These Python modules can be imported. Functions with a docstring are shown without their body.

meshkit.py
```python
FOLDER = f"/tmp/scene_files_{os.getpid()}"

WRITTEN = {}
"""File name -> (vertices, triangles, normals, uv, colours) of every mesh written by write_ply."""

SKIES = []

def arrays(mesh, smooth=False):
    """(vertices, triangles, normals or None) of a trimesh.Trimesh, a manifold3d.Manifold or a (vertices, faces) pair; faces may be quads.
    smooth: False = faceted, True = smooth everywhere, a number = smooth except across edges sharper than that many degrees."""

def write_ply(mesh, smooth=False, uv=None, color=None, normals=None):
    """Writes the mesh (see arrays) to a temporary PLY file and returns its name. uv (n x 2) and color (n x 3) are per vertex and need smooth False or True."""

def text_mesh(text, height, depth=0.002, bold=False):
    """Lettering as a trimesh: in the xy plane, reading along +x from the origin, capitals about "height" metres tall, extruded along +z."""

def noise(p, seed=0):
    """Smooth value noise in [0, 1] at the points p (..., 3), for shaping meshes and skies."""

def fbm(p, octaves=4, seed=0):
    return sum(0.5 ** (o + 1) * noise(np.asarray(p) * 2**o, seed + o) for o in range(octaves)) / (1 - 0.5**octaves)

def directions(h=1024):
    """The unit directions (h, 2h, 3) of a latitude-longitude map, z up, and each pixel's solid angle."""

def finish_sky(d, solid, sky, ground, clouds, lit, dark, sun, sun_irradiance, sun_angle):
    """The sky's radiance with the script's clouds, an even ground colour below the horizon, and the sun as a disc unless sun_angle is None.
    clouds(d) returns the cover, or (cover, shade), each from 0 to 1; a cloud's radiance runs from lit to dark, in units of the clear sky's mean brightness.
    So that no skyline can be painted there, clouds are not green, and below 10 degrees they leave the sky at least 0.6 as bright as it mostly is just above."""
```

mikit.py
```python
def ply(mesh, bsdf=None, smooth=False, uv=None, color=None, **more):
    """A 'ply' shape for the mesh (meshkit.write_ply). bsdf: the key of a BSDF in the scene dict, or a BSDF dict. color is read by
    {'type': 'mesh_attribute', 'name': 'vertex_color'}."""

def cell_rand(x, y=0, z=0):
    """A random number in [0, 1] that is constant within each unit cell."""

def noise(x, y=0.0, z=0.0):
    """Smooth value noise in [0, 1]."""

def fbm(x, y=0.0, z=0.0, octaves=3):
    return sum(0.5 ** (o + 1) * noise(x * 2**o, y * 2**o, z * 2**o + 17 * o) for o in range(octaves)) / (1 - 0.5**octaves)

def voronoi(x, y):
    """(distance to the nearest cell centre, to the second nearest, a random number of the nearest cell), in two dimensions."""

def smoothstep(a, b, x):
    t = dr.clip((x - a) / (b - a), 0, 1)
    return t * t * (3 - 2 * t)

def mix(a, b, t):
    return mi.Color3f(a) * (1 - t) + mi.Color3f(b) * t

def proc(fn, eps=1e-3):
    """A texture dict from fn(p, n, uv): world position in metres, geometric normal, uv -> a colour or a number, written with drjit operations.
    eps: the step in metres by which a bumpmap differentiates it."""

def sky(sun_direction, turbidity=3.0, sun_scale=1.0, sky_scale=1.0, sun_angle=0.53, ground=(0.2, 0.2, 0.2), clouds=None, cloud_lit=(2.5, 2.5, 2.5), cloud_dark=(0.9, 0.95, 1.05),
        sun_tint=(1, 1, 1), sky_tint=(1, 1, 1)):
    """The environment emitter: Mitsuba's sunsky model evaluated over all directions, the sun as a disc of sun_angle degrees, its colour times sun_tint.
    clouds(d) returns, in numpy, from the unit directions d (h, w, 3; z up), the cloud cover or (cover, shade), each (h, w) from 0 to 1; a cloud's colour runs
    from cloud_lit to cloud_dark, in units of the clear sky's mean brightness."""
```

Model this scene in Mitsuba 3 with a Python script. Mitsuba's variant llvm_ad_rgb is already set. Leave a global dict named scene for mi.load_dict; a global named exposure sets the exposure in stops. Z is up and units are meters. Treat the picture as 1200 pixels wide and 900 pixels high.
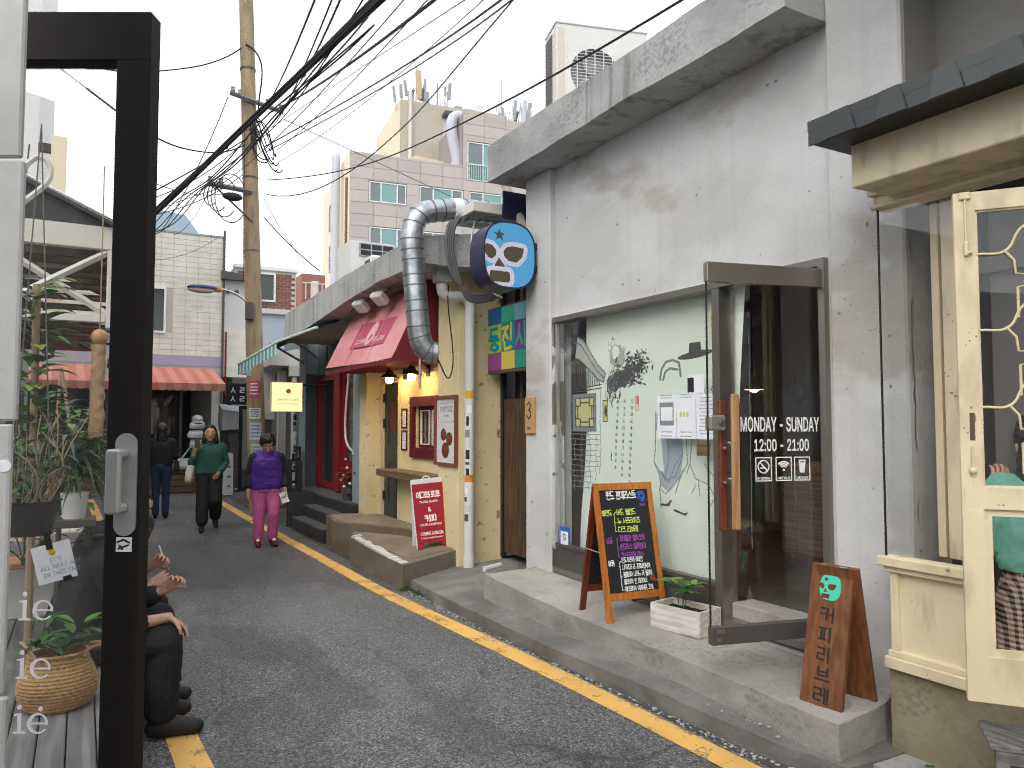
import math, random
import numpy as np, trimesh, manifold3d as m3, drjit as dr, mitsuba as mi
import mikit, meshkit
from mikit import proc, noise, fbm, voronoi, smoothstep, mix, cell_rand
from shapely.geometry import Polygon, LineString, Point, box as sbox
from shapely.ops import unary_union
from shapely import affinity
T4 = mi.ScalarTransform4f
rng = np.random.default_rng(7)
exposure = 2.85
scene, labels, used = {}, {}, set()
scene['camera'] = dict(type='perspective', fov=67.3801, fov_axis='x', near_clip=0.05, far_clip=1500,
    to_world=T4().look_at(origin=[0.00000,0.00000,1.65000], target=[4.88169,8.71190,2.17151], up=[0, 0, 1]))
def overcast(d):
    n = meshkit.fbm(d * np.array([2.5, 2.5, 5.0]), 4, 3)
    return np.ones(d.shape[:2]), np.clip(0.25 + (n - .5) * .7, 0, 1)
scene['sky'] = mikit.sky([-0.62, -0.50, 0.60], turbidity=3, sun_scale=0.27, sun_angle=45, sun_tint=(.83, .98, 1.27), clouds=overcast,
    cloud_lit=(2.42, 2.5, 2.6), cloud_dark=(1.66, 1.73, 1.82))

# ---------------------------------------------------------------- materials
def mat(name, rgb, rough=.6, spec=.4, **k):
    c = rgb if isinstance(rgb, dict) else {'type': 'rgb', 'value': list(rgb)}
    scene['m_' + name] = {'type': 'twosided', 'bsdf': {'type': 'principled', 'base_color': c, 'roughness': rough, 'specular': spec, **k}}
    return name
def bmat(name, fn, bump, scale, rough=.7, spec=.3, eps=2e-3, **k):
    scene['m_' + name] = {'type': 'twosided', 'bsdf': {'type': 'bumpmap', 'arbitrary': proc(bump, eps), 'scale': scale,
        'bsdf': {'type': 'principled', 'base_color': proc(fn), 'roughness': rough, 'specular': spec, **k}}}
    return name
def pmat(name, fn, rough=.6, spec=.4, **k):
    return mat(name, proc(fn), rough, spec, **k)
def asph(p, n, uv):
    g = noise(p.x * 90, p.y * 90); g2 = noise(p.x * 210, p.y * 210, 5.0)
    c = mix((.050, .050, .052), (.158, .158, .161), smoothstep(.2, .85, g * .5 + g2 * .5))
    c = mix(c, (.30, .30, .30), smoothstep(.74, .84, noise(p.x * 120, p.y * 120, 9.0)) * .7)
    big = fbm(p.x * .8, p.y * .35, 0.0, 4)
    c = c * (.62 + .8 * big)
    c = mix(c, (.04, .039, .038), smoothstep(.58, .66, fbm(p.x * 2.1, p.y * 1.3, 4.0, 5)) * .35)
    c = mix(c, (.19, .185, .175), smoothstep(.62, .72, fbm(p.x * 5.5, p.y * 1.2, 8.0, 5)) * .22)
    f, s, w = voronoi(p.x * .55 + noise(p.x * 3, p.y * 3) * .25, p.y * .28 + noise(p.x * 4, p.y * 2, 3.) * .2)
    c = mix(c, (.025, .025, .026), smoothstep(.010, .002, s - f) * .45)
    patch = smoothstep(.0, .02, p.y - 8.35 + p.x * .13) * smoothstep(.0, .02, 11.5 - p.y)
    return mix(c, c * mi.Color3f(.80, .80, .81), patch)
bmat('asphalt', asph, lambda p, n, uv: noise(p.x * 120, p.y * 120) * .6 + noise(p.x * 45, p.y * 45), .006, .75, .35)
def conc(a, b, sc=1., seed=0., dots=.5, dark=(.06, .055, .05), rough=.8, name=None, bump=.004, streak=0.):
    def fn(p, n, uv):
        v = fbm(p.x * 2.3 * sc + seed, p.y * 2.3 * sc, p.z * 2.3 * sc, 5)
        c = mix(a, b, smoothstep(.28, .72, v))
        c = c * (.9 + .2 * noise(p.x * 60, p.y * 60, p.z * 60))
        d = fbm(p.x * 4 * sc + seed, p.y * 4 * sc, p.z * 4 * sc, 2) * fbm(p.x * 45, p.y * 45, p.z * 45, 3)
        c = mix(c, dark, smoothstep(.33, .5, d) * dots * .8)
        if streak:
            s = noise(p.x * 7 + seed, p.y * 9, p.z * .5) * fbm(p.x * 22, p.y * 25, p.z * 1.2, 2)
            c = mix(c, dark, smoothstep(.26, .52, s) * streak)
        return c
    bmat(name, fn, lambda p, n, uv: fbm(p.x * 14, p.y * 14, p.z * 14, 4), bump, rough)
conc((.345, .33, .295), (.245, .235, .215), 1.2, 3., .3, name='step_concrete', bump=.012)
conc((.205, .20, .19), (.125, .12, .115), 1.4, 9., .45, name='kerb_concrete', bump=.014)
conc((.36, .365, .36), (.275, .277, .272), .9, 5., .4, name='eave_concrete', bump=.008, streak=.4)
conc((.085, .082, .075), (.05, .049, .047), 2.2, 33., .8, name='gutter_dirt', bump=.02)
conc((.20, .165, .085), (.27, .24, .165), 1.5, 11., .35, name='mustard_stucco', bump=.008)
conc((.11, .085, .055), (.17, .14, .10), 1.5, 15., .5, name='brown_concrete', bump=.008)
def plaster(p, n, uv):
    v = fbm(p.x * 1.1 + 3, p.y * 1.3, p.z * 1.6, 5)
    c = mix((.53, .53, .53), (.455, .45, .44), smoothstep(.35, .7, v))
    w = fbm(p.x * 3, p.y * 3.5, p.z * 6, 4) * smoothstep(.35, .7, fbm(p.x, p.y * .8, p.z * .9 + 7, 3))
    c = mix(c, (.36, .33, .29), smoothstep(.22, .48, w) * .75)
    d = noise(p.x * 26, p.y * 26, p.z * 26)
    c = mix(c, (.12, .11, .10), smoothstep(.86, .93, d * (.75 + .35 * fbm(p.x * 3, p.y * 3, p.z * 3, 2))) * .8)
    f_, s_, w_ = voronoi(p.y * .9 + .10 * fbm(p.y * 9, p.z * 9, 1.0, 3) + p.x, p.z * .8 + .10 * fbm(p.y * 8, p.z * 9, 3., 3))
    c = mix(c, (.20, .19, .18), smoothstep(.004, .001, s_ - f_) * .15 * smoothstep(.62, .70, noise(p.y * 1.7, p.z * 1.7, 5.)))
    st = fbm(p.y * 16, p.z * .9, 2.0, 3); c = mix(c, (.33, .315, .29), smoothstep(.60, .80, st) * .10)
    return c * (.96 + .08 * noise(p.x * 80, p.y * 80, p.z * 80))
bmat('plaster', plaster, lambda p, n, uv: fbm(p.x * 8, p.y * 8, p.z * 8, 5) + .3 * fbm(p.x * 1.2, p.y * 1.2, p.z * 1.2, 2), .012, .85, .2)
def yel(p, n, uv):
    v = fbm(p.x * 2.1, p.y * 2.1, p.z * 1.6, 4)
    c = mix((.68, .58, .35), (.60, .505, .29), smoothstep(.3, .7, v))
    d = noise(p.x * 12, p.y * 12, p.z * 12) * fbm(p.x * 40, p.y * 40, p.z * 40, 2)
    return mix(c, (.12, .10, .07), smoothstep(.5, .62, d) * .7)
bmat('yellow_stucco', yel, lambda p, n, uv: fbm(p.x * 20, p.y * 20, p.z * 20, 3), .004, .8)
def creamp(p, n, uv):
    v = fbm(p.x * 3, p.y * 3, p.z * 1.5, 3)
    c = mix((.68, .585, .405), (.61, .52, .345), smoothstep(.3, .75, v))
    d = noise(p.x * 90, p.y * 90, p.z * 60) * fbm(p.x * 9, p.y * 9, p.z * 6, 2)
    c = mix(c, (.34, .29, .20), smoothstep(.45, .75, fbm(p.x * 13, p.y * 13, p.z * 4, 4)) * .5)
    return mix(c, (.13, .075, .04), smoothstep(.58, .61, d) * .7 * smoothstep(2.62, 2.5, p.z))
bmat('cream_paint', creamp, lambda p, n, uv: fbm(p.x * 60, p.y * 60, p.z * 5, 3) + .5 * fbm(p.x * 8, p.y * 8, p.z * 8, 2), .0022, .55)
def woodfn(a, b, axis='z', f=60.):
    def fn(p, n, uv):
        q = [p.x * f, p.y * f, p.z * f]; i = 'xyz'.index(axis); q[i] = q[i] * .06
        g = fbm(q[0], q[1], q[2], 3)
        c = mix(a, b, smoothstep(.3, .7, g))
        return c * (.85 + .3 * noise(p.x * 7, p.y * 7, p.z * 5))
    return fn
pmat('sign_wood', woodfn((.19, .075, .030), (.125, .046, .018)), .42)
pmat('orange_wood', woodfn((.46, .16, .032), (.36, .11, .02)), .4)
pmat('red_wood', woodfn((.16, .035, .015), (.11, .022, .01)), .45)
pmat('door_wood', woodfn((.085, .045, .025), (.045, .024, .014)), .45)
pmat('handle_wood', woodfn((.42, .23, .11), (.30, .15, .07)), .5)
pmat('ledge_wood', woodfn((.19, .12, .07), (.10, .065, .04), 'y'), .55)
pmat('deck_wood', woodfn((.175, .17, .165), (.10, .098, .096), 'y', 40.), .7)
pmat('white_wood', woodfn((.66, .63, .58), (.50, .46, .40), 'y', 45.), .7)
def ypaint(p, n, uv):
    w = fbm(p.x * 9, p.y * 9, 0.0, 4); g = noise(p.x * 95, p.y * 95, 3.0)
    c = mix((.72, .425, .125), (.62, .36, .105), smoothstep(.3, .7, fbm(p.x * 3, p.y * 1.5, 1.0, 3)))
    return mix(c, (.10, .095, .085), smoothstep(.56, .72, w * .66 + g * .34) * .7)
bmat('yellow_paint', ypaint, lambda p, n, uv: noise(p.x * 120, p.y * 120), .004, .7)
def galv(p, n, uv):
    return mix((.36, .385, .41), (.52, .54, .56), smoothstep(.35, .65, fbm(p.x * 14, p.y * 14, p.z * 14, 3)))
pmat('galvanised', galv, .34, .5, metallic=.85)
mat('steel', (.30, .275, .25), .33, .5, metallic=.8)
mat('steel_bright', (.62, .61, .6), .25, .5, metallic=.95)
mat('steel_dark', (.07, .063, .06), .4, .5)
mat('door_frame_brown', (.012, .009, .0085), .6, .2)
mat('black_paint', (.018, .018, .019), .5)
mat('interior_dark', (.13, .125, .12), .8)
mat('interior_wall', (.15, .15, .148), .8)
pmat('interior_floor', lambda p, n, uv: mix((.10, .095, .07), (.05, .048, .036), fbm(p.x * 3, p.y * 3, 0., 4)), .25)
mat('white', (.74, .74, .74), .5)
mat('paper', (.70, .72, .76), .8)
mat('ink', (.02, .02, .022), .8)
mat('ink_grey', (.20, .22, .24), .8)
mat('ink_soft', (.34, .385, .37), .8)
mat('wash_blue', (.34, .40, .46), .8)
mat('wash_yellow', (.52, .50, .22), .8)
mat('mint_panel', (.66, .735, .655), .75)
mat('mint_line', (.47, .55, .49), .8)
mat('seal_red', (.50, .13, .10), .8)
mat('mask_blue', (.085, .36, .66), .45)
mat('mask_green', (.06, .55, .36), .5)
mat('mask_olive', (.075, .062, .036), .5)
mat('navy', (.018, .02, .05), .35)
mat('sign_blue', (.03, .10, .42), .4)
mat('red_board', (.30, .012, .022), .4)
mat('board_letter', (.80, .74, .70), .6)
mat('chalkboard', (.012, .014, .017), .6)
mat('chalk_white', (.75, .75, .74), .9)
mat('chalk_green', (.55, .66, .16), .9)
mat('chalk_purple', (.30, .07, .36), .9)
mat('chalk_red', (.42, .05, .04), .9)
mat('soil', (.018, .014, .011), .9)
mat('cream_plain', (.60, .51, .33), .5)
mat('shingle', (.060, .066, .068), .75)
mat('shingle_light', (.075, .082, .083), .75)
mat('shingle_dark', (.05, .055, .058), .75)
mat('rubber', (.015, .015, .016), .55)
mat('pvc', (.60, .60, .58), .4)
mat('grey_plastic', (.30, .31, .32), .5)
for nm, c in dict(leaf_a=(.035, .10, .022), leaf_b=(.06, .15, .03), leaf_c=(.02, .055, .018), leaf_d=(.14, .22, .035), leaf_e=(.03, .06, .035)).items():
    mat(nm, c, .45)
scene['m_glass'] = {'type': 'thindielectric', 'int_ior': 1.5}

# ---------------------------------------------------------------- helpers
def mply(mesh, m, smooth=False): return mikit.ply(mesh, 'm_' + m, smooth)
def num(k):
    if k not in used:
        used.add(k); return k
    i = 1
    while f'{k}_{i:03d}' in used: i += 1
    k = f'{k}_{i:03d}'; used.add(k); return k
def lab(k, label, cat=None, group=None, kind=None):
    d = labels.setdefault(k, {})
    if label: d['label'] = label
    if cat: d['category'] = cat
    if group: d['group'] = group
    if kind: d['kind'] = kind
def thing(name, label, cat, group=None):
    k = num(name); lab(k, label, cat, group); return k
def solid(name, mesh, m, label, cat, group=None, smooth=30):
    k = thing(name, label, cat, group); scene[k] = mply(mesh, m, smooth); return k
def struct(name, mesh, m, smooth=False, kind='structure', label=None):
    k = num(name); scene[k] = mply(mesh, m, smooth); lab(k, label, kind=kind); return k
def part(par, name, mesh, m, smooth=30, label=None, kind=None):
    k = num(par + '__' + name); scene[k] = mply(mesh, m, smooth)
    if label or kind: lab(k, label, kind=kind)
    return k
def M(o=(0, 0, 0), u=(1, 0, 0), v=(0, 1, 0)):
    u = np.array(u, float); u /= np.linalg.norm(u); v = np.array(v, float); v -= u * (u @ v); v /= np.linalg.norm(v)
    m = np.eye(4); m[:3, 0], m[:3, 1], m[:3, 2], m[:3, 3] = u, v, np.cross(u, v), o; return m
def WX(x, y0=0, z0=0): return M((x, y0, z0), (0, -1, 0), (0, 0, 1))      # on a wall that faces -x: u runs towards -y
def WY(y, x0=0, z0=0): return M((x0, y, z0), (1, 0, 0), (0, 0, 1))       # on a wall that faces -y: u runs towards +x
def tf(mesh, m):
    r = mesh.copy(); r.apply_transform(m)
    if np.linalg.det(m[:3, :3]) < 0: r.invert()
    return r
def cat(*a):
    l = []
    for x in a: l += list(x) if isinstance(x, (list, tuple)) else [x]
    return trimesh.util.concatenate(l)
def bx(x0, x1, y0, y1, z0, z1):
    return trimesh.creation.box(bounds=[[min(x0, x1), min(y0, y1), min(z0, z1)], [max(x0, x1), max(y0, y1), max(z0, z1)]])
def cb(x0, x1, y0, y1, z0, z1, c=.004):
    lo, hi = np.array([min(x0, x1), min(y0, y1), min(z0, z1)]), np.array([max(x0, x1), max(y0, y1), max(z0, z1)])
    c = min(c, .3 * (hi - lo).min()); pts = []
    for s in np.ndindex(2, 2, 2):
        k = np.where(np.array(s) == 1, hi, lo); d = np.where(np.array(s) == 1, -c, c)
        for i in range(3):
            e = d.copy(); e[i] = 0; pts.append(k + e)
    return trimesh.convex.convex_hull(np.array(pts))
def ex(poly, d, m=None, z0=0.):
    gs = getattr(poly, 'geoms', [poly])
    r = trimesh.util.concatenate([trimesh.creation.extrude_polygon(g, d, engine='earcut') for g in gs if g.area > 1e-9])
    if z0: r.apply_translation((0, 0, z0))
    return r if m is None else tf(r, m)
def tube(pts, r, n=8, cap=True):
    P = np.array(pts, float); k = len(P); R = np.broadcast_to(r, (k,)).astype(float)
    t = np.gradient(P, axis=0); t /= np.linalg.norm(t, axis=1, keepdims=True) + 1e-12
    a = np.array([0, 0, 1.]) if abs(t[0, 2]) < .9 else np.array([1., 0, 0])
    u = np.cross(t[0], a); u /= np.linalg.norm(u); V = []
    an = np.arange(n) * 2 * np.pi / n
    for i in range(k):
        u = u - t[i] * (u @ t[i]); u /= np.linalg.norm(u); w = np.cross(t[i], u)
        V.append(P[i] + R[i] * (np.cos(an)[:, None] * u + np.sin(an)[:, None] * w))
    V = np.vstack(V); F = []
    for i in range(k - 1):
        for j in range(n):
            a0, b0 = i * n + j, i * n + (j + 1) % n
            F += [[a0, b0, b0 + n], [a0, b0 + n, a0 + n]]
    if cap:
        V = np.vstack([V, P[:1], P[-1:]]); c0, c1 = k * n, k * n + 1
        for j in range(n):
            F += [[c0, (j + 1) % n, j], [c1, (k - 1) * n + j, (k - 1) * n + (j + 1) % n]]
    return trimesh.Trimesh(V, F, process=False)
def spline(pts, n=24):
    P = np.array(pts, float)
    if len(P) < 3: return P
    from scipy.interpolate import CubicSpline
    s = np.r_[0, np.cumsum(np.linalg.norm(np.diff(P, axis=0), axis=1))]
    return CubicSpline(s, P)(np.linspace(0, s[-1], n))
def lathe(prof, n=20, o=(0, 0, 0)):
    r = trimesh.creation.revolve(np.array(prof, float), sections=n); r.apply_translation(o); return r
def ball(c, r, sub=2, sc=(1, 1, 1)):
    s = trimesh.creation.icosphere(sub, 1.0); s.apply_scale(np.array(sc) * r); s.apply_translation(c); return s
def cyl(a, b, r, n=14): return tube([a, b], r, n)
def slab(poly_top, z0):     # top polygon with its own heights, straight skirt down to z0
    P = np.array(poly_top, float); n = len(P)
    f = trimesh.creation.triangulate_polygon(Polygon(P[:, :2]), engine='earcut')
    v2, t2 = f; kk = [int(np.argmin(((P[:, :2] - q) ** 2).sum(1))) for q in v2]
    t2 = np.array([[kk[i] for i in t] for t in t2])
    a = P[t2[0]]; d1, d2 = a[1] - a[0], a[2] - a[0]; s = d1[0] * d2[1] - d1[1] * d2[0]
    t2 = t2 if s > 0 else t2[:, ::-1]
    B = P.copy(); B[:, 2] = z0
    ccw = Polygon(P[:, :2]).exterior.is_ccw
    F = [list(t) for t in t2] + [[t[2] + n, t[1] + n, t[0] + n] for t in t2]
    for i in range(n):
        j = (i + 1) % n
        F += [[i, i + n, j + n], [i, j + n, j]] if ccw else [[i, j + n, i + n], [i, j, j + n]]
    return trimesh.Trimesh(np.vstack([P, B]), F, process=False)
def rough(mesh, amp, freq, edge=.06, seed=0):     # uneven worn surface
    v, f = trimesh.remesh.subdivide_to_size(mesh.vertices, mesh.faces, edge, max_iter=8)
    r = trimesh.Trimesh(v, f); r.merge_vertices(digits_vertex=5)
    d = np.stack([meshkit.fbm(r.vertices * freq + 31 * i, 3, seed + i) - .5 for i in range(3)], 1)
    r.vertices = r.vertices + d * amp; return r
def quad(a, b, c, d): return trimesh.Trimesh([a, b, c, d], [[0, 1, 2], [0, 2, 3]], process=False)
def frame2(u0, u1, v0, v1, w, w2=None):
    w2 = w if w2 is None else w2
    return sbox(u0, v0, u1, v1).difference(sbox(u0 + w, v0 + w2, u1 - w, v1 - w2))
def latin(s, h, m, d=.0012, bold=True, sx=1., width=None, center=False):
    t = meshkit.text_mesh(s, h, d, bold)
    if width: sx = width / t.extents[0]
    t.apply_transform(np.diag([sx, 1, 1, 1]))
    if center: t.apply_translation([-(t.bounds[0][0] + t.bounds[1][0]) / 2, 0, 0])
    return tf(t, m)
# Hangul from strokes
JC = {'ㄱ': [[(0, 1), (1, 1), (.85, 0)]], 'ㄴ': [[(0, 1), (0, 0), (1, 0)]], 'ㄷ': [[(1, 1), (0, 1), (0, 0), (1, 0)]],
 'ㄹ': [[(0, 1), (1, 1), (1, .5), (0, .5), (0, 0), (1, 0)]], 'ㅁ': [[(0, 0), (0, 1), (1, 1), (1, 0), (0, 0)]],
 'ㅂ': [[(0, 1), (0, 0), (1, 0), (1, 1)], [(0, .5), (1, .5)]], 'ㅅ': [[(.5, 1), (.45, .6), (0, 0)], [(.47, .62), (1, 0)]],
 'ㅇ': [[(.5 + .5 * math.cos(t), .5 + .5 * math.sin(t)) for t in np.linspace(0, 2 * math.pi, 13)]],
 'ㅈ': [[(0, 1), (1, 1), (.5, .6), (0, 0)], [(.5, .55), (1, 0)]], 'ㅊ': [[(.4, 1.15), (.6, 1.15)], [(0, .85), (1, .85), (.5, .5), (0, 0)], [(.5, .5), (1, 0)]],
 'ㅋ': [[(0, 1), (1, 1), (.85, 0)], [(0, .52), (.92, .52)]], 'ㅌ': [[(1, 1), (0, 1), (0, 0), (1, 0)], [(0, .5), (1, .5)]],
 'ㅍ': [[(0, 1), (1, 1)], [(0, 0), (1, 0)], [(.27, 1), (.27, 0)], [(.73, 1), (.73, 0)]],
 'ㅎ': [[(.3, 1.1), (.7, 1.1)], [(0, .8), (1, .8)], [(.5 + .38 * math.cos(t), .3 + .32 * math.sin(t)) for t in np.linspace(0, 2 * math.pi, 11)]]}
LL = 'ㄱㄱㄴㄷㄷㄹㅁㅂㅂㅅㅅㅇㅈㅈㅊㅋㅌㅍㅎ'
VV = 'ㅏㅐㅑㅒㅓㅔㅕㅖㅗㅘㅙㅚㅛㅜㅝㅞㅟㅠㅡㅢㅣ'
TT = ' ㄱㄱㄱㄴㄴㄴㄷㄹㄹㄹㄹㄹㄹㄹㄹㅁㅂㅂㅅㅅㅇㅈㅊㅋㅌㅍㅎ'
def vowel_v(v):
    o = []
    if v in 'ㅏㅐㅑㅘㅙ': o += [[(.3, 0), (.3, 1)], [(.3, .5), (.85, .5)]]
    if v in 'ㅓㅔㅕㅝㅞ': o += [[(.8, 0), (.8, 1)], [(.15, .5), (.8, .5)]]
    if v in 'ㅐㅙ': o += [[(.85, 0), (.85, 1)]]
    if v in 'ㅔㅖㅞ': o = [[(.5, 0), (.5, 1)], [(-.05, .5), (.5, .5)], [(1.15, 0), (1.15, 1)]] + o[2:]
    if v in 'ㅣㅢㅚㅟ': o += [[(.5, 0), (.5, 1)]]
    if v in 'ㅕㅖ': o += [[(.15, .7), (.8, .7)]]
    return o
def syll(ch):
    i = ord(ch) - 0xAC00
    if not 0 <= i < 11172: return []
    L, V, F = LL[i // 588], VV[i // 28 % 21], TT[i % 28]
    out = []
    def put(st, x0, x1, y0, y1): out.extend([[(x0 + a * (x1 - x0), y0 + b * (y1 - y0)) for a, b in s] for s in st])
    b = .36 if F != ' ' else 0.
    hor = V in 'ㅗㅛㅜㅠㅡㅘㅙㅚㅝㅞㅟㅢ'; ver = V not in 'ㅗㅛㅜㅠㅡ'
    if hor:
        m = b + .30 * (1 - b)
        xr = .62 if ver else 1.
        put(JC[L], .14 * xr, .86 * xr, m + .14 * (1 - b), 1)
        y = b + .12
        s = [[(0, y), (xr, y)]]
        if V in 'ㅗㅘㅙㅚ': s += [[(.5 * xr, y), (.5 * xr, y + .2 * (1 - b))]]
        if V in 'ㅜㅝㅞㅟ': s += [[(.5 * xr, y), (.5 * xr, y - .12 * (1 - b))]]
        out.extend(s)
    if ver:
        if not hor: put(JC[L], 0, .5, b + .12 * (1 - b), .95)
        put(vowel_v(V), .64, .98, b, 1.02)
    if F != ' ': put(JC[F], .18, .9, -.02, b - .1)
    return out
def hangul(text, h, w=.09, adv=1.12, jit=0., r=None, vertical=False):
    ls = []; x = y = 0.
    for ch in text:
        if ch == ' ':
            x += .5 * h * (not vertical); y -= .5 * h * vertical; continue
        for s in syll(ch):
            q = np.array(s) * (h * .92, h) + (x, y)
            if jit: q = q + (r.random(q.shape) - .5) * jit * h
            ls.append(LineString(q))
        if vertical: y -= adv * h
        else: x += adv * h
    return unary_union([l.buffer(w * h, quad_segs=2, cap_style='square' if not jit else 'round', join_style='mitre' if not jit else 'round') for l in ls]), x
def strokes(lines, w):
    return unary_union([LineString(l).buffer(w, quad_segs=2) for l in lines])
def leaf_mesh(L, W, bend=.3, n=5, tip=1.0):
    v, f = [], []
    for i in range(n + 1):
        t = i / n; w = W * .5 * math.sin(math.pi * min(1, t ** .8 * .97 + .03)) + .0005
        z = -bend * L * t * t; x = L * t * (1 - .25 * bend * t)
        v += [(x, -w, z + w * .25), (x, 0, z), (x, w, z + w * .25)]
    for i in range(n):
        a = 3 * i
        for k in (0, 1): f += [[a + k, a + 3 + k, a + 4 + k], [a + k, a + 4 + k, a + 1 + k]]
    return trimesh.Trimesh(v, f, process=False)
def aim(o, yaw, pitch, roll=0.):
    m = trimesh.transformations.euler_matrix(roll, -pitch, yaw, 'sxyz'); m[:3, 3] = o; return m
def mask_shapes():     # the wrestling mask emblem, in a unit of its own: width 1, height 1.13
    def pl(p): return Polygon(p).buffer(.02).buffer(-.02)
    o = Polygon([(math.copysign(abs(math.cos(t)) ** .74, math.cos(t)) * .5, math.copysign(abs(math.sin(t)) ** .74, math.sin(t)) * .565) for t in np.linspace(0, 2 * math.pi, 73)[:-1]])
    eyeL = Polygon([(-.5, .10), (-.44, .14), (-.36, .12), (-.29, .05), (-.30, -.03), (-.36, -.08), (-.42, -.06), (-.49, .02)]).buffer(.02)
    eyeR = Polygon([(-.11, .04), (-.06, .11), (.06, .14), (.26, .125), (.23, .0), (.13, -.10), (-.02, -.09), (-.10, -.02)]).buffer(.02)
    nose = Polygon([(-.22, -.06), (-.31, -.22), (-.09, -.22)])
    mouth = sbox(-.35, -.44, -.05, -.35).buffer(.05)
    rim = eyeL.buffer(.075).union(eyeR.buffer(.08)).union(mouth.buffer(.085)).union(nose.buffer(.03)).intersection(o.buffer(-.005))
    st = [(math.cos(math.pi / 2 + k * math.pi / 5) * (.115 if k % 2 == 0 else .05), math.sin(math.pi / 2 + k * math.pi / 5) * (.115 if k % 2 == 0 else .05)) for k in range(10)]
    star = affinity.translate(Polygon(st), -.21, .33)
    return o, rim, unary_union([eyeL.intersection(o), eyeR, nose, mouth]), star

mat('pink_cup', (.50, .36, .34), .7)
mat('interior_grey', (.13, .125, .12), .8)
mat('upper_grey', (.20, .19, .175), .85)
mat('rusty', (.10, .06, .04), .7)
mat('ac_white', (.60, .60, .58), .45)
mat('ac_cream', (.55, .50, .44), .45)
mat('awning_pink', (.50, .165, .175), .75)
pmat('awning_red', lambda p, n, uv: mix((.52, .20, .215), (.58, .29, .30), smoothstep(.3, .75, fbm(p.x * 4, p.y * 1.6, p.z * 2, 4))), .75, .3)
mat('awning_dark', (.14, .012, .02), .75)
mat('awning_panel', (.36, .07, .115), .7)
mat('awning_print', (.60, .33, .34), .7)
mat('maroon', (.10, .012, .016), .4)
mat('red_frame', (.20, .010, .016), .38)
mat('dark_green_door', (.032, .042, .036), .45)
mat('grey_teal', (.16, .185, .19), .7)
mat('blue_grey', (.23, .30, .335), .6)
mat('dark_teal', (.055, .075, .085), .6)
mat('teal_stripe', (.10, .27, .27), .7)
mat('teal_light', (.48, .62, .60), .7)
mat('teal_dark', (.02, .055, .055), .7)
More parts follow.
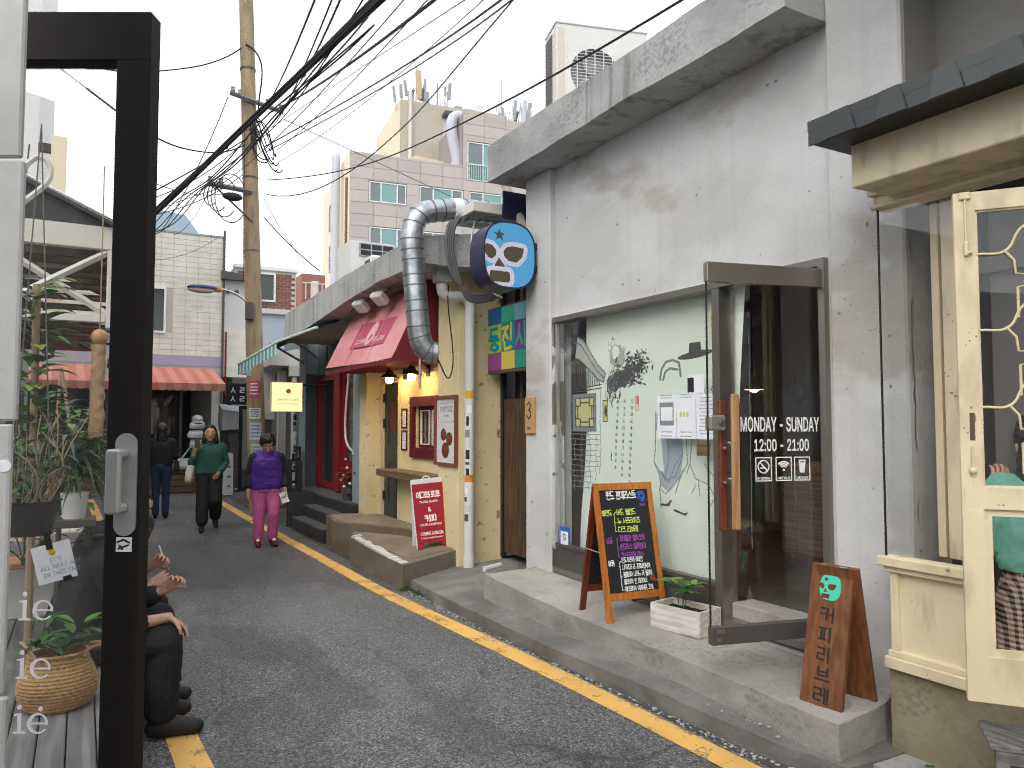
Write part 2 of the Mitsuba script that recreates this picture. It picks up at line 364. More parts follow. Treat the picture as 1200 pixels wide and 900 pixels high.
mat('stair_black', (.032, .033, .036), .55)
mat('stair_tread', (.075, .076, .08), .6)
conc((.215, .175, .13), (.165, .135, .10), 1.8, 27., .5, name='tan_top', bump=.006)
mat('tile_white', (.58, .56, .52), .6)
mat('tart_brown', (.12, .035, .015), .5)
mat('hose', (.10, .10, .105), .55)
mat('cable', (.012, .012, .013), .6)
mat('apricot', (.50, .38, .25), .7)
mat('orange_dot', (.60, .10, .02), .5)
for nm, c in dict(sq_blue=(.02, .10, .26), sq_green=(.04, .30, .20), sq_aqua=(.14, .38, .40), sq_lime=(.26, .40, .06), sq_violet=(.14, .035, .22), sq_teal=(.0, .20, .22), sq_plum=(.23, .05, .18), sq_gold=(.55, .42, .07), sq_pine=(.02, .22, .16)).items(): mat(nm, c, .5)
mat('sticker_yellow', (.65, .38, .02), .6)
mat('bulb_glass', (.8, .75, .6), .4)
mat('lavender', (.56, .56, .68), .5)
mat('plaque_wood', (.42, .24, .11), .6)
mat('lagging', (.34, .31, .27), .8)
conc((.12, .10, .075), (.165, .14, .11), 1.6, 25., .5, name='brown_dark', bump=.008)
mat('poster_wood', (.19, .06, .028), .45)
mat('poster_white', (.60, .58, .60), .6)
mat('sticker_orange', (.60, .20, .02), .6)
mat('steel_seam', (.14, .15, .16), .45, .5, metallic=.6)
mat('ln_letter', (.42, .26, .12), .6)
def pole_fn(p, n, uv):
    v = fbm(p.x * 5, p.y * 5, p.z * 1.2, 4)
    c = mix((.40, .28, .155), (.27, .215, .15), smoothstep(.3, .7, v))
    return mix(c, (.16, .13, .10), smoothstep(.55, .75, fbm(p.x * 14, p.y * 14, p.z * 2.5, 3)) * .6)
pmat('pole_concrete', pole_fn, .8)
mat('steel_arm', (.22, .23, .24), .5, .5, metallic=.4)
mat('pole_insul', (.30, .28, .25), .4)
mat('notice_pink', (.55, .08, .17), .7)
mat('paper_blue', (.42, .50, .60), .8)
mat('lamp_blue', (.03, .06, .20), .45)
mat('lamp_orange', (.55, .22, .02), .5)
mat('tile_grout', (.50, .48, .42), .8)
pmat('tile_cream', lambda p, n, uv: mix((.71, .69, .60), (.62, .60, .515), smoothstep(.3, .7, fbm(p.x * 1.5, p.y, p.z * .8, 4))) * (.94 + .1 * cell_rand(p.x * 3.3, p.z * 6.9)), .4)
mat('band_lilac', (.34, .33, .42), .7)
mat('window_dark', (.05, .06, .062), .12, .6)
mat('tank_blue', (.28, .36, .44), .6)
mat('stripe_a', (.44, .135, .10), .7)
mat('stripe_b', (.49, .20, .155), .7)
mat('board_black', (.015, .016, .02), .5)
pmat('brick_wall', lambda p, n, uv: mix((.24, .105, .075), (.17, .075, .055), cell_rand(p.x * 4.8, p.z * 12.8)), .8)
mat('brick_red', (.27, .125, .09), .8)
mat('pale_blue', (.42, .48, .55), .7)
mat('panel_joint', (.29, .255, .245), .8)
mat('panel_pink', (.45, .405, .385), .7)
mat('panel_pink_b', (.42, .38, .365), .7)
mat('panel_pink_c', (.47, .42, .40), .7)
mat('pane_grey', (.16, .19, .20), .15, .6)
mat('pane_teal', (.17, .34, .33), .15, .6)
mat('pane_pale', (.50, .66, .62), .5)
mat('side_cream', (.66, .57, .42), .75)
mat('flue_lilac', (.50, .50, .57), .5)
mat('tower_khaki', (.42, .39, .32), .8)
mat('steel_satin', (.45, .45, .45), .4, .5, metallic=.6)
mat('lettering_white', (.84, .83, .86), .6)
pmat('white_gloss', lambda p, n, uv: mix((.44, .44, .44), (.37, .37, .365), smoothstep(.4, .7, fbm(p.x * 9, p.y * 9, p.z * 5, 4))), .4)
pmat('straw', lambda p, n, uv: mix((.44, .27, .12), (.27, .155, .065), smoothstep(.3, .7, noise(p.x * 160, p.y * 160, p.z * 260) * .6 + .4 * fbm(p.x * 9, p.y * 9, p.z * 12, 2))), .8)
mat('rope', (.30, .205, .115), .85)
mat('twig', (.25, .18, .115), .8)
mat('leaf_grey', (.11, .14, .11), .5)
mat('porch_white', (.50, .48, .43), .6)
mat('red_canopy', (.20, .02, .03), .6)
mat('skin', (.50, .29, .21), .55)
mat('skin_tan', (.40, .23, .155), .55)
mat('eye_white', (.6, .58, .55), .3)
mat('lip', (.36, .12, .10), .5)
mat('hair_black', (.014, .011, .010), .45)
def knit(a, b):
    return lambda p, n, uv: mix(a, b, noise(p.x * 190, p.y * 190, p.z * 260))
pmat('green_knit', knit((.018, .066, .055), (.032, .10, .082)), .9)
pmat('mint_knit', knit((.13, .33, .26), (.18, .42, .335)), .9)
mat('black_cloth', (.016, .016, .018), .85)
mat('black_cloth2', (.012, .012, .014), .8)
mat('black_gloss', (.012, .012, .013), .3)
mat('pink_cloth', (.47, .10, .25), .8)
mat('purple_quilt', (.060, .018, .235), .6)
mat('purple_seam', (.035, .01, .15), .7)
pmat('denim', knit((.014, .028, .06), (.024, .046, .09)), .85)
mat('canvas', (.52, .50, .46), .9)
def check(p, n, uv):
    u = p.x * .83 - p.y * .55; w = p.x * .55 + p.y * .83
    s = lambda t: smoothstep(.42, .48, dr.abs(t - dr.floor(t) - .5) * 1.0)
    a = smoothstep(.25, .3, dr.abs((u * 42) - dr.floor(u * 42) - .5)); b = smoothstep(.25, .3, dr.abs((p.z * 42) - dr.floor(p.z * 42) - .5))
    return mix((.40, .30, .22), (.02, .016, .014), dr.minimum(a * .6 + b * .6, 1))
pmat('check_cloth', check, .85)
mat('pebble', (.36, .35, .33), .8)
mat('ink_print', (.075, .08, .08), .8)
mat('warm_interior', (.26, .19, .125), .7)

# ---------------------------------------------------------------- the ground
struct('road', quad((-150, -150, 0), (150, -150, 0), (150, 250, 0), (-150, 250, 0)), 'asphalt')
def strip(c, hw, z):      # a painted line along a centre polyline
    P = spline(c, 60); n = np.gradient(P, axis=0); n /= np.linalg.norm(n, axis=1)[:, None]; s = np.stack([n[:, 1], -n[:, 0]], 1)
    w = hw * (1 + .12 * (meshkit.noise(np.c_[P * 2.3, P[:, :1] * 0], 4) - .5))[:, None]
    a, b = P + s * w, P - s * w; k = len(P)
    v = np.r_[np.c_[a, np.full(k, z)], np.c_[b, np.full(k, z)]]
    f = [x for i in range(k - 1) for x in ([i, i + 1, k + i + 1], [i, k + i + 1, k + i])]
    return trimesh.Trimesh(v, f, process=False)
struct('road_line', strip([(2.86, .5), (2.81, 2.7), (2.77, 4.4), (2.70, 5.8), (2.635, 7.1), (2.62, 8.6), (2.60, 12.2), (2.62, 17.3), (2.66, 19.4)], .082, .004), 'yellow_paint')
struct('road_line', strip([(.66, 1.5), (.52, 4.0), (.47, 5.8), (.40, 9), (.33, 13), (.27, 17), (.2, 19.3)], .078, .004), 'yellow_paint')
# raised concrete apron in front of the right-hand houses, ragged towards the gutter
ap = [(2.92, 7.5, .10), (2.885, 6.85, .10), (2.875, 6.2, .10), (2.875, 5.6, .10), (2.88, 4.65, .10), (2.955, 3.6, .10), (2.965, 3.07, .10), (2.99, 2.75, .10), (3.12, 2.40, .07), (5.5, 2.3, .07), (5.5, 7.5, .25), (3.9, 7.5, .19)]
struct('kerb', rough(slab(ap[::-1], -.1), .016, 6, .07, 3), 'kerb_concrete', 40)
gut = [(2.93, 18, .006), (2.86, 7.4, .006), (2.84, 5.6, .006), (2.88, 4.4, .006), (2.93, 2.7, .006), (2.96, 1.0, .006), (4.4, 1.0, .006), (4.4, 18, .006)]
struct('gutter', slab(gut, -.05), 'gutter_dirt')
struct('pavement', rough(slab([(3.28, 2.42, .055), (3.3, 1.2, .05), (3.62, 1.2, .055), (3.66, 2.42, .06)], -.05), .02, 7, .06, 5), 'eave_concrete')

# ---------------------------------------------------------------- white coffee shop
wb = thing('coffee_shop', 'white plastered one storey shop with display window and thick concrete eave', 'building')
W = 3.76
op = sbox(-5.94, .30, -2.955, 2.615)
part(wb, 'wall', tf(ex(sbox(-6.33, -.05, -2.46, 4.02).difference(op), .2), WX(W + .2)), 'plaster', False)
part(wb, 'wall', cat(bx(3.96, 9, 6.13, 6.33, 0, 4.02), bx(8.8, 9, 1, 6.13, 0, 4.02)), 'plaster', False)
def rb(m, amp=.006, fr=6, e=.12, s=1): return rough(m, amp, fr, e, s)
part(wb, 'pillar', rb(cb(3.70, 3.86, 5.895, 6.335, .26, 4.0, .01), .007, 5, .1), 'plaster', 40)
part(wb, 'pillar', rb(cb(3.70, 4.2, 2.44, 2.90, .06, 4.33, .012), .007, 5, .1), 'plaster', 40)
ev = slab([(3.38, 6.52, 4.33), (3.38, 2.9, 4.33), (9, 2.9, 4.33), (9, 6.52, 4.33)][::-1], 3.99)
part(wb, 'eave', rb(ev, .03, 3, .12, 8), 'eave_concrete', 40)
part(wb, 'roof', bx(3.9, 9, 1.0, 2.9, 4.32, 4.45), 'eave_concrete', False)
# step in front, in one cast piece with a worn edge
st = [(3.12, 6.07, .336), (3.12, 5.0, .285), (3.125, 4.0, .27), (3.13, 3.2, .252), (3.135, 2.46, .24), (3.56, 2.52, .245), (3.80, 2.6, .26), (3.80, 6.15, .335)]
part(wb, 'step', rough(slab(st[::-1], .02), .016, 7, .05, 11), 'step_concrete', 40)
part(wb, 'threshold', cb(3.80, 4.0, 2.95, 3.80, .2, .47, .01), 'step_concrete')
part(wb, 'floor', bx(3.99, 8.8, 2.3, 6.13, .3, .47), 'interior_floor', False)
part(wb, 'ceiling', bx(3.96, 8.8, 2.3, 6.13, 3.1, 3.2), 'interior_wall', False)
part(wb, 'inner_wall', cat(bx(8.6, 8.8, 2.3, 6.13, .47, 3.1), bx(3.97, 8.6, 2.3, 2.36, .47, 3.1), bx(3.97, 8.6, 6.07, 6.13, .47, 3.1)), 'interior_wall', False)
# shop window and door frame
f = WX(W + .10)
fm = cat(tf(ex(frame2(-5.94, -2.955, .33, 2.615, .045), .14), WX(W + .10)), bx(W - .035, W + .10, 3.80, 3.87, .375, 2.57))
wf = part(wb, 'window_frame', fm, 'steel', False)
part(wf, 'kick_panel', cat(bx(W + .0, W + .05, 3.87, 5.895, .375, .585), bx(W - .012, W + .0, 3.87, 5.895, .555, .585)), 'steel_dark', False)
part(wf, 'sill', cb(W - .06, W + .0, 3.85, 5.93, .29, .33, .003), 'steel')
part(wf, 'bead', cat(bx(W - .01, W + .015, 5.855, 5.885, .59, 2.565), bx(W - .01, W + .015, 3.87, 3.885, .59, 2.565)), 'steel_bright', False)
part(wf, 'pane', tf(quad((-5.885, .585, 0), (-3.87, .585, 0), (-3.87, 2.57, 0), (-5.885, 2.57, 0)), WX(W + .02)), 'glass', False)

rr = np.random.default_rng(77); pb_m = []
for k in range(520):
    y = 2.3 + 5.2 * rr.random() ** 1.1; x0 = np.interp(y, [2.3, 2.75, 3.6, 4.65, 7.5], [3.12, 2.98, 2.945, 2.872, 2.88]); up_side = rr.random() < .3
    x, z = (3.085 + .02 * rr.normal(), .104) if up_side and 2.6 < y < 6 else (x0 - abs(rr.normal()) * .035, .006); s = .003 + .006 * rr.random() ** 2
    p = trimesh.creation.icosahedron(); p.apply_scale([s * (1 + rr.random()), s * (1 + rr.random()), s * .8]); p.apply_translation((x, y, z)); pb_m.append(p)
struct('gravel', cat(*pb_m), 'pebble', False, kind='stuff', label='scattered pale grit and pebbles along the kerb beside the yellow line')
labels['gravel']['category'] = 'gravel'

# ---------------------------------------------------------------- glass door, swung open towards the street
H0, H1 = np.array([3.74, 2.985, 0]), np.array([3.005, 3.165, 0])
du = (H1 - H0) / np.linalg.norm(H1 - H0); dw = float(np.linalg.norm(H1 - H0))
DM = M(H1 + np.array([0, 0, .455]), -du, (0, 0, 1))          # u from the free edge to the hinge, v up, n towards the viewer
dr_ = part(wb, 'door', tf(cb(0, dw, 0, .095, -.024, .024, .003), DM), 'steel_dark', False)
part(dr_, 'rail', tf(cb(0, dw, 1.985, 2.095, -.024, .024, .003), DM), 'steel')
part(dr_, 'pane', tf(quad((0.004, .095, 0), (dw, .095, 0), (dw, 1.985, 0), (0.004, 1.985, 0)), DM), 'glass', False)
part(dr_, 'edge_strip', tf(bx(0, .006, .095, 1.985, -.006, .006), DM), 'black_paint', False)
part(dr_, 'lock', tf(cb(0.0, .10, 1.16, 1.245, -.032, .032, .01), DM), 'steel_bright')
part(dr_, 'lock_cylinder', tf(lathe([(0, .032), (.018, .032), (.02, .036), (.012, .04), (0, .038)], 16), DM @ M((.07, 1.2, 0))), 'steel_dark')
def dh(nz, mt, u, v0, v1):
    h = part(dr_, 'handle', tf(cb(u - .022, u + .022, v0, v1, nz - .014, nz + .014, .006), DM), mt)
    for v in (v0 + .27, v1 - .27):
        part(dr_, 'handle_mount', tf(cyl((u, v, min(nz, 0)), (u, v, max(nz, 0)), .011), DM), 'steel_bright')
dh(.06, 'handle_wood', .135, .62, 1.36); dh(-.06, 'red_wood', .125, .60, 1.33)
part(dr_, 'shoe_plate', tf(cat(cb(.03, .075, .06, .083, .0245, .028, .001), cb(.03, .05, .02, .035, .0245, .028, .001)), DM), 'steel_bright')
def dl(mesh, m='white'): return tf(mesh, DM @ M((0, 0, .0015)))
def fit(s, h, u0, u1, v):
    t = meshkit.text_mesh(s, h, .001, True); t.apply_translation([-t.bounds[0][0], 0, 0]); t.apply_transform(np.diag([(u1 - u0) / t.extents[0], 1, 1, 1])); t.apply_translation([u0, v, .0015]); return tf(t, DM)
part(dr_, 'opening_days', fit('MONDAY - SUNDAY', .078, .205, .715, 1.155), 'white', False)
part(dr_, 'opening_hours', fit('12:00 - 21:00', .064, .29, .645, 1.045), 'white', False)
def pict(u, k):
    o = frame2(0, .105, 0, .135, .006)
    if k == 0:
        c = Point(.052, .082)
        o = o.union(c.buffer(.038).difference(c.buffer(.031))).union(LineString([(.03, .105), (.075, .06)]).buffer(.004)).union(sbox(.032, .07, .066, .078))
    elif k == 1:
        for r in (.04, .028, .016):
            a = np.linspace(math.radians(45), math.radians(135), 9)
            o = o.union(LineString([(.052 + r * math.cos(t) * 1.1, .068 + r * math.sin(t)) for t in a]).buffer(.0045))
        o = o.union(Point(.052, .062).buffer(.007))
    else:
        o = o.union(Polygon([(.03, .118), (.075, .118), (.068, .045), (.037, .045)]).difference(sbox(.036, .103, .069, .109)))
    part(dr_, ('no_smoking_sticker', 'wireless_sticker', 'takeaway_sticker')[k], tf(ex(o, .001, None, .0015), DM @ M((u, .875, 0))), 'white', False)
    t = latin(('NO SMOKING', 'FREE WI-FI', 'TAKE AWAY')[k], .013, DM @ M((u + .012, .885, .0015)), width=.08)
    part(dr_, 'sticker_caption', t, 'white', False)
for k, u in enumerate((.295, .425, .545)): pict(u, k)
# ------- stickers on the shop window
def sheet(name, label, y0, y1, z0, z1, m, x=W + .014, d=.0015):
    return solid(name, bx(x - d, x, y0, y1, z0, z1), m, label, 'sticker' if 'sticker' in name else 'paper notice', None, False)
mk = mask_shapes()
def emblem(par, mtx, s, mo, mr, mh, ms, d=.002, nm=''):
    o, rim, holes, star = [affinity.scale(g, s, s, origin=(0, 0)) for g in mk]
    part(par, nm + 'mask_face', ex(o.difference(rim).difference(star).difference(holes), d, mtx), mo, False)
    part(par, nm + 'mask_trim', ex(rim.difference(holes), d, mtx), mr, False)
    part(par, nm + 'mask_holes', ex(holes, d, mtx), mh, False)
    part(par, nm + 'mask_star', ex(star, d, mtx), ms, False)
q = thing('mask_sticker', 'small round blue mask sticker on the glass beside the door handle', 'sticker')
emblem(q, WX(W + .012, 3.905, 1.885), .062, 'mask_blue', 'white', 'mask_olive', 'mask_olive', .0012)
q = thing('wifi_sticker', 'blue sticker with white shield and letter at the lower left of the shop window', 'sticker')
part(q, 'backing', bx(W + .004, W + .006, 5.685, 5.845, .49, .74), 'sign_blue', False)
part(q, 'shield', tf(ex(Polygon([(-.06, .19), (.06, .19), (.06, .08), (0, .02), (-.06, .08)]), .001), WX(W + .003, 5.765, .51)), 'white', False)
part(q, 'letter', latin('G', .055, WX(W + .0025, 5.765, .625), center=True), 'sign_blue', False)
part(q, 'caption', latin('WI-FI', .02, WX(W + .0025, 5.765, .515), center=True), 'white', False)
q = sheet('opening_hours_sticker', 'narrow white vertical lettered sticker just left of the silver door lock', 3.885, 3.945, 1.63, 1.80, 'white')
part(q, 'lettering', tf(ex(hangul('영업시간', .03, .08, 1.15, vertical=True)[0], .0008), WX(W + .012, 3.93, 1.745)), 'ink', False)
q = sheet('no_smoking_sticker', 'small cream sticker with red ring at the top of the window by the door', 3.885, 3.94, 2.31, 2.43, 'cream_plain')
part(q, 'ring', tf(ex(Point(0, 0).buffer(.018).difference(Point(0, 0).buffer(.012)).union(LineString([(-.012, .012), (.012, -.012)]).buffer(.003)), .0008), WX(W + .012, 3.91, 2.38)), 'seal_red', False)
nd = [('white paper notice with a grey picture box, leftmost of three on the window', 4.29, 4.495), ('white paper notice with three yellow ovals, middle of three on the window', 4.085, 4.285), ('white paper notice of small text, nearest the door of the three on the window', 3.885, 4.08)]
for i, (l, y0, y1) in enumerate(nd):
    q = sheet('paper_notice', l, y0, y1, 1.545, 1.86, 'paper', W + .012); lab(q, None, group='notices taped inside the shop window')
    ox, wd = y1, y1 - y0
    if i == 0:
        part(q, 'picture', tf(ex(frame2(.025, wd - .025, .11, .28, .012, .035), .0008), WX(W + .0104, ox, 1.53)), 'ink_grey', False)
    if i == 1:
        for j in range(3): part(q, 'oval', tf(ex(affinity.scale(Point(.045 + .035 * j, .19).buffer(.017), .8, 1.2), .0008), WX(W + .0104, ox, 1.53)), ('wash_yellow', 'ink')[j % 2 * 0], False)
    for v in ([.06, .33, .31, .03] if i < 2 else np.linspace(.05, .30, 11)):
        n = 5 + i; w = wd * (.62 if i < 2 else .5 + .25 * rng.random()); u0 = (wd - w) / 2
        part(q, 'text_line', tf(ex(unary_union([sbox(u0 + k * w / n, v, u0 + (k + .8) * w / n, v + .006) for k in range(n)]), .0008), WX(W + .0104, ox, 1.53)), 'ink_grey', False)
q = sheet('photo_card', 'small card with a dark picture taped above the window notices', 4.0, 4.17, 1.865, 2.0, 'paper', W + .012)
part(q, 'picture', bx(W + .0098, W + .0105, 4.10, 4.165, 1.875, 1.98), 'ink', False)
sheet('brown_card', 'small brown picture card below the three window notices', 3.95, 4.08, 1.43, 1.52, 'ledge_wood', W + .012)

# ------- printed display panel behind the glass
PX = 3.885
pn = thing('display_panel', 'pale mint printed panel with ink drawing standing behind the shop window', 'panel')
pv, pf = [], []
zz_ = np.linspace(.50, 2.62, 12)
for i, z in enumerate(zz_):
    a = 5.80 - .12 * ((z - .5) / 2.1) ** 1.3 + .03 * math.sin(z * 3)
    for j, y in enumerate(np.linspace(a, 3.875 - .155 * ((z - .53) / 2.0) ** 1.2 if z > .53 else 3.875, 30)):
        cur = .10 * smoothstep_np((y - (a - .18)) / .18) if False else .10 * max(0, (y - (a - .2)) / .2) ** 2
        pv.append((PX + cur, y, z))
for i in range(11):
    for j in range(29):
        a = i * 30 + j; pf += [[a, a + 1, a + 31], [a, a + 31, a + 30]]
part(pn, 'sheet', trimesh.Trimesh(pv, pf), 'mint_panel', True)
PM = WX(PX - .0005, 5.80, 0)
import shapely
UX = ([-.2, .1, .17, .43, .66, 1.0, 1.3, 1.55, 1.95, 2.4], [-.2, 0, .08, .33, .5, .63, .9, 1.14, 1.5, 1.88])
def warp(g): return shapely.transform(g, lambda c: np.c_[np.interp(c[:, 0], *UX), c[:, 1] * .75 + .76])
def pr_(name, g, m, d=.0008, off=0):
    g = warp(g); part(pn, name, tf(ex(g, d), WX(PX - .0005 - off, 5.80, 0)), m, False)
r = np.random.default_rng(3)
# a tiled roof corner, a wall of stones under it, a lattice window
roofpts = [(.17, 2.24), (.26, 2.18), (.38, 2.02), (.52, 1.86), (.66, 1.765)]
pr_('roof_drawing', Polygon(roofpts + [(.62, 1.66), (.50, 1.70), (.36, 1.82), (.2, 1.96), (.14, 1.98)]).buffer(.004), 'ink_soft')
L = [roofpts, [(u - .03, v - .06) for u, v in roofpts], [(.14, 1.98), (.2, 1.96), (.36, 1.82), (.50, 1.70), (.62, 1.66), (.66, 1.765)], [(.06, 1.60), (.58, 1.64)], [(.06, 1.57), (.58, 1.60)], [(.10, 1.95), (.1, 1.6)], [(.13, 1.9), (.13, 1.62)]]
for k in range(12):
    t = k / 12; L.append([(.17 + .4 * t, 1.93 - .26 * t), (.17 + .4 * t, 1.63)])
pr_('roof_lines', strokes(L, .006), 'ink_print', off=.001)
pr_('lattice_shadow', sbox(.09, 1.10, .47, 1.545), 'ink_grey'); pr_('lattice_paper', sbox(.135, 1.15, .43, 1.50), 'wash_yellow', off=.001)
a, b, c, e = .135, .43, 1.15, 1.50
lw = [frame2(a, b, c, e, .012)] + [LineString(s).buffer(.008) for s in ([(a, 1.40), (.21, 1.40), (.21, e)], [(b, 1.40), (.355, 1.40), (.355, e)], [(a, 1.25), (.21, 1.25), (.21, c)], [(b, 1.25), (.355, 1.25), (.355, c)], [(.21, 1.44), (.355, 1.44)], [(.21, 1.21), (.355, 1.21)], [(.17, 1.4), (.17, 1.25)], [(.395, 1.4), (.395, 1.25)])]
pr_('lattice_bars', unary_union(lw), 'ink_print', off=.002)
L = []
for k in range(11):
    v = 1.07 - k * .062
    L.append([(.04 + .02 * r.random() + i * .12, v + .012 * (r.random() - .5)) for i in range(5)][: 5 - (k > 6)])
    for j in range(4):
        u = .08 + .12 * j + .05 * r.random(); L.append([(u, v), (u + .006, v - .055)])
pr_('stone_lines', strokes(L, .0035), 'ink_grey')
pr_('wall_edge', strokes([[(.56, 1.6), (.545, 1.2), (.56, .9), (.53, .62)]], .004), 'ink_grey')
# crescent, foliage in ink dots, lantern
pr_('night_wash', affinity.scale(Point(.98, 1.96).buffer(.125), 1.3, .9).union(Point(1.06, 1.90).buffer(.09)).difference(Point(.99, 1.985).buffer(.078)), 'ink_soft', d=.0006)
pr_('crescent', Point(.99, 1.985).buffer(.075).difference(Point(1.0, 1.955).buffer(.072)), 'white', off=.001)
bl = []
for k in range(520):
    t = r.random(); u = .78 + .62 * t + .06 * r.normal(); v = 1.58 + .25 * t + .075 * r.normal()
    bl.append(affinity.rotate(affinity.scale(Point(u, v).buffer(.005 + .014 * r.random() ** 2, quad_segs=2), 2.2, .8), 360 * r.random()))
pr_('foliage_wash', unary_union([affinity.scale(Point(.84 + .07 * k_ + .03 * r.normal(), 1.60 + .03 * k_ + .03 * r.normal()).buffer(.05 + .05 * r.random()), 1.4, .8) for k_ in range(7)]).buffer(.03).buffer(-.02), 'ink_grey', d=.0006)
pr_('foliage_drawing', unary_union(bl), 'ink_print', off=.001)
bl = [Point(.95 + .09 * r.normal(), 1.98 + .08 * r.normal()).buffer(.006 + .014 * r.random(), quad_segs=2) for k in range(50)]
pr_('cloud_dots', unary_union(bl).difference(Point(.99, 1.985).buffer(.085)), 'ink_soft')
pr_('lantern_drawing', sbox(.605, 1.22, .73, 1.45), 'wash_yellow'); pr_('lantern_lines', frame2(.60, .735, 1.21, 1.46, .01).union(affinity.scale(Point(.667, 1.335).buffer(.045), .8, 1.5)).union(LineString([(.667, 1.46), (.667, 1.56)]).buffer(.005)), 'ink_print', off=.001)
# columns of handwriting with a red seal
for cx, top, n in ((1.03, 1.42, 11), (1.13, 1.42, 12), (1.24, 1.42, 13)):
    g = []
    for k in range(n):
        ch = '가나다라마바사아자차하고노도'[int(r.integers(0, 14))]
        g.append(affinity.translate(hangul(ch, .032, .09, jit=.12, r=r)[0], cx - .018 * k / n * 3, top - .073 * k))
    pr_('handwriting', unary_union(g), 'ink_print')
pr_('seal', frame2(1.30, 1.345, 1.33, 1.49, .006).union(sbox(1.312, 1.40, 1.335, 1.48)), 'seal_red')
pr_('signature', hangul('글 그림', .045, .08, jit=.1, r=r, vertical=True)[0].buffer(0) if False else affinity.translate(hangul('글림', .045, .08, jit=.1, r=r, vertical=True)[0], .83, .83), 'ink_print')
# robed figure: brimmed hat, folds of a long robe, shoes
pr_('robe_wash', Polygon([(1.60, 1.30), (1.66, .70), (1.58, .72), (1.62, .56), (1.72, .50), (1.86, .66), (1.90, .88), (1.87, 1.32)]), 'wash_blue', d=.0006)
L = [[(1.56, 1.32), (1.55, .92), (1.53, .80), (1.60, .66), (1.62, .52), (1.68, .48), (1.80, .60), (1.90, .72), (1.95, .80), (1.93, 1.32)], [(1.53, .80), (1.68, .62), (1.80, .66), (1.88, .84)], [(1.66, .62), (1.72, .82), (1.70, 1.30)], [(1.62, .7), (1.72, .60), (1.80, .78), (1.9, .9)], [(1.66, 1.12), (1.72, 1.30)], [(1.76, 1.05), (1.80, 1.30)], [(1.60, .55), (1.62, .34)], [(1.90, .75), (1.80, .50)]]
L += [[(1.58 + .05 * k, 1.30), (1.56 + .05 * k + .03 * r.random(), 1.08 + .1 * r.random())] for k in range(7)]
L += [[(2.0, 1.3), (2.02, 1.1), (1.98, .8), (1.94, .7)], [(2.04, 1.3), (2.10, .95), (2.16, .93)], [(1.98, .8), (2.05, .66), (2.2, .62)], [(2.08, .66), (2.1, .5)], [(2.16, .8), (2.26, .7), (2.34, .78)], [(2.05, .6), (2.0, .52)], [(2.2, .62), (2.28, .5), (2.22, .42)]]
pr_('robe_lines', strokes(L, .0038), 'ink_grey', off=.001)
pr_('shoes_drawing', Polygon([(1.60, .36), (1.72, .36), (1.76, .43), (1.73, .42), (1.70, .385), (1.62, .38)]).union(Polygon([(1.78, .32), (1.92, .29), (1.96, .33), (1.9, .315), (1.82, .335), (1.78, .345)])), 'ink_print', off=.001)
pr_('hat_drawing', affinity.rotate(affinity.scale(Point(2.06, 1.86).buffer(.18), 1.2, .19), 5).union(Polygon([(1.99, 1.86), (2.0, 1.97), (2.12, 1.97), (2.13, 1.86)]).buffer(.01)), 'ink_print')
pr_('head_lines', strokes([[(1.62, 1.64), (1.64, 1.75), (1.70, 1.82), (1.78, 1.83), (1.86, 1.80), (1.88, 1.66)], [(1.66, 1.64), (1.69, 1.72), (1.75, 1.75), (1.84, 1.73)]], .012), 'ink_grey')

# ------- inside the coffee shop
q = thing('rolling_cabinet', 'wooden cabinet on castors inside the dark coffee shop doorway', 'cabinet')
part(q, 'body', cb(5.15, 5.75, 3.75, 4.55, .58, 1.32, .008), 'ledge_wood')
for i in range(5): part(q, 'plank', cb(5.125, 5.15, 3.76 + .158 * i, 3.91 + .158 * i, .60, 1.30, .004), 'ledge_wood')
for y in (3.82, 4.48):
    part(q, 'castor', tf(lathe([(0, -.015), (.045, -.015), (.05, 0), (.045, .015), (0, .015)], 14), M((5.2, y, .52), (1, 0, 0), (0, 0, 1))), 'steel_dark')
    part(q, 'castor_fork', cb(5.17, 5.23, y - .022, y + .022, .54, .585, .004), 'steel_bright')
q = thing('bar_counter', 'brown wooden counter at the right inside the coffee shop', 'counter')
part(q, 'front', bx(5.3, 5.36, 2.75, 3.68, .47, 1.36), 'ledge_wood', False); part(q, 'top', cb(5.22, 5.9, 2.72, 3.70, 1.36, 1.40, .006), 'ledge_wood')
sheet('receipt_paper', 'white printed sheet on the front of the indoor counter', 3.22, 3.42, .88, 1.22, 'paper', 5.298)
for i, y in enumerate((3.30, 3.17, 3.04)):
    solid('paper_cup', lathe([(0, 0), (.036, 0), (.045, .12), (.042, .12), (.034, .006), (0, .006)], 16, (5.33, y, 1.40)), 'pink_cup', ('pale pink paper cup farthest from the door frame on the indoor counter', 'pale pink paper cup in the middle of the indoor counter', 'pale pink paper cup nearest the right door frame on the indoor counter')[i], 'cup', 'cups on the indoor counter')
solid('wall_shelf', cat(cb(6.2, 6.4, 3.0, 4.6, 1.9, 1.94), cb(6.2, 6.4, 3.0, 4.6, 2.3, 2.34)), 'ledge_wood', 'dark wooden shelf boards in the back of the coffee shop', 'shelf')
q = thing('pendant_lamp', 'small glowing amber lamp deep inside the coffee shop', 'lamp')
part(q, 'shade', lathe([(.03, .12), (.09, 0), (.085, 0), (.025, .115)], 16, (5.3, 4.98, 1.96)), 'handle_wood'); part(q, 'cord', cyl((5.3, 4.98, 2.07), (5.3, 4.98, 3.1), .004, 5), 'black_paint')
k = part(q, 'bulb', ball((5.3, 4.98, 1.985), .05, 2), 'bulb_glass', True); scene[k]['emitter'] = {'type': 'area', 'radiance': {'type': 'rgb', 'value': [14, 8, 3]}}
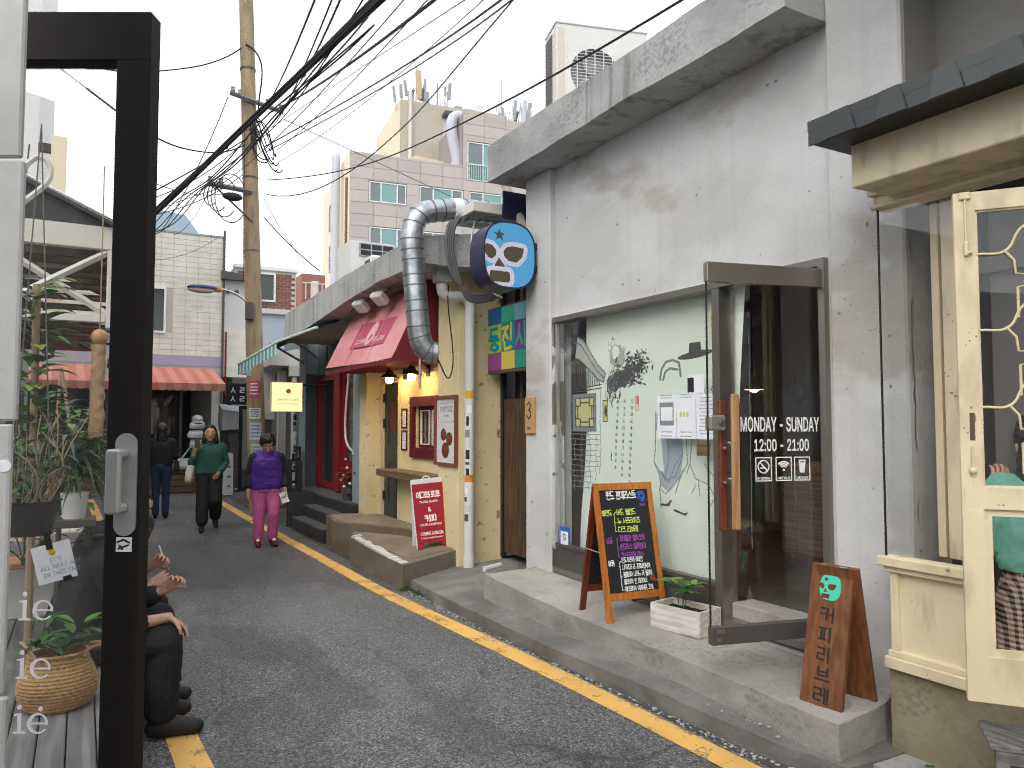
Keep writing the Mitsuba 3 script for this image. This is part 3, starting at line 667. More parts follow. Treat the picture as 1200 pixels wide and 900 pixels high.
solid('pull_cord', tube([(3.99, 3.79, 2.3), (3.99, 3.79, .80)], .0016, 5), 'grey_plastic', 'thin white cord hanging just inside the doorway', 'cord')

# ---------------------------------------------------------------- chalkboard on the step
A, B, Cc = np.array([3.197, 4.349, .268]), np.array([3.69, 4.305, .268]), np.array([3.232, 4.748, .277])
up = (A + Cc) / 2; up[2] = 1.222
cbd = thing('chalkboard_sign', 'orange wooden A-frame chalkboard with handwritten coffee list on the concrete step', 'chalkboard')
CM = M(A, B - A, up - A); wd = float(np.linalg.norm(B - A)); hl = float(np.linalg.norm(up - A))
cf = part(cbd, 'frame', tf(ex(unary_union([sbox(0, 0, .042, hl), sbox(wd - .042, 0, wd, hl), sbox(.042, hl - .05, wd - .042, hl), sbox(.042, .155, wd - .042, .205)]), .022, None, -.022), CM), 'orange_wood')
part(cbd, 'board', tf(bx(.042, wd - .042, .205, hl - .05, -.014, -.008), CM), 'chalkboard', False)
CB = M(Cc + (B - A) + np.array([0, .012, 0]), A - B, (up - Cc)); CBm = CB; hb = hl - .03
part(cbd, 'back_frame', tf(ex(unary_union([sbox(0, 0, .042, hb), sbox(wd - .042, 0, wd, hb), sbox(.042, hb - .05, wd - .042, hb), sbox(.042, .155, wd - .042, .205)]), .022, None, -.022), CB), 'red_wood')
part(cbd, 'back_board', tf(bx(.042, wd - .042, .205, hb - .05, -.014, -.008), CB), 'chalkboard', False)
k1 = A + (up - A) * .5; k2 = Cc + (up - Cc) * .5
part(cbd, 'hinge_wire', tube(np.linspace(k1, k2, 3) , .004, 6), 'steel_bright')
def chalk(text, u, v, h, m, name='chalk_writing', s=.78):
    g, _ = hangul(text, h, .075, .92, .10, r)
    part(cbd, name, tf(ex(affinity.scale(g, s, 1, origin=(0, 0)), .0008), CM @ M((u, v, -.0078))), m, False)
chalk('원두 판매리스트', .10, .86, .055, 'chalk_white', s=.66)
chalk('블렌드', .05, .745, .038, 'chalk_green')
for k, t in enumerate(('버드 블렌드', '노 서프라이즈', '다크 리브레')): chalk(t, .175, .745 - .062 * k, .04, 'chalk_green')
chalk('싱글', .06, .55, .036, 'chalk_purple')
for k, t in enumerate(('과테말라 엘소코로', '온두라스 엘푸엔테', '코스타리카 라스')): chalk(t, .17, .56 - .06 * k, .038, 'chalk_purple', s=.72)
chalk('상품', .055, .395, .036, 'chalk_white')
for k, t in enumerate(('인도 미프라 아타칸', '니카라과 라 프로비덴시아', '콜롬비아 나리뇨 라 플라타', '볼리비아 인 파라이소', '에티오피아 예가체프 코케')): chalk(t, .17, .398 - .05 * k + .012, .034, 'chalk_white', s=.62)
for (a, b, m) in ((.755, .63, 'chalk_green'), (.575, .45, 'chalk_purple'), (.41, .222, 'chalk_white')):
    part(cbd, 'chalk_bracket', tf(ex(strokes([[(.165, a + .012), (.15, a), (.148, b), (.16, b)], [(.149, (a + b) / 2), (.163, (a + b) / 2)]], .0025), .0008), CM @ M((0, 0, -.0078))), m, False)
chalk('품절', wd - .105, .275, .03, 'chalk_red')
o_ = affinity.scale(mk[0].difference(mk[2]), .07, .07, origin=(0, 0)); part(cbd, 'chalk_mask', tf(ex(affinity.translate(o_, wd - .10, .875), .0008), CM @ M((0, 0, -.0078))), 'sign_blue', False)
chalk('리브레', wd - .12, .80, .02, 'chalk_purple')

# ---------------------------------------------------------------- planter box with a leafy seedling
pb = thing('planter_box', 'low white washed wooden box planter on the step by the glass door', 'planter')
PB = M((3.40, 4.15, .28), (.07, -.36, 0), (.28, .07, 0))      # u along the long side
lw_, ww_, hh_ = .40, .24, .165
for nm, b in dict(front=(0, lw_, 0, .014), back=(0, lw_, ww_ - .014, ww_), end=(0, .014, .0141, ww_ - .0141), end_=(lw_ - .014, lw_, .0141, ww_ - .0141)).items():
    part(pb, 'board', tf(cb(b[0], b[1], b[2], b[3], 0, hh_, .003), M((3.40, 4.15, .28), (.07, -.36, 0), (.36, .07, 0))), 'white_wood')
PBm = M((3.40, 4.15, .28), (.07, -.36, 0), (.36, .07, 0))
part(pb, 'soil', tf(rough(bx(.015, lw_ - .015, .015, ww_ - .015, .01, .125), .02, 20, .04), PBm), 'soil')
sp = thing('seedling', 'young green plant with pointed leaves growing in the white planter box', 'plant')
c0 = (PBm @ np.array([.17, .12, .12, 1]))[:3]
for s in range(5):
    a = s * 1.3 + .4; top = c0 + np.array([.07 * math.cos(a), .09 * math.sin(a), .13 + .035 * (s % 3)])
    part(sp, 'stem', tube(spline([c0 + .02 * np.array([math.cos(a), math.sin(a), 0]), (c0 + top) / 2 + [0, 0, .02], top], 6), .003, 5), 'leaf_b')
    for j in range(6):
        part(sp, 'leaf', tf(leaf_mesh(.10 + .04 * r.random(), .042, .35), aim(top, a + j * 1.05 + .3 * r.random(), .35 + .3 * r.random())), ('leaf_b', 'leaf_a', 'leaf_d')[int(r.integers(0, 3)) if j else 0], True)

# ---------------------------------------------------------------- brown two-panel sign with the mask
bs = thing('wooden_sign', 'brown wooden folding sign with green mask and dark vertical lettering at the step end', 'sign')
A, B, Cc = np.array([3.234, 2.772, .245]), np.array([3.262, 2.545, .245]), np.array([3.545, 2.545, .249])
up = (A + (Cc + A - B)) / 2; up[2] = .928
BM = M(A, B - A, up - A); wd = float(np.linalg.norm(B - A)); hl = float(np.linalg.norm(up - A))
part(bs, 'front_panel', tf(cb(0, wd, 0, hl, -.028, 0, .003), BM), 'sign_wood')
BB = M(Cc, A - B, up - (Cc + A - B)); 
part(bs, 'back_panel', tf(cb(0, wd, 0, hl, -.024, .0, .003), M(Cc, A - B, up - (Cc + A - B))), 'sign_wood')
upv = (up - A) / np.linalg.norm(up - A)
for t in (.25, .75): part(bs, 'hinge', cb(up[0] - .012, up[0] + .03, up[1] - wd * t - .02, up[1] - wd * t + .02, .924, .929, .001), 'steel_bright')
emblem(bs, BM @ M((wd * .5, hl - .115, 0)), .115, 'mask_green', 'mask_green', 'red_wood', 'ink', .0022)
for k, ch in enumerate('커피리브레'):
    g, _ = hangul(ch, .066, .065)
    part(bs, 'carved_letter', tf(ex(affinity.scale(g, 1.15, 1, origin=(0, 0)), .002), BM @ M((wd * .34, hl - .285 - .098 * k, 0))), 'ink', False)

# ---------------------------------------------------------------- cream shop at the right edge
cs = thing('cream_shop', 'cream painted wooden shop bay with dark shingle canopy at the right edge', 'building')
BX = 3.5
part(cs, 'base', rough(slab([(3.51, 2.45, .465), (3.51, .2, .465), (4.2, .2, .465), (4.2, 2.40, .465)], -.05), .012, 8, .08, 21), 'mustard_stucco', 40)
part(cs, 'bottom_rail', cat(cb(BX - .03, BX + .04, 2.02, 2.455, .46, .515), cb(BX - .012, BX + .04, 2.02, 2.445, .515, .545)), 'cream_paint')
part(cs, 'panel', bx(BX + .022, BX + .04, 2.02, 2.43, .545, .925), 'cream_paint', False)
for y0, y1 in ((2.395, 2.435), (2.02, 2.06)): part(cs, 'panel_post', cb(BX, BX + .05, y0, y1, .545, .925), 'cream_paint')
part(cs, 'sill', cat(cb(BX - .045, BX + .06, 2.0, 2.475, .955, 1.0), cb(BX - .02, BX + .05, 2.02, 2.455, .925, .954)), 'cream_paint')
part(cs, 'bay_pane', quad((BX + .005, 2.45, 1.0), (BX + .005, 2.02, 1.0), (BX + .005, 2.02, 2.76), (BX + .005, 2.45, 2.76)), 'glass', False)
part(cs, 'side_pane', quad((BX + .005, 2.45, 1.0), (BX + .26, 2.44, 1.0), (BX + .26, 2.44, 2.76), (BX + .005, 2.45, 2.76)), 'glass', False)
part(cs, 'glass_edge', bx(BX, BX + .008, 2.448, 2.456, 1.0, 2.76), 'black_paint', False)
part(cs, 'corner_post', cb(BX + .18, BX + .25, 2.16, 2.24, 1.0, 2.76), 'cream_paint')
part(cs, 'post_strip', cb(BX + .19, BX + .22, 2.26, 2.30, 1.0, 2.76), 'cream_plain')
part(cs, 'head_rail', cat(cb(BX - .05, BX + .1, -.5, 2.475, 2.80, 2.86), cb(BX - .02, BX + .1, -.5, 2.46, 2.755, 2.80), cb(BX - .035, BX + .1, -.5, 2.468, 2.735, 2.754)), 'cream_paint')
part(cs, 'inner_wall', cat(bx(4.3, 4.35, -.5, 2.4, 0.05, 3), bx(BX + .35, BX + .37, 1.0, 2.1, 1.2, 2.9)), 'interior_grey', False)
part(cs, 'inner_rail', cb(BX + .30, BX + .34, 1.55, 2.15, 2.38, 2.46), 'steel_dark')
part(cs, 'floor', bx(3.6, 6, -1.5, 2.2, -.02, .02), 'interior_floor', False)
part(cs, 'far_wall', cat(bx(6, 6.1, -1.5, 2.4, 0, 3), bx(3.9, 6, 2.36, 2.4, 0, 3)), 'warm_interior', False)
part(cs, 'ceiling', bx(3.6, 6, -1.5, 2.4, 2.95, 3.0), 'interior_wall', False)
# fascia and shingled canopy
part(cs, 'fascia', cb(3.20, 3.5, -1.5, 2.375, 2.78, 3.0, .006), 'cream_paint')
part(cs, 'canopy_deck', slab([(3.0, 2.45, 3.075), (3.0, -1.5, 3.075), (4.3, -1.5, 3.50), (4.3, 2.45, 3.50)], 2.985), 'black_paint', False)
cu = -1.5; edges = [2.45]
rr = np.random.default_rng(5)
while edges[-1] > -1.3: edges.append(edges[-1] - (.10 if len(edges) % 2 else .15) * (.92 + .16 * rr.random()))
for i in range(len(edges) - 1):
    a, b = edges[i], edges[i + 1]; s = .03 if i % 2 else -.03; t = .03 if (i + 1) % 2 else -.03
    if i == 0: s = 0
    p = Polygon([(-a + .0025, 2.972), (-b - .0025, 2.972), (-b + t - .0025, 3.088), (-a + s + .0025, 3.088)])
    m = ('shingle', 'shingle_light', 'shingle_dark')[int(rr.integers(0, 3))]
    part(cs, 'shingle', cat(tf(ex(p, .009 + .011 * (i % 2)), M((3.0, 0, 0), (0, -1, 0), (0, 0, 1))),
         slab([(2.99, a - s, 3.09), (2.99, b - t, 3.09), (3.35, b - t, 3.205), (3.35, a - s, 3.205)], 3.04)), m, False)
# upper storey set back, shade deepened by an added eave and dark sheet
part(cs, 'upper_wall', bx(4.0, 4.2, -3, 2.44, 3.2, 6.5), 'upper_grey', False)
part(cs, 'pillar_shade_sheet', bx(3.72, 4.2, 2.424, 2.438, 3.1, 4.33), 'upper_grey', False)  # dark sheet covering the pillar side, its colour stands in for shade
part(cs, 'added_shade_eave', bx(2.95, 6, -3, 2.42, 4.34, 4.5), 'eave_concrete', False)  # added slab just above the view, there to shade the wall below
# door leaf with ornamental bars, swung out
L0 = np.array([3.07, 1.81, 0]); ld = np.array([.609, -.793, 0])
LM = M(L0 + np.array([0, 0, .565]), ld, (0, 0, 1)); lw = .62; lh = 2.02
leaf = part(cs, 'door', tf(ex(unary_union([sbox(0, 0, .075, lh), sbox(lw - .075, 0, lw, lh), sbox(.075, lh - .075, lw - .075, lh), sbox(.075, 0, lw - .075, .175), sbox(.075, .75, lw - .075, .835)]), .04, None, -.04), LM), 'cream_paint', False)
part(leaf, 'lower_moulding', tf(ex(frame2(.075, lw - .075, .175, .75, .028), .02, None, -.035), LM), 'cream_paint', False)
part(leaf, 'upper_moulding', tf(ex(frame2(.075, lw - .075, .835, lh - .075, .008), .012, None, -.022), LM), 'cream_paint', False)
part(leaf, 'upper_pane', tf(quad((.075, .835, -.02), (lw - .075, .835, -.02), (lw - .075, lh - .075, -.02), (.075, lh - .075, -.02)), LM), 'glass', False)
gl = []
for k in range(3):
    v = 1.765 - .307 * k
    arc = [(.31 - .105 * math.cos(t), v + .03 + .095 * math.sin(t)) for t in np.linspace(0, math.pi, 11)]
    gl += [[(.078, v), (.12, v), (.165, v + .002), (.195, v + .025)] + arc[1:], [(.17, v + .012), (.205, v - .03), (.21, v - .085), (.24, v - .09), (.24, v - .135), (.215, v - .14), (.215, v - .26)],
           [(.24, v - .112), (.268, v - .112)], [(.42, v + .06), (.43, v + .02), (.46, v), (.542, v)], [(.45, v + .012), (.415, v - .03), (.41, v - .085), (.38, v - .09), (.38, v - .135), (.405, v - .14), (.405, v - .26)], [(.268, v - .14), (.268, v - .085), (.352, v - .085), (.352, v - .14), (.268, v - .14)], [(.352, v - .112), (.38, v - .112)]]
gl.append([(.31, 1.865), (.31, lh - .08)])
part(leaf, 'grille', cat(*[tf(tube(spline([(u, v, -.012) for u, v in s], 40) if len(s) > 10 else [(u, v, -.012) for u, v in s], .0055, 6), LM) for s in gl]), 'cream_plain', True)
part(leaf, 'bolt', tf(cat(tube([(.04, lh - .02, .006), (.04, lh - .26, .006)], .004, 6), cb(.02, .06, lh - .03, lh, 0, .012), cb(.032, .05, lh - .26, lh - .20, 0, .014), tube([(.04, lh - .25, .012), (.06, lh - .245, .012)], .006, 6)), LM), 'cream_plain')
part(leaf, 'flush_bolt', tf(cb(.034, .052, 1.02, 1.13, -.002, .002, .001), LM), 'rusty')
part(leaf, 'knob', tf(cat(tube([(.04, .88, .01), (.04, 1.0, .01)], .004, 6), ball((.04, .90, .012), .014, 1)), LM), 'cream_plain')
# timber steps below the door
wsx = thing('timber_steps', 'weathered grey wooden steps below the cream door', 'steps')
SM = M((3.02, 1.45, 0), (.609, -.793, 0), (.793, .609, 0))
part(wsx, 'riser', tf(ex(frame2(0, .7, .19, .40, .045), .02), M((3.10, 1.73, 0), (.609, -.793, 0), (0, 0, 1))), 'deck_wood', False)
part(wsx, 'riser_board', tf(bx(.0, .7, .19, .40, -.02, -.002), M((3.10, 1.73, 0), (.609, -.793, 0), (0, 0, 1))), 'steel_dark', False)
for i in range(3): part(wsx, 'plank', tf(cb(-.02, .72, -.02 + .09 * i, .065 + .09 * i, .40, .425), M((3.10, 1.73, 0), (.609, -.793, 0), (.793, .609, 0))), 'deck_wood')
for i in range(3): part(wsx, 'plank', tf(cb(-.05 + .02 * i, .72, -.27 + .09 * i, -.185 + .09 * i, .165, .19), M((3.10, 1.73, 0), (.609, -.793, 0), (.793, .609, 0))), 'deck_wood')
part(wsx, 'lower_riser', tf(bx(.0, .7, -.26, -.24, 0, .165), M((3.10, 1.73, 0), (.609, -.793, 0), (.793, .609, 0))), 'deck_wood', False)
# air conditioner on the coffee shop roof
ac = thing('air_conditioner', 'white air conditioner unit with round fan grille on the coffee shop roof', 'air conditioner')

# air conditioner: casing with round grille towards the street corner
q0 = np.array([3.86, 6.02, 4.36]); fd = np.array([.964, -.267, 0]); bd = np.array([.267, .964, 0])
AM = M(q0, fd, (0, 0, 1)); aw, ah = .93, 1.12
part(ac, 'casing', tf(cat(ex(sbox(0, 0, aw, ah).difference(Point(.385, .66).buffer(.247)), .08, None, -.088), bx(0, aw, 0, ah, -.36, -.105)), AM), 'ac_white', False)
part(ac, 'side_coil', tf(cat(*[bx(-.006, .004, .06, ah - .05, -.36 + .012 * k, -.354 + .012 * k) for k in range(19)]), AM), 'steel_dark', False, kind='stuff')
part(ac, 'corner_panel', tf(cb(-.004, .10, .02, ah - .02, -.12, -.004, .02), AM), 'ac_cream')
part(ac, 'front_panel', tf(ex(sbox(.11, .06, .66, .98).difference(Point(.385, .66).buffer(.245)), .012, None, -.012), AM), 'ac_white', False)
part(ac, 'fan_recess', tf(lathe([(0, -.10), (.245, -.10), (.245, -.002), (.25, 0)], 32), AM @ M((.385, .66, 0))), 'grey_plastic')
for k in range(3):
    b = leaf_mesh(.20, .16, .0); part(ac, 'fan_blade', tf(b, AM @ M((.385, .66, -.07)) @ trimesh.transformations.euler_matrix(.4, 0, 2.094 * k)), 'grey_plastic', True)
for k in range(-7, 8):
    h = math.sqrt(max(.0001, .245 ** 2 - (.031 * k) ** 2)); part(ac, 'grille_bar', tf(cb(.385 - h, .385 + h, .655 + .031 * k, .661 + .031 * k, -.006, 0, .001), AM), 'ac_white')
for k in range(-2, 3):
    u = .385 + .09 * k; h = math.sqrt(.245 ** 2 - (.09 * k) ** 2); part(ac, 'grille_bar', tf(cb(u - .004, u + .004, .66 - h, .66 + h, 0.001, .006, .001), AM), 'ac_white')
part(ac, 'badge', tf(ex(affinity.scale(Point(.80, .84).buffer(.045), 1.3, .7), .003), AM), 'mask_blue', False)
part(ac, 'top_seam', tf(cb(-.01, aw + .01, ah, ah + .015, -.37, .005, .006), AM), 'ac_white')

# ---------------------------------------------------------------- the mask sign
ms = thing('mask_sign', 'thick rounded blue wrestling mask sign on an arm from the white pillar', 'sign')
o = affinity.scale(mk[0], .55, .55, origin=(0, 0))
MS = WY(6.10, 3.395, 3.20)
part(ms, 'box', tf(ex(o, .27, None, -.275), MS), 'navy', 30)
emblem(ms, MS, .525, 'mask_blue', 'lavender', 'mask_olive', 'mask_olive', .004)
part(ms, 'rim', tf(ex(o.difference(o.buffer(-.014)), .012, None, -.004), MS), 'navy', False)
part(ms, 'arm', cat(cb(3.64, 3.70, 6.16, 6.28, 3.12, 3.30, .01), cb(3.66, 3.71, 6.12, 6.32, 3.07, 3.14, .006), cb(3.66, 3.71, 6.12, 6.32, 3.28, 3.35, .006)), 'navy')
q = thing('number_plaque', 'narrow wooden house number plaque with a dark figure three on the white pillar', 'plaque')
part(q, 'board', cb(3.668, 3.70, 6.14, 6.30, 1.56, 1.90, .004), 'plaque_wood')
part(q, 'numeral', tf(ex(strokes([[(-.03, .10), (0, .125), (.03, .10), (.025, .07), (-.005, .055), (.03, .035), (.035, 0), (0, -.03), (-.035, 0)]], .007), .001), WX(3.6675, 6.222, 1.73)), 'ink', False)
part(q, 'small_text', latin('TRES', .02, WX(3.6675, 6.222, 1.60), center=True), 'ink', False)

# ---------------------------------------------------------------- passage between the houses: gate, patterned sign, small roof, leaning lagged pipe
gt = thing('dark_gate', 'dark brown wooden gate in the narrow passage beside the white pillar', 'gate')
part(gt, 'frame', cat(cb(4.0, 4.06, 7.36, 7.50, .22, 3.3), cb(4.0, 4.06, 6.35, 6.42, .22, 3.3)), 'black_paint')
for i in range(5): part(gt, 'plank', cb(4.02, 4.05, 6.43 + .186 * i, 6.61 + .186 * i, .27, 1.92 - .0 * i, .004), 'door_wood')
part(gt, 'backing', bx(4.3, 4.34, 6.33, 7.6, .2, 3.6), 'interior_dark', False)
part(gt, 'hinge', cb(3.95, 4.0, 7.40, 7.46, 1.50, 1.60, .006), 'black_paint'); part(gt, 'hinge', cb(3.95, 4.0, 7.40, 7.46, .62, .72, .006), 'rusty')
part(gt, 'rail', cyl((4.1, 7.1, 1.9), (4.1, 7.1, 3.3), .02, 8), 'steel_dark')
sg = thing('patchwork_sign', 'sign of coloured squares with three brushed characters above the dark gate', 'sign')
part(sg, 'box', cb(3.806, 3.87, 6.36, 7.325, 2.18, 2.885, .006), 'steel_dark')
cols = ['sq_blue', 'sq_green', 'sq_aqua', 'sq_blue', 'sq_lime', 'sq_teal', 'sq_violet', 'sq_lime', 'sq_plum', 'sq_gold', 'sq_pine', 'sq_violet']
y0s = [7.31, 7.009, 6.728, 6.48, 6.36]
zrow = [(2.868, 2.70), (2.70, 2.40), (2.40, 2.215)]
for i in range(3):
    for j in range(4):
        part(sg, 'square', bx(3.80, 3.806, y0s[j + 1] + .001, y0s[j] - .001, zrow[i][1] + .001, zrow[i][0] - .001), cols[i * 4 + j], False)
for j, (ch, m) in enumerate((('동', 'sq_teal'), ('진', 'sq_gold'), ('시', 'sq_green'))):
    part(sg, 'character', tf(ex(hangul(ch, .23, .075, jit=.10, r=np.random.default_rng(j + 2))[0], .003), WX(3.80, y0s[j] - .035, 2.43)), m, False)
rf = thing('gate_roof', 'thin weathered roof slab over the passage behind the mask sign', 'roof')
part(rf, 'slab', slab([(3.32, 7.35, 3.83), (3.32, 6.72, 3.83), (4.6, 6.66, 3.95), (4.6, 7.35, 3.95)][::-1], 3.76), 'eave_concrete', False)
part(rf, 'edge', cat(cb(3.30, 3.33, 6.68, 7.36, 3.74, 3.84), cb(3.30, 3.62, 6.66, 6.70, 3.74, 3.84)), 'tile_white')
part(rf, 'panel', bx(3.62, 4.6, 6.64, 6.66, 3.70, 3.98), 'navy', False)
solid('lagged_pipe', cat(tube(spline([(3.840,7.000,4.186), (3.820,6.800,3.905), (3.817,6.500,3.554)], 14), [.045 + .006 * (i % 3 == 0) for i in range(14)], 10)), 'lagging', 'pale bandaged pipe leaning down behind the mask sign', 'pipe')

# ---------------------------------------------------------------- yellow tart shop
yb = thing('tart_shop', 'low yellow stuccoed shop with serving window and red awning', 'building')
part(yb, 'pier', rough(cat(cb(3.48, 3.62, 7.375, 7.905, .1, 3.3, .006)), .006, 6, .12, 31), 'yellow_stucco', 40)
part(yb, 'end_wall', bx(3.60, 4.02, 7.40, 7.62, .1, 3.45), 'yellow_stucco', False)
part(yb, 'pier', cb(3.42, 3.64, 10.20, 10.50, .3, 2.7, .006), 'yellow_stucco')
wl = sbox(-10.25, .1, -7.9, 3.3).difference(sbox(-10.14, .39, -9.48, 2.20)).difference(sbox(-8.90, 1.30, -8.0, 1.93))
part(yb, 'wall', tf(ex(wl, .16), WX(3.78)), 'yellow_stucco', False)
dd = part(yb, 'door', cb(3.66, 3.70, 9.49, 10.13, .40, 2.19, .004), 'dark_green_door')
for z in (.62, 1.60, 1.95): part(dd, 'hinge', cb(3.635, 3.66, 10.10, 10.14, z, z + .12, .004), 'black_paint')
part(dd, 'panel', tf(ex(frame2(-9.98, -9.62, 1.35, 2.02, .03), .012), WX(3.66)), 'dark_green_door', False)
part(dd, 'panel', tf(ex(frame2(-9.98, -9.62, .55, 1.15, .03), .012), WX(3.66)), 'dark_green_door', False)
part(dd, 'poster', bx(3.656, 3.66, 9.68, 9.92, 1.55, 1.95), 'maroon', False)
part(dd, 'latch', cb(3.64, 3.66, 9.53, 9.60, 1.28, 1.36, .003), 'steel_bright')
part(dd, 'sticker', bx(3.657, 3.66, 9.55, 9.63, 1.38, 1.47), 'white', False)
part(dd, 'frame', tf(ex(sbox(-10.18, .4, -9.44, 2.24).difference(sbox(-10.135, .4, -9.485, 2.195)), .03), WX(3.635)), 'cream_plain', False)
ww = part(yb, 'window', tf(ex(frame2(-9.0, -7.906, 1.24, 1.985, .10, .12), .05), WX(3.625)), 'maroon', False)
part(ww, 'sash', tf(ex(unary_union([frame2(-8.88, -8.02, 1.36, 1.865, .09, .06), sbox(-8.52, 1.36, -8.46, 1.865)]), .03), WX(3.68)), 'maroon', False)
part(ww, 'mullion', tf(ex(unary_union([frame2(-8.80, -8.53, 1.40, 1.82, .012), frame2(-8.45, -8.10, 1.40, 1.82, .012)]), .02), WX(3.66)), 'white', False)
part(ww, 'pane', tf(quad((-8.9, 1.3, 0), (-8.0, 1.3, 0), (-8.0, 1.93, 0), (-8.9, 1.93, 0)), WX(3.675)), 'glass', False)
part(yb, 'back_room', cat(bx(4.4, 4.42, 7.7, 10.4, .3, 3.2), bx(3.8, 4.4, 7.7, 7.72, .3, 3.2), bx(3.8, 4.4, 10.35, 10.4, .3, 3.2)), 'interior_wall', False)
part(yb, 'serving_ledge', rough(cb(3.36, 3.63, 7.906, 9.62, .985, 1.075, .008), .008, 9, .07, 33), 'ledge_wood', 40)
# steps: diagonal upper step and a triangular lower one with a broken tile edge
us = slab([(2.86, 9.78, .41), (2.87, 9.62, .41), (3.33, 8.80, .405), (3.48, 8.15, .40), (3.70, 7.95, .40), (3.70, 10.5, .41), (2.95, 10.45, .41)][::-1], .0)
part(yb, 'upper_step', rough(us, .012, 6, .08, 35), 'brown_concrete', 40)
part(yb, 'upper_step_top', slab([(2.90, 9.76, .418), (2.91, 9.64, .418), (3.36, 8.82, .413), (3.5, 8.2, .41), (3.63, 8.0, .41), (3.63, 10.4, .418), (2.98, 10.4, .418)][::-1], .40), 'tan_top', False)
ls = slab([(2.79, 8.86, .315), (2.80, 8.0, .27), (2.82, 7.24, .25), (3.52, 7.43, .325), (3.6, 7.9, .33), (3.36, 8.78, .32), (2.98, 9.35, .32)], -.02)
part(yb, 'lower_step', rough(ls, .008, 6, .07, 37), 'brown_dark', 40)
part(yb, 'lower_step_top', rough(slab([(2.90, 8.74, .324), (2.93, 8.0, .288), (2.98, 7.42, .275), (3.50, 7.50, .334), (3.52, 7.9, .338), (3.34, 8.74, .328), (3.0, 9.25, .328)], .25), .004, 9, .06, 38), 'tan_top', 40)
rr = np.random.default_rng(12)
for k in range(12):
    y = 8.75 - .125 * k; z = .32 - .0464 * (8.8 - y); x = 2.815 + .01 * rr.random(); s = .02 + .03 * rr.random()
    part(yb, 'broken_tile', slab([(x, y + .055, z + .012), (x, y - .05, z + .010), (x + s + .04, y - .05 - .02 * rr.random(), z + .014), (x + s + .05 * rr.random(), y + .05, z + .014)], z - .03), 'tile_white', False)
part(yb, 'broken_tile', slab([(2.80, 8.86, .335), (2.95, 8.9, .335), (2.95, 9.0, .335), (2.85, 8.92, .335)], .30), 'tile_white', False)
# eave of the long low building, sagging, with its turned end
eb = thing('long_eave', 'long grey stained concrete eave over the yellow and grey shops', 'eave')
yy = [13.1, 11.2, 9.6, 8.4, 7.3, 7.10]; zb = [3.02, 3.13, 3.24, 3.29, 3.27, 3.265]; zt = [3.49, 3.54, 3.585, 3.58, 3.56, 3.555]
P_ = []
Ys = np.linspace(13.1, 7.1, 40); ZB = np.interp(Ys[::-1], yy[::-1], zb[::-1])[::-1]; ZT = np.interp(Ys[::-1], yy[::-1], zt[::-1])[::-1]
V, F = [], []
for y, a, b in zip(Ys, ZB, ZT): V += [(2.95, y, a), (2.95, y, b), (4.6, y, b + .02), (4.6, y, a)]
for i in range(39):
    for k in range(4):
        a, b = 4 * i + k, 4 * i + (k + 1) % 4; F += [[a, b, b + 4], [a, b + 4, a + 4]]
F += [[0, 3, 2], [0, 2, 1], [156, 157, 158], [156, 158, 159]]
em = trimesh.Trimesh(V, F, process=False); em.fix_normals()
part(eb, 'slab', rough(em, .025, 3, .13, 41), 'eave_concrete', 40)
part(eb, 'end_return', rough(slab([(2.97, 7.18, 3.56), (3.66, 6.95, 3.62), (4.4, 6.95, 3.62), (4.4, 7.3, 3.62), (3.0, 7.3, 3.56)], 3.26), .02, 4, .1, 42), 'eave_concrete', 40)
# red awning
aw_ = thing('red_awning', 'faded red fabric awning with printed panel over the tart shop', 'awning')
ya, yb_ = 10.55, 7.96
f0, f1, t0, t1 = np.array([2.94, ya, 2.43]), np.array([2.94, yb_, 2.355]), np.array([3.36, ya, 3.25]), np.array([3.36, yb_, 3.25])
def sheet3(a, b, c, d, n=24, th=.012, bul=.0, seed=0):
    u, v = np.meshgrid(np.linspace(0, 1, n), np.linspace(0, 1, 10)); u, v = u.ravel(), v.ravel()
    P = (a[None] * ((1 - u) * (1 - v))[:, None] + b[None] * (u * (1 - v))[:, None] + c[None] * ((1 - u) * v)[:, None] + d[None] * (u * v)[:, None])
    nn = np.cross(b - a, c - a); nn /= np.linalg.norm(nn)
    P = P + nn * ((meshkit.fbm(np.c_[u * 9, v * 3, u * 0], 3, seed) - .5) * bul)[:, None]
    Fq = [[j * n + i, j * n + i + 1, (j + 1) * n + i + 1, (j + 1) * n + i] for j in range(9) for i in range(n - 1)]
    Q = P - nn * th; N = len(P)
    F2 = Fq + [[q[3] + N, q[2] + N, q[1] + N, q[0] + N] for q in Fq]
    tri = [x for q in F2 for x in ([q[0], q[1], q[2]], [q[0], q[2], q[3]])]
    return trimesh.Trimesh(np.r_[P, Q], tri, process=False)
part(aw_, 'canopy', sheet3(f0, f1, t0, t1, 30, .008, .03), 'awning_red', True)
part(aw_, 'valance', bx(2.936, 2.952, yb_, ya, 2.325, 2.375), 'awning_dark', False)
part(aw_, 'end_panel', slab([(2.945, yb_, 2.36), (2.945, yb_ - .01, 2.36), (3.36, yb_ - .01, 3.25), (3.36, yb_, 3.25)], 2.345), 'awning_dark', False)
part(aw_, 'end_panel', bx(3.36, 3.62, yb_ - .01, yb_ + .01, 2.35, 3.25), 'awning_dark', False)
part(aw_, 'lining', bx(2.96, 3.6, yb_, ya, 2.36, 2.368), 'awning_dark', False)
AWM = M(f0 + np.array([-.006, 0, 0]), f1 - f0, t0 - f0); al = float(np.linalg.norm(f1 - f0)); ahh = float(np.linalg.norm(t0 - f0))
part(aw_, 'printed_panel', tf(ex(sbox(al * .30, ahh * .26, al * .80, ahh * .66), .002, None, .010), AWM), 'awning_panel', False)
e_ = affinity.scale(Point(al * .55, ahh * .46).buffer(.12, quad_segs=10), 1.2, 1.4)
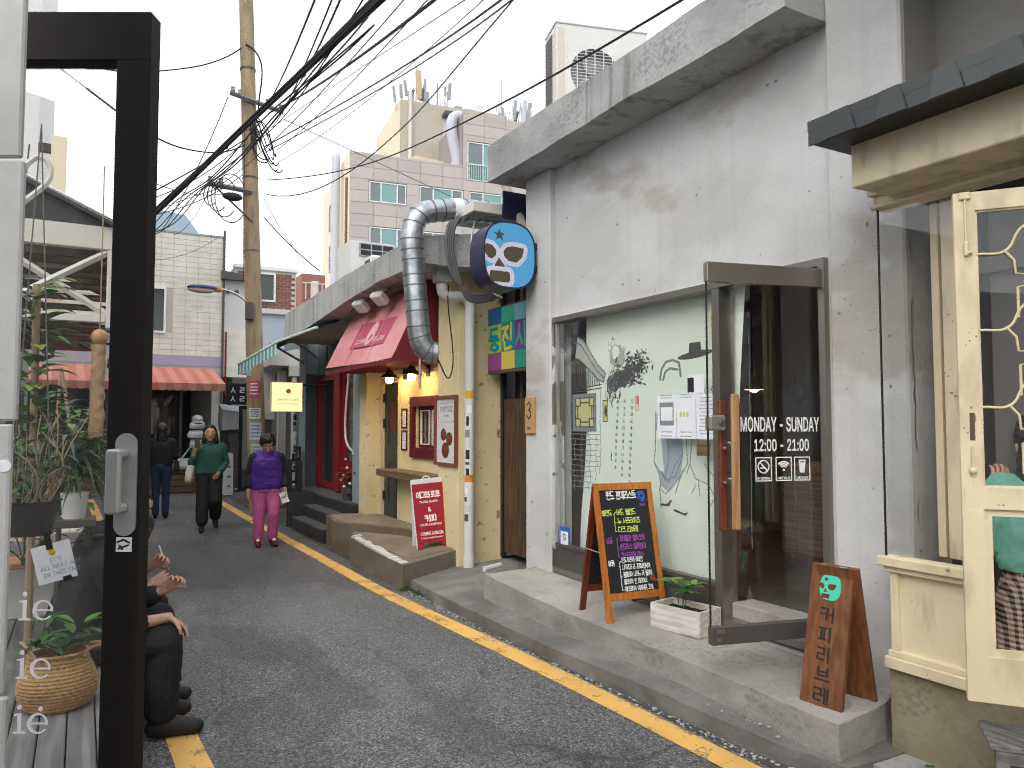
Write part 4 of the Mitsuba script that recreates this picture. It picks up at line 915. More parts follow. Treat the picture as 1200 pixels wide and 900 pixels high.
part(aw_, 'printed_oval', tf(ex(e_.difference(Point(al * .56, ahh * .40).buffer(.05)), .001, None, .0125), AWM), 'awning_print', False)
part(aw_, 'printed_name', latin('COMME A BELEM', .07, AWM @ M((al * .36, ahh * .32, .0135)), width=al * .40), 'awning_print', False)
for t in (.36, .66): part(aw_, 'seam', tf(cb(al * t, al * t + .012, .0, ahh, .012, .02, .002), AWM), 'awning_red')
for i, (y, x) in enumerate(((9.42, 3.10), (8.72, 3.10))):
    q = thing('flood_light', ('left white flood light clamped above the red awning', 'right white flood light clamped above the red awning')[i], 'flood light', None)
    b = cb(-.09, .09, -.05, .05, -.09, .09, .02); b.vertices[:, 0] *= 1 + 1.2 * (b.vertices[:, 2] + .09)
    part(q, 'head', tf(b, trimesh.transformations.euler_matrix(.3, .5, .3) @ np.eye(4)).apply_translation((x, y, 3.16)) if False else tf(b, M((x - .02, y, 3.15), (.3, -.95, 0), (.6, .2, .8))), 'ac_white')
    part(q, 'bracket', tf(cat(cb(-.06, .06, -.02, .02, -.02, .02), cb(-.02, .02, -.02, .02, -.09, 0)), M((x, y, 3.26), (1, 0, 0), (0, 1, 0))), 'ac_white')
solid('conduit', tube(spline([(3.2, 10.2, 3.19), (3.16, 9.5, 3.235), (3.16, 8.9, 3.24), (3.2, 8.0, 3.23)], 16), .018, 7), 'ledge_wood', 'brown conduit along the top of the red awning', 'conduit')
# barn lamps
for i, y in enumerate((9.25, 8.50)):
    q = thing('wall_lamp', ('lit gooseneck wall lamp nearer the dark green door', 'lit gooseneck wall lamp nearer the yellow pier')[i], 'lamp', None)
    x = 3.40
    part(q, 'shade', lathe([(.02, .11), (.045, .085), (.05, .06), (.13, 0), (.126, .0), (.045, .055), (.0, .08)], 22, (x, y, 2.235)), 'black_paint', 40)
    part(q, 'neck', tube(spline([(x, y, 2.34), (x + .01, y, 2.41), (x + .08, y, 2.44), (x + .15, y, 2.40), (3.615, y, 2.30)], 14), .011, 8), 'black_paint', True)
    part(q, 'wall_plate', cb(3.60, 3.625, y - .05, y + .05, 2.22, 2.36, .006), 'black_paint')
    k = part(q, 'bulb', ball((x, y, 2.215), .052, 3), 'bulb_glass', True)
    scene[k]['emitter'] = {'type': 'area', 'radiance': {'type': 'rgb', 'value': [13, 8.6, 3.6]}}
# menus, poster
for i, z in enumerate((1.70, 1.42)):
    q = solid('menu_frame', tf(ex(frame2(0, .185, 0, .255, .02), .02), WX(3.625, 9.36, z - .105)), 'maroon', ('upper small dark framed menu beside the green door', 'lower small dark framed menu beside the green door')[i], 'frame', None, False)
    part(q, 'page', tf(bx(.02, .165, .02, .235, .002, .004), WX(3.62, 9.36, z - .105)), 'paper', False)
    for k in range(7): part(q, 'text_line', tf(bx(.045, .14 - .02 * (k % 3), .05 + .023 * k, .056 + .023 * k, .004, .005), WX(3.62, 9.36, z - .105)), 'ink_grey', False)
q = thing('tart_poster', 'brown framed poster with three brown tarts on the yellow pier', 'poster')
PO = WX(3.478, 7.93, 1.20)
part(q, 'frame', tf(ex(frame2(0, .56, 0, .76, .032), .035), PO), 'poster_wood', False)
part(q, 'sheet', tf(bx(.032, .528, .032, .728, .002, .012), PO), 'poster_white', False)
part(q, 'printed_border', tf(ex(frame2(.08, .48, .47, .68, .005), .001, None, .012), PO), 'ink_grey', False)
part(q, 'printed_title', latin('PASTEIS', .055, PO @ M((.28, .585, .012)), width=None, center=True, sx=1.0), 'ink_grey', False)
part(q, 'printed_line', latin('de nata', .025, PO @ M((.28, .53, .012)), center=True), 'ink_grey', False)
for (u, v, s) in ((.21, .335, .075), (.36, .29, .08), (.26, .165, .095)):
    part(q, 'printed_tart', tf(ex(affinity.scale(Point(u, v).buffer(s), 1, .9), .001, None, .012), PO), 'tart_brown', False)
    part(q, 'tart_filling', tf(ex(affinity.scale(Point(u + .01, v + .02).buffer(s * .68), 1, .6), .001, None, .013), PO), 'sign_wood', False)
# red folding board
rb_ = thing('red_sign_board', 'red folding board with white lettering on the tart shop step', 'sign')
A, B, Cc = np.array([3.205, 7.86, .315]), np.array([3.545, 7.72, .33]), np.array([3.06, 8.0, .315])
A, B, Cc = np.array([3.17, 7.71, .31]), np.array([3.51, 7.66, .335]), np.array([3.205, 7.95, .315])
up = (A + Cc) / 2; up[2] = 1.04
RM = M(A, B - A, up - A); wd = float(np.linalg.norm(B - A)); hl = float(np.linalg.norm(up - A))
pl_ = sbox(0, 0, wd, hl).difference(Polygon([(.055, 0), (wd - .055, 0), (wd - .075, .06), (.075, .06)]))
part(rb_, 'front_panel', tf(ex(pl_, .018, None, -.018), RM), 'red_board', False)
part(rb_, 'back_panel', tf(ex(pl_, .014, None, -.0), M(Cc, B - A, up - Cc)), 'paper', False)
part(rb_, 'trim', tf(ex(unary_union([sbox(-.006, 0, 0, hl), sbox(0, hl, wd, hl + .006)]), .02, None, -.018), RM), 'white', False)
part(rb_, 'carry_handle', tf(tube(spline([(wd * .38, hl, -.01), (wd * .42, hl + .025, -.01), (wd * .58, hl + .025, -.01), (wd * .62, hl, -.01)], 10), .006, 6), RM), 'white')
def rtxt(g, v, w=None):
    b = g.bounds; g = affinity.translate(g, -(b[0] + b[2]) / 2, 0); s = w / (b[2] - b[0]) if w else 1
    part(rb_, 'lettering', tf(ex(affinity.scale(g, s, 1, origin=(0, 0)), .001, None, .0005), RM @ M((wd / 2, v, 0))), 'board_letter', False)
rtxt(hangul('에그타르트', .062, .10)[0], hl - .20, .27); rtxt(hangul('커피', .066, .10)[0], hl - .455, .13)
def ltxt(s, v, h, w): part(rb_, 'lettering', tf(*[(lambda t: (t.apply_translation([-(t.bounds[0][0] + t.bounds[1][0]) / 2, 0, 0]), t.apply_transform(np.diag([w / t.extents[0], 1, 1, 1])), t)[2])(meshkit.text_mesh(s, h, .001, True)), RM @ M((wd / 2, v, .0005))]), 'board_letter', False)
ltxt('PASTEIS DE NATA', hl - .255, .022, .20); ltxt('&', hl - .35, .045, .035); ltxt('COFFEE & BEVERAGE', hl - .50, .022, .24); ltxt('COMME A BELEM', hl - .60, .034, .25); ltxt('Portuguese egg tart and pastry', hl - .635, .015, .24)

# ---------------------------------------------------------------- galvanised duct, drain pipe, hoses
dp = spline([(4.9, 7.02, 3.86), (3.5, 7.02, 3.85), (3.05, 7.02, 3.79), (2.88, 7.03, 3.72), (2.815, 7.04, 3.55), (2.825, 7.05, 3.3), (2.856, 7.05, 2.95), (2.89, 7.05, 2.6), (2.925, 7.05, 2.45), (2.995, 7.04, 2.37), (3.07, 7.02, 2.36)], 70)
dk = thing('exhaust_duct', 'large galvanised exhaust duct bending down over the eave', 'duct')
part(dk, 'pipe', tube(dp, .112, 28, cap=True), 'galvanised', 50)
s_ = np.r_[0, np.cumsum(np.linalg.norm(np.diff(dp, axis=0), axis=1))]
for d in np.arange(1.25, s_[-1], .125):
    i = int(np.searchsorted(s_, d)); i = min(i, 68); part(dk, 'seam', tube([dp[i] - (dp[i + 1] - dp[i]) * .05, dp[i] + (dp[i + 1] - dp[i]) / np.linalg.norm(dp[i + 1] - dp[i]) * .010], .1165, 28), 'steel_seam', 50)
part(dk, 'tape', tube([dp[int(np.searchsorted(s_, 1.55))], dp[int(np.searchsorted(s_, 1.63))]], .12, 24), 'white')
part(dk, 'hanger_rod', cyl((2.91, 7.06, 2.0), (2.91, 7.06, 2.42), .012, 8), 'galvanised')
pp = thing('drain_pipe', 'white plastic drain pipe covered in stickers on the yellow shop corner', 'pipe')
part(pp, 'pipe', tube([(3.575, 7.30, .12), (3.575, 7.30, 2.86)], .053, 20), 'pvc', 50)
part(pp, 'elbow', tube(spline([(3.575, 7.30, 2.82), (3.57, 7.30, 2.93), (3.53, 7.30, 2.985), (3.44, 7.30, 2.995), (3.33, 7.30, 2.995)], 16), .056, 20), 'pvc', 50)
part(pp, 'elbow', tube(spline([(3.36, 7.30, 2.995), (3.28, 7.30, 3.0), (3.255, 7.30, 3.05), (3.255, 7.30, 3.16)], 12), .058, 20), 'pvc', 50)
part(pp, 'collar', tube([(3.575, 7.30, .10), (3.575, 7.30, .27)], .060, 20), 'pvc', 50)
part(pp, 'collar', tube([(3.575, 7.30, 2.70), (3.575, 7.30, 2.76)], .058, 20), 'pvc', 50)
part(pp, 'gutter_box', cb(3.17, 3.33, 7.22, 7.36, 3.12, 3.34, .006), 'grey_plastic')
rr = np.random.default_rng(21)
def wrap_sticker(z0, z1, a0, a1, m):
    an = np.linspace(a0, a1, 7); V = [(3.575 + .0545 * math.sin(a) * 1., 7.30 - .0545 * math.cos(a), z) for z in (z0, z1) for a in an]
    part(pp, 'sticker', trimesh.Trimesh(V, [x for i in range(6) for x in ([i, i + 1, i + 8], [i, i + 8, i + 7])], process=False), m, False)
wrap_sticker(1.92, 2.0, -1.5, .5, 'sticker_yellow'); wrap_sticker(1.045, 1.12, -1.5, .6, 'sticker_orange')
zc = 1.85
while zc > .62:
    h = .03 + .07 * rr.random(); a = -1.6 + 1.1 * rr.random()
    if not 1.02 < zc < 1.15: wrap_sticker(zc - h, zc, a, a + .5 + .7 * rr.random(), ('ink', 'ink', 'white', 'ink_grey', 'steel_dark', 'paper', 'mint_line')[int(rr.integers(0, 7))])
    zc -= h + .015 + .03 * rr.random()
hz = thing('hose_bundle', 'bundle of dark hoses looping from the eave behind the mask sign', 'hose')
for k in range(4):
    o_ = .022 * k
    part(hz, 'hose', tube(spline([(3.3 + o_, 7.0, 3.70 + o_), (3.17 + o_, 6.93, 3.66), (3.13 + o_, 6.92, 3.42), (3.20 + o_, 6.92, 3.13), (3.36, 6.92, 2.98 - o_), (3.6, 6.95, 2.98 - o_), (3.9, 7.0, 3.1)], 30), .017, 7), 'hose', True)
solid('thin_cable', tube(spline([(3.44, 6.9, 3.72), (3.40, 6.9, 3.4), (3.52, 6.9, 3.1), (3.75, 6.9, 2.95)], 20), .009, 6), 'pvc', 'thin pale cable hanging left of the mask sign', 'cable')
solid('thin_cable', tube(spline([(2.93, 7.05, 2.42), (3.1, 7.1, 2.34), (3.28, 7.2, 2.12), (3.37, 7.3, 2.2), (3.36, 7.3, 2.6), (3.33, 7.3, 3.1)], 24), .007, 6), 'cable', 'thin dark cable looping beside the duct end', 'cable')
# rubbish by the passage
solid('loose_pipe_piece', tube([(3.47, 6.75, .235), (3.68, 6.80, .25)], .026, 10), 'pvc', 'short broken white pipe piece lying in front of the gate', 'pipe piece')
for i in range(9):
    a = rr.random() * 6.28
w_ = thing('weeds', 'low green weeds growing at the kerb below the red board step', 'weeds'); lab(w_, None, kind='stuff')
lv = []
for k in range(260):
    t = rr.random(); x = 2.80 + .22 * rr.random() + .10 * (1 - t); y = 6.75 + .62 * t + .04 * rr.normal()
    lv.append(tf(leaf_mesh(.05 + .06 * rr.random(), .02, .5, 3), aim((x, y, .0), rr.random() * 6.28, .3 + .9 * rr.random())))
scene[w_] = mply(cat(*lv), 'leaf_a', False)
w_ = thing('weeds', 'small green tuft at the foot of the cream shop base', 'weeds'); lab(w_, None, kind='stuff')
scene[w_] = mply(cat(*[tf(leaf_mesh(.05 + .05 * rr.random(), .022, .5, 3), aim((3.47 + .05 * rr.normal(), 2.02 + .09 * rr.normal(), .05), rr.random() * 6.28, .3 + .9 * rr.random())) for k in range(90)]), 'leaf_a', False)

# ---------------------------------------------------------------- grey shop with red door
gb = thing('grey_shop', 'grey painted low shop with red framed door and black front steps', 'building')
part(gb, 'wall', tf(ex(sbox(-14.3, .0, -10.5, 3.4).difference(sbox(-13.82, .55, -10.92, 2.52)), .15), WX(3.75 + .12)), 'grey_teal', False)
part(gb, 'pillar', cb(3.50, 3.74, 13.83, 14.30, 0, 3.3, .008), 'blue_grey')
part(gb, 'pillar_side', bx(3.505, 3.72, 13.815, 13.832, .55, 2.55), 'dark_teal', False)
part(gb, 'column', cb(3.45, 3.75, 10.52, 10.90, .5, 2.55, .006), 'blue_grey')
part(gb, 'slot', bx(3.712, 3.722, 13.2, 13.28, 2.75, 3.15), 'black_paint', False)
part(gb, 'inside', cat(bx(5.0, 5.05, 10.5, 14.3, .5, 3.2), bx(3.9, 5.0, 10.5, 10.55, .5, 3.2), bx(3.9, 5.0, 14.25, 14.3, .5, 3.2), bx(3.9, 5.0, 10.5, 14.3, 3.0, 3.05)), 'interior_dark', False)
rd = part(gb, 'door', tf(ex(frame2(-13.81, -12.42, .56, 2.50, .10), .08), WX(3.78)), 'red_frame', False)
part(rd, 'pane', tf(quad((-13.75, .62, 0), (-12.5, .62, 0), (-12.5, 2.44, 0), (-13.75, 2.44, 0)), WX(3.76)), 'glass', False)
part(rd, 'stile', cb(3.66, 3.80, 12.30, 12.62, .56, 2.50), 'red_frame')
part(gb, 'window_frame', tf(ex(unary_union([frame2(-12.30, -10.95, .95, 2.50, .10), sbox(-11.55, .95, -11.42, 2.5), sbox(-12.3, .56, -10.95, .95)]), .06), WX(3.78)), 'red_frame', False)
part(gb, 'window_pane', tf(quad((-12.3, .95, 0), (-11.0, .95, 0), (-11.0, 2.44, 0), (-12.3, 2.44, 0)), WX(3.75)), 'glass', False)
part(gb, 'curtain', tf(ex(sbox(-12.15, 1.0, -11.75, 2.4), .02), WX(3.95)), 'white_wood', False)
part(gb, 'landing', cb(3.34, 4.0, 10.6, 14.3, 0, .52, .006), 'stair_black'); part(gb, 'landing_top', bx(3.36, 3.9, 10.62, 13.82, .52, .528), 'stair_tread', False)
part(gb, 'stair', cb(2.93, 3.2, 10.55, 12.35, 0, .19, .006), 'stair_black'); part(gb, 'stair_tread', bx(2.94, 3.2, 10.57, 12.33, .19, .197), 'stair_tread', False)
part(gb, 'stair', cb(3.13, 3.36, 10.55, 12.5, 0, .355, .006), 'stair_black'); part(gb, 'stair_tread', bx(3.14, 3.36, 10.57, 12.48, .355, .362), 'stair_tread', False)
rl = thing('black_railing', 'black metal railing panel at the far side of the black steps', 'railing')
part(rl, 'panel', cb(2.93, 3.34, 12.52, 12.58, 0, .55), 'stair_black')
for x in (2.96, 3.12): part(rl, 'post', cb(x - .035, x + .035, 12.6, 12.67, 0, 1.06, .004), 'black_paint')
part(rl, 'post', cb(3.36, 3.44, 13.85, 13.93, .5, 1.25, .004), 'black_paint')
for z in (1.06, .88, .70): part(rl, 'rail', tube([(2.93, 12.63, z), (3.13, 12.75, z + .02), (3.40, 13.9, z + .14)], .022, 6), 'black_paint')
solid('white_tube', tube(spline([(3.62, 11.65, 2.6), (3.60, 11.7, 2.0), (3.60, 11.7, 1.4), (3.55, 11.2, 1.25), (3.44, 10.85, 1.22)], 20), .018, 7), 'pvc', 'thin white tube running down beside the red window', 'tube')
fp = thing('flower_plant', 'leafy flowering plant by the red window on the black landing', 'plant')
rr = np.random.default_rng(31)
part(fp, 'pot', lathe([(0, 0), (.11, 0), (.14, .2), (.12, .2), (.12, .17), (0, .17)], 16, (3.50, 11.1, .528)), 'steel_dark')
for k in range(80):
    p = np.array([3.50, 11.1, .75]) + rr.normal(0, 1, 3) * [.07, .14, .16]
    part(fp, 'leaf', tf(leaf_mesh(.12, .045, .5, 4), aim(p, rr.random() * 6.28, rr.random() * 1.2 - .3)), ('leaf_a', 'leaf_c', 'leaf_b')[k % 3], True)
for k in range(9): part(fp, 'flower', ball(np.array([3.44, 11.1, .85]) + rr.normal(0, 1, 3) * [.05, .14, .13], .022, 1), ('white', 'pink_cup')[k % 2])
ga = thing('green_awning', 'teal striped awning with hanging valance under the far end of the eave', 'awning')
a, b = np.array((2.415,14.300,2.714)), np.array((2.712,12.600,2.968)); cc, d_ = np.array([3.45, 14.3, 3.22]), np.array([3.45, 10.8, 3.25]); e_ = np.array([2.88, 10.8, 3.02])
part(ga, 'canopy', sheet3(a, b, cc, np.array([3.45, 12.6, 3.24]), 12, .008, .03), 'teal_dark', True)
part(ga, 'canopy', sheet3(b, e_, np.array([3.45, 12.6, 3.24]), d_, 12, .008, .03), 'teal_dark', True)
part(ga, 'edge_roll', tube([a, b, e_], .022, 7), 'teal_light')
n_ = 22
for i in range(n_):
    t0_, t1_ = i / n_, (i + 1) / n_; p0, p1 = a + (b - a) * t0_, a + (b - a) * t1_; h = .19
    part(ga, 'stripe', slab([(p0[0], p0[1], p0[2]), (p1[0], p1[1], p1[2]), (p1[0] + .01, p1[1], p1[2]), (p0[0] + .01, p0[1], p0[2])], p0[2] - h) if False else trimesh.Trimesh([p0, p1, p1 - [0, 0, h], (p0 + p1) / 2 - [0, 0, h + .02], p0 - [0, 0, h]], [[0, 2, 1], [0, 3, 2], [0, 4, 3]], process=False), ('teal_stripe', 'teal_light')[i % 2], False)
part(ga, 'brace', tube([(3.48, 13.9, 2.75), (2.75, 13.3, 3.02)], .02, 6), 'grey_plastic')
part(ga, 'brace', tube([(3.48, 12.9, 2.75), (2.95, 12.7, 3.05)], .02, 6), 'grey_plastic')
ln = thing('lantern_sign', 'glowing cream box sign with orange dot hanging from the grey shop', 'sign')
LP = WY(12.80, 2.94, 2.095)
k = part(ln, 'face', tf(bx(-.245, .245, -.235, .235, -.01, .0), LP), 'apricot', False)
scene[k]['emitter'] = {'type': 'area', 'radiance': {'type': 'rgb', 'value': [.23, .125, .055]}}
part(ln, 'frame', tf(ex(frame2(-.255, .255, -.245, .245, .012), .10, None, -.10), LP), 'cream_plain', False)
part(ln, 'back', tf(bx(-.245, .245, -.235, .235, -.10, -.09), LP), 'apricot', False)
part(ln, 'dot', tf(ex(Point(.02, .095).buffer(.04), .002), LP), 'orange_dot', False)
part(ln, 'lettering', latin('BAKERY & CAFE', .035, LP @ M((-.15, -.06, 0)), width=.33), 'ln_letter', False)
part(ln, 'lettering', tf(ex(unary_union([sbox(-.17 + .03 * k, -.12, -.148 + .03 * k, -.108) for k in range(12)]), .001), LP), 'ln_letter', False)
part(ln, 'arm', cyl((3.18, 12.85, 2.3), (3.75, 12.85, 2.3), .015, 8), 'black_paint')

# ---------------------------------------------------------------- beyond the grey shop
hb = thing('far_white_house', 'small pale house with grey door behind the utility pole', 'building')
part(hb, 'wall', bx(3.95, 4.05, 14.4, 19, 0, 3.0), 'grey_teal', False)
part(hb, 'column', cb(3.50, 3.66, 16.0, 16.12, 0, 2.75), 'tile_white')
part(hb, 'door', bx(3.2, 3.5, 16.6, 16.65, 0, 1.75), 'steel_dark', False)
part(hb, 'panel', bx(3.12, 3.55, 16.55, 16.6, 1.75, 2.75), 'ac_white', False)
part(hb, 'wall', bx(3.6, 3.95, 16.2, 16.3, 0, 3.0), 'grey_plastic', False)
part(hb, 'roof', slab([(3.25, 15.6, 3.05), (3.25, 19, 3.05), (4.2, 19, 3.25), (4.2, 15.6, 3.25)][::-1], 2.82), 'tile_white', False)
pq = thing('sticker_pipe', 'grey downpipe plastered with stickers beyond the grey shop', 'pipe')
part(pq, 'pipe', cyl((3.70, 15.5, 0), (3.70, 15.5, 2.75), .055, 14), 'pvc'); part(pq, 'hopper', cb(3.60, 3.80, 15.42, 15.58, 2.6, 2.82), 'pvc')
rr = np.random.default_rng(41); z = 2.0
while z > .8:
    h = .05 + .08 * rr.random(); x = 3.70 + .03 * (rr.random() - .5)
    part(pq, 'sticker', bx(x - .03, x + .03, 15.443, 15.447, z - h, z), ('ink', 'white', 'ink_grey', 'steel_dark')[int(rr.integers(0, 4))], False); z -= h + .03

# ---------------------------------------------------------------- utility pole
up_ = thing('utility_pole', 'tall tan concrete utility pole with cross arms and pasted notices', 'utility pole')
pa, pb_ = np.array([2.945, 15.0, 0]), np.array([2.50, 15.0, 11.2])
def onp(z): return pa + (pb_ - pa) * z / 11.2
part(up_, 'shaft', tube([onp(z) for z in np.linspace(0, 11.2, 12)], np.linspace(.165, .125, 12), 22), 'pole_concrete', True)
for z in (3.9, 4.9, 6.3, 7.2, 8.4): part(up_, 'band', tube([onp(z), onp(z + .04)], .148, 20), 'steel_dark')
part(up_, 'cross_arm', tube([(2.27, 14.83, 7.84), (3.25, 14.83, 7.66)], .05, 4), 'steel_arm')
part(up_, 'cross_arm', tube([(1.90, 14.83, 6.06), (2.70, 14.83, 6.02)], .05, 4), 'steel_arm')
part(up_, 'arm_brace', tube([(2.05, 14.85, 6.02), (2.72, 14.86, 5.45)], .018, 5), 'steel_dark')
part(up_, 'splice_box', ball((2.34, 14.78, 5.86), .13, 2, (1.4, .6, .6)), 'cable')
for x, z in ((2.32, 7.86), (2.45, 7.83), (2.95, 7.75), (3.2, 7.70), (1.95, 6.10), (2.15, 6.09)): part(up_, 'insulator', lathe([(0, 0), (.03, 0), (.045, .03), (.03, .06), (.04, .09), (0, .11)], 10, (x, 14.83, z)), 'pole_insul')
part(up_, 'meter_box', cb(2.62, 2.76, 14.78, 14.9, 3.6, 3.92, .006), 'steel_dark')
for (x0, x1, z0, z1, m) in ((-.17, -.08, 2.55, 2.8, 'wash_blue'), (-.14, .04, 2.15, 2.46, 'notice_pink'), (-.14, .05, 1.75, 1.95, 'paper'), (-.14, .06, 1.35, 1.68, 'paper_blue'), (-.13, .07, .98, 1.28, 'paper_blue'), (-.16, -.05, .75, .9, 'sticker_yellow')):
    q = num('pole_notice'); c = onp((z0 + z1) / 2); an = np.linspace(math.asin(max(-.98, x0 / .166)), math.asin(x1 / .166), 8)
    V = [(c[0] + .166 * math.sin(t), 15 - .166 * math.cos(t), z) for z in (z0, z1) for t in an]
    scene[q] = mply(trimesh.Trimesh(V, [x for i in range(7) for x in ([i, i + 1, i + 9], [i, i + 9, i + 8])], process=False), m, False)
    lab(q, {'wash_blue': 'small pale blue strip pasted highest on the utility pole', 'notice_pink': 'pink notice with white lettering pasted on the utility pole', 'paper': 'white notice pasted under the pink one on the pole', 'sticker_yellow': 'yellow sticker lowest on the utility pole'}.get(m, 'pale blue notice, upper of two, on the utility pole' if z0 > 1.2 else 'pale blue notice, lower of two, on the utility pole'), 'notice')
    if m in ('paper', 'paper_blue', 'notice_pink'):
        for r_ in range(4):
            zz = z0 + (z1 - z0) * (.18 + .2 * r_); an2 = an[1:-1]
            V = [(c[0] + .1675 * math.sin(t), 15 - .1675 * math.cos(t), z) for z in (zz, zz + .025) for t in an2]
            part(q, 'text_line', trimesh.Trimesh(V, [x for i in range(5) for x in ([i, i + 1, i + 7], [i, i + 7, i + 6])], process=False), 'white' if m == 'notice_pink' else 'ink_grey', False)
sl = thing('street_light', 'blue and orange street lamp head on an arm left of the pole', 'street light')
part(sl, 'arm', tube(spline([(2.72, 14.95, 3.86), (2.55, 14.95, 4.03), (2.35, 14.95, 4.12), (2.05, 14.95, 4.13)], 14), .02, 8), 'steel_bright')
part(sl, 'head', tf(ball((0, 0, 0), 1, 3, (.27, .13, .055)), M((1.88, 14.95, 4.145))), 'lamp_blue', True)
part(sl, 'lens', tf(ball((0, 0, 0), 1, 3, (.24, .11, .06)), M((1.86, 14.95, 4.105))), 'pvc', True)
part(sl, 'collar', cyl((2.02, 14.95, 4.13), (2.2, 14.95, 4.135), .05, 12), 'lamp_orange'); part(sl, 'rim', tf(ball((0, 0, 0), 1, 2, (.26, .125, .02)), M((1.87, 14.95, 4.115))), 'lamp_orange', True)

# ---------------------------------------------------------------- overhead cables
def wire(label, pts, r_, n=28, name='cable', group=None):
    return solid(name, tube(spline(pts, n), r_, 6), 'cable', label, 'cable', group, True)
def run(pxs, ys): return pxs
bun = thing('cable_bundle', 'thick black bundle of overhead cables crossing the sky diagonally', 'cable')
B0, B1 = np.array([1.20, 3.4, 3.70]) * 1.0, np.array([1.37, 19.62, 6.24])
B0 = np.array((1.858,5.200,4.788)); B1 = np.array((0.319,19.000,5.193))
rr = np.random.default_rng(51)
def lin(t, off=(0, 0, 0), sag=.12): return B0 + (B1 - B0) * t + np.array(off) - np.array([0, 0, sag * 4 * t * (1 - t)])
for k in range(6):
    o = rr.normal(0, .012, 3); w1, w2 = rr.random() * 6, rr.random() * 6
    part(bun, 'strand', tube([lin(t, o * (1 + .5 * math.sin(9 * t + w1)), .0) for t in np.linspace(0, 1, 40)], .017, 6), 'cable', True)
for k in range(4):
    o = rr.normal(0, .02, 3)
    part(bun, 'hanging_strand', tube([lin(t, o + np.array([.03 * math.sin(7 * t + k), 0, -.05 - .32 * math.sin(math.pi * min(1, t * 1.05)) * (.5 + .2 * k) - .05 * math.sin(23 * t + k)]), 0) for t in np.linspace(.02, .82, 60)], .0075, 5), 'cable', True)
for t in (.12, .3, .42): part(bun, 'tie', ball(lin(t, (0, 0, -.02), 0), .028, 1), 'cable')
ov = 'single overhead cables in the white sky'
wire('dark cable rising from the upper cross arm past the pole top', [(2.223,5.000,4.791), (2.606,9.000,5.918), (2.989,14.800,7.588)], .014, group=ov)
wire('cable running from top centre to the lower loops of the pole', [(2.802,5.000,4.967), (3.436,10.000,6.358), (2.886,14.700,6.875)], .010, group=ov)
wire('cable just beside it that ends at the pole bracket', [(3.008,5.200,5.127), (3.585,10.000,6.367), (2.899,14.600,6.747)], .008, group=ov)
wire('faint thin cable crossing right of the cable bundle', [(2.710,5.400,5.143), (3.251,11.000,6.751), (3.026,14.800,7.297)], .005, group=ov)
wire('cable sloping from the top right corner in front of the air conditioner', [(3.344,3.600,4.402), (3.419,5.500,4.615), (3.800,8.500,5.235), (3.847,12.000,5.856), (2.983,14.900,6.309)], .009, group=ov)
wire('second cable that sags from the pole to the top right', [(4.007,7.000,6.299), (3.912,8.500,6.012), (4.174,11.500,6.178), (3.701,13.500,5.919), (2.988,14.900,6.028)], .009, group=ov)
wire('thin cable falling from the pole across the pink building front', [(3.285,14.900,7.549), (4.966,15.500,7.357), (8.545,17.000,7.036)], .007, group=ov)
wire('cable from the lower bracket of the pole down to the eave', [(2.931,14.900,5.591), (3.400,14.400,4.920), (3.779,14.000,4.468)], .010, group=ov)
wire('thin cable pair strand slanting from pole to far roof', [(2.926,14.900,5.953), (3.423,15.600,5.545), (4.062,16.200,5.026)], .006, group=ov)
wire('cable entering from the left at the pole top', [(-1.220,9.000,5.594), (0.026,11.000,6.222), (1.136,13.500,7.461), (2.053,14.600,8.316), (2.534,15.000,8.867)], .012, group=ov)
wire('sagging cable from behind the door frame to the pole', [(-0.947,9.000,5.623), (-0.359,10.000,5.737), (0.432,11.000,5.611), (1.433,13.000,6.014), (2.085,14.200,6.478), (2.629,15.000,6.991)], .012, group=ov)
wire('cable from the pole falling to the left beside the bundle', [(2.592,14.800,7.017), (1.439,13.000,5.683), (0.458,11.000,4.489)], .010, group=ov)
wire('straight stay from cross arm tip down to the far left', [(2.229,14.800,7.727), (1.730,16.000,6.353), (1.342,17.000,5.597)], .009, group=ov)
wire('thin cable high above the brick houses', [(0.141,19.000,5.703), (1.578,18.000,6.412), (2.566,15.000,6.123)], .007, group=ov)
wire('faint far cable low over the tiled building', [(0.864,20.000,5.495), (2.018,20.500,5.817), (3.040,21.000,6.563)], .006, group=ov)
for k in range(9):
    c = np.array([2.78 + .14 * rr.random(), 14.75, 6.75 + .35 * rr.random()]); a = rr.random() * 3; R_ = .18 + .22 * rr.random()
    q = num('cable_loop'); scene[q] = mply(tube([c + np.array([.55 * R_ * math.cos(t + a) + .2 * (t / 5 - .5), .05 * math.sin(2 * t), R_ * math.sin(t) * 1.3]) for t in np.linspace(0, 5.2, 26)], .011, 5), 'cable', True); lab(q, 'slack black cable loop hanging beside the pole shaft', 'cable loop', 'slack cable loops on the pole')
for k in range(4):
    c = np.array([1.95 + .12 * k, 14.75, 5.82]); R_ = .14 + .07 * k
    q = num('cable_loop'); scene[q] = mply(tube([c + np.array([.8 * R_ * math.cos(t), 0, R_ * math.sin(t) * 1.3]) for t in np.linspace(.6, 5.6, 24)], .010, 5), 'cable', True); lab(q, 'slack black cable loop hanging under the lower cross arm', 'cable loop', 'slack cable loops on the lower arm')
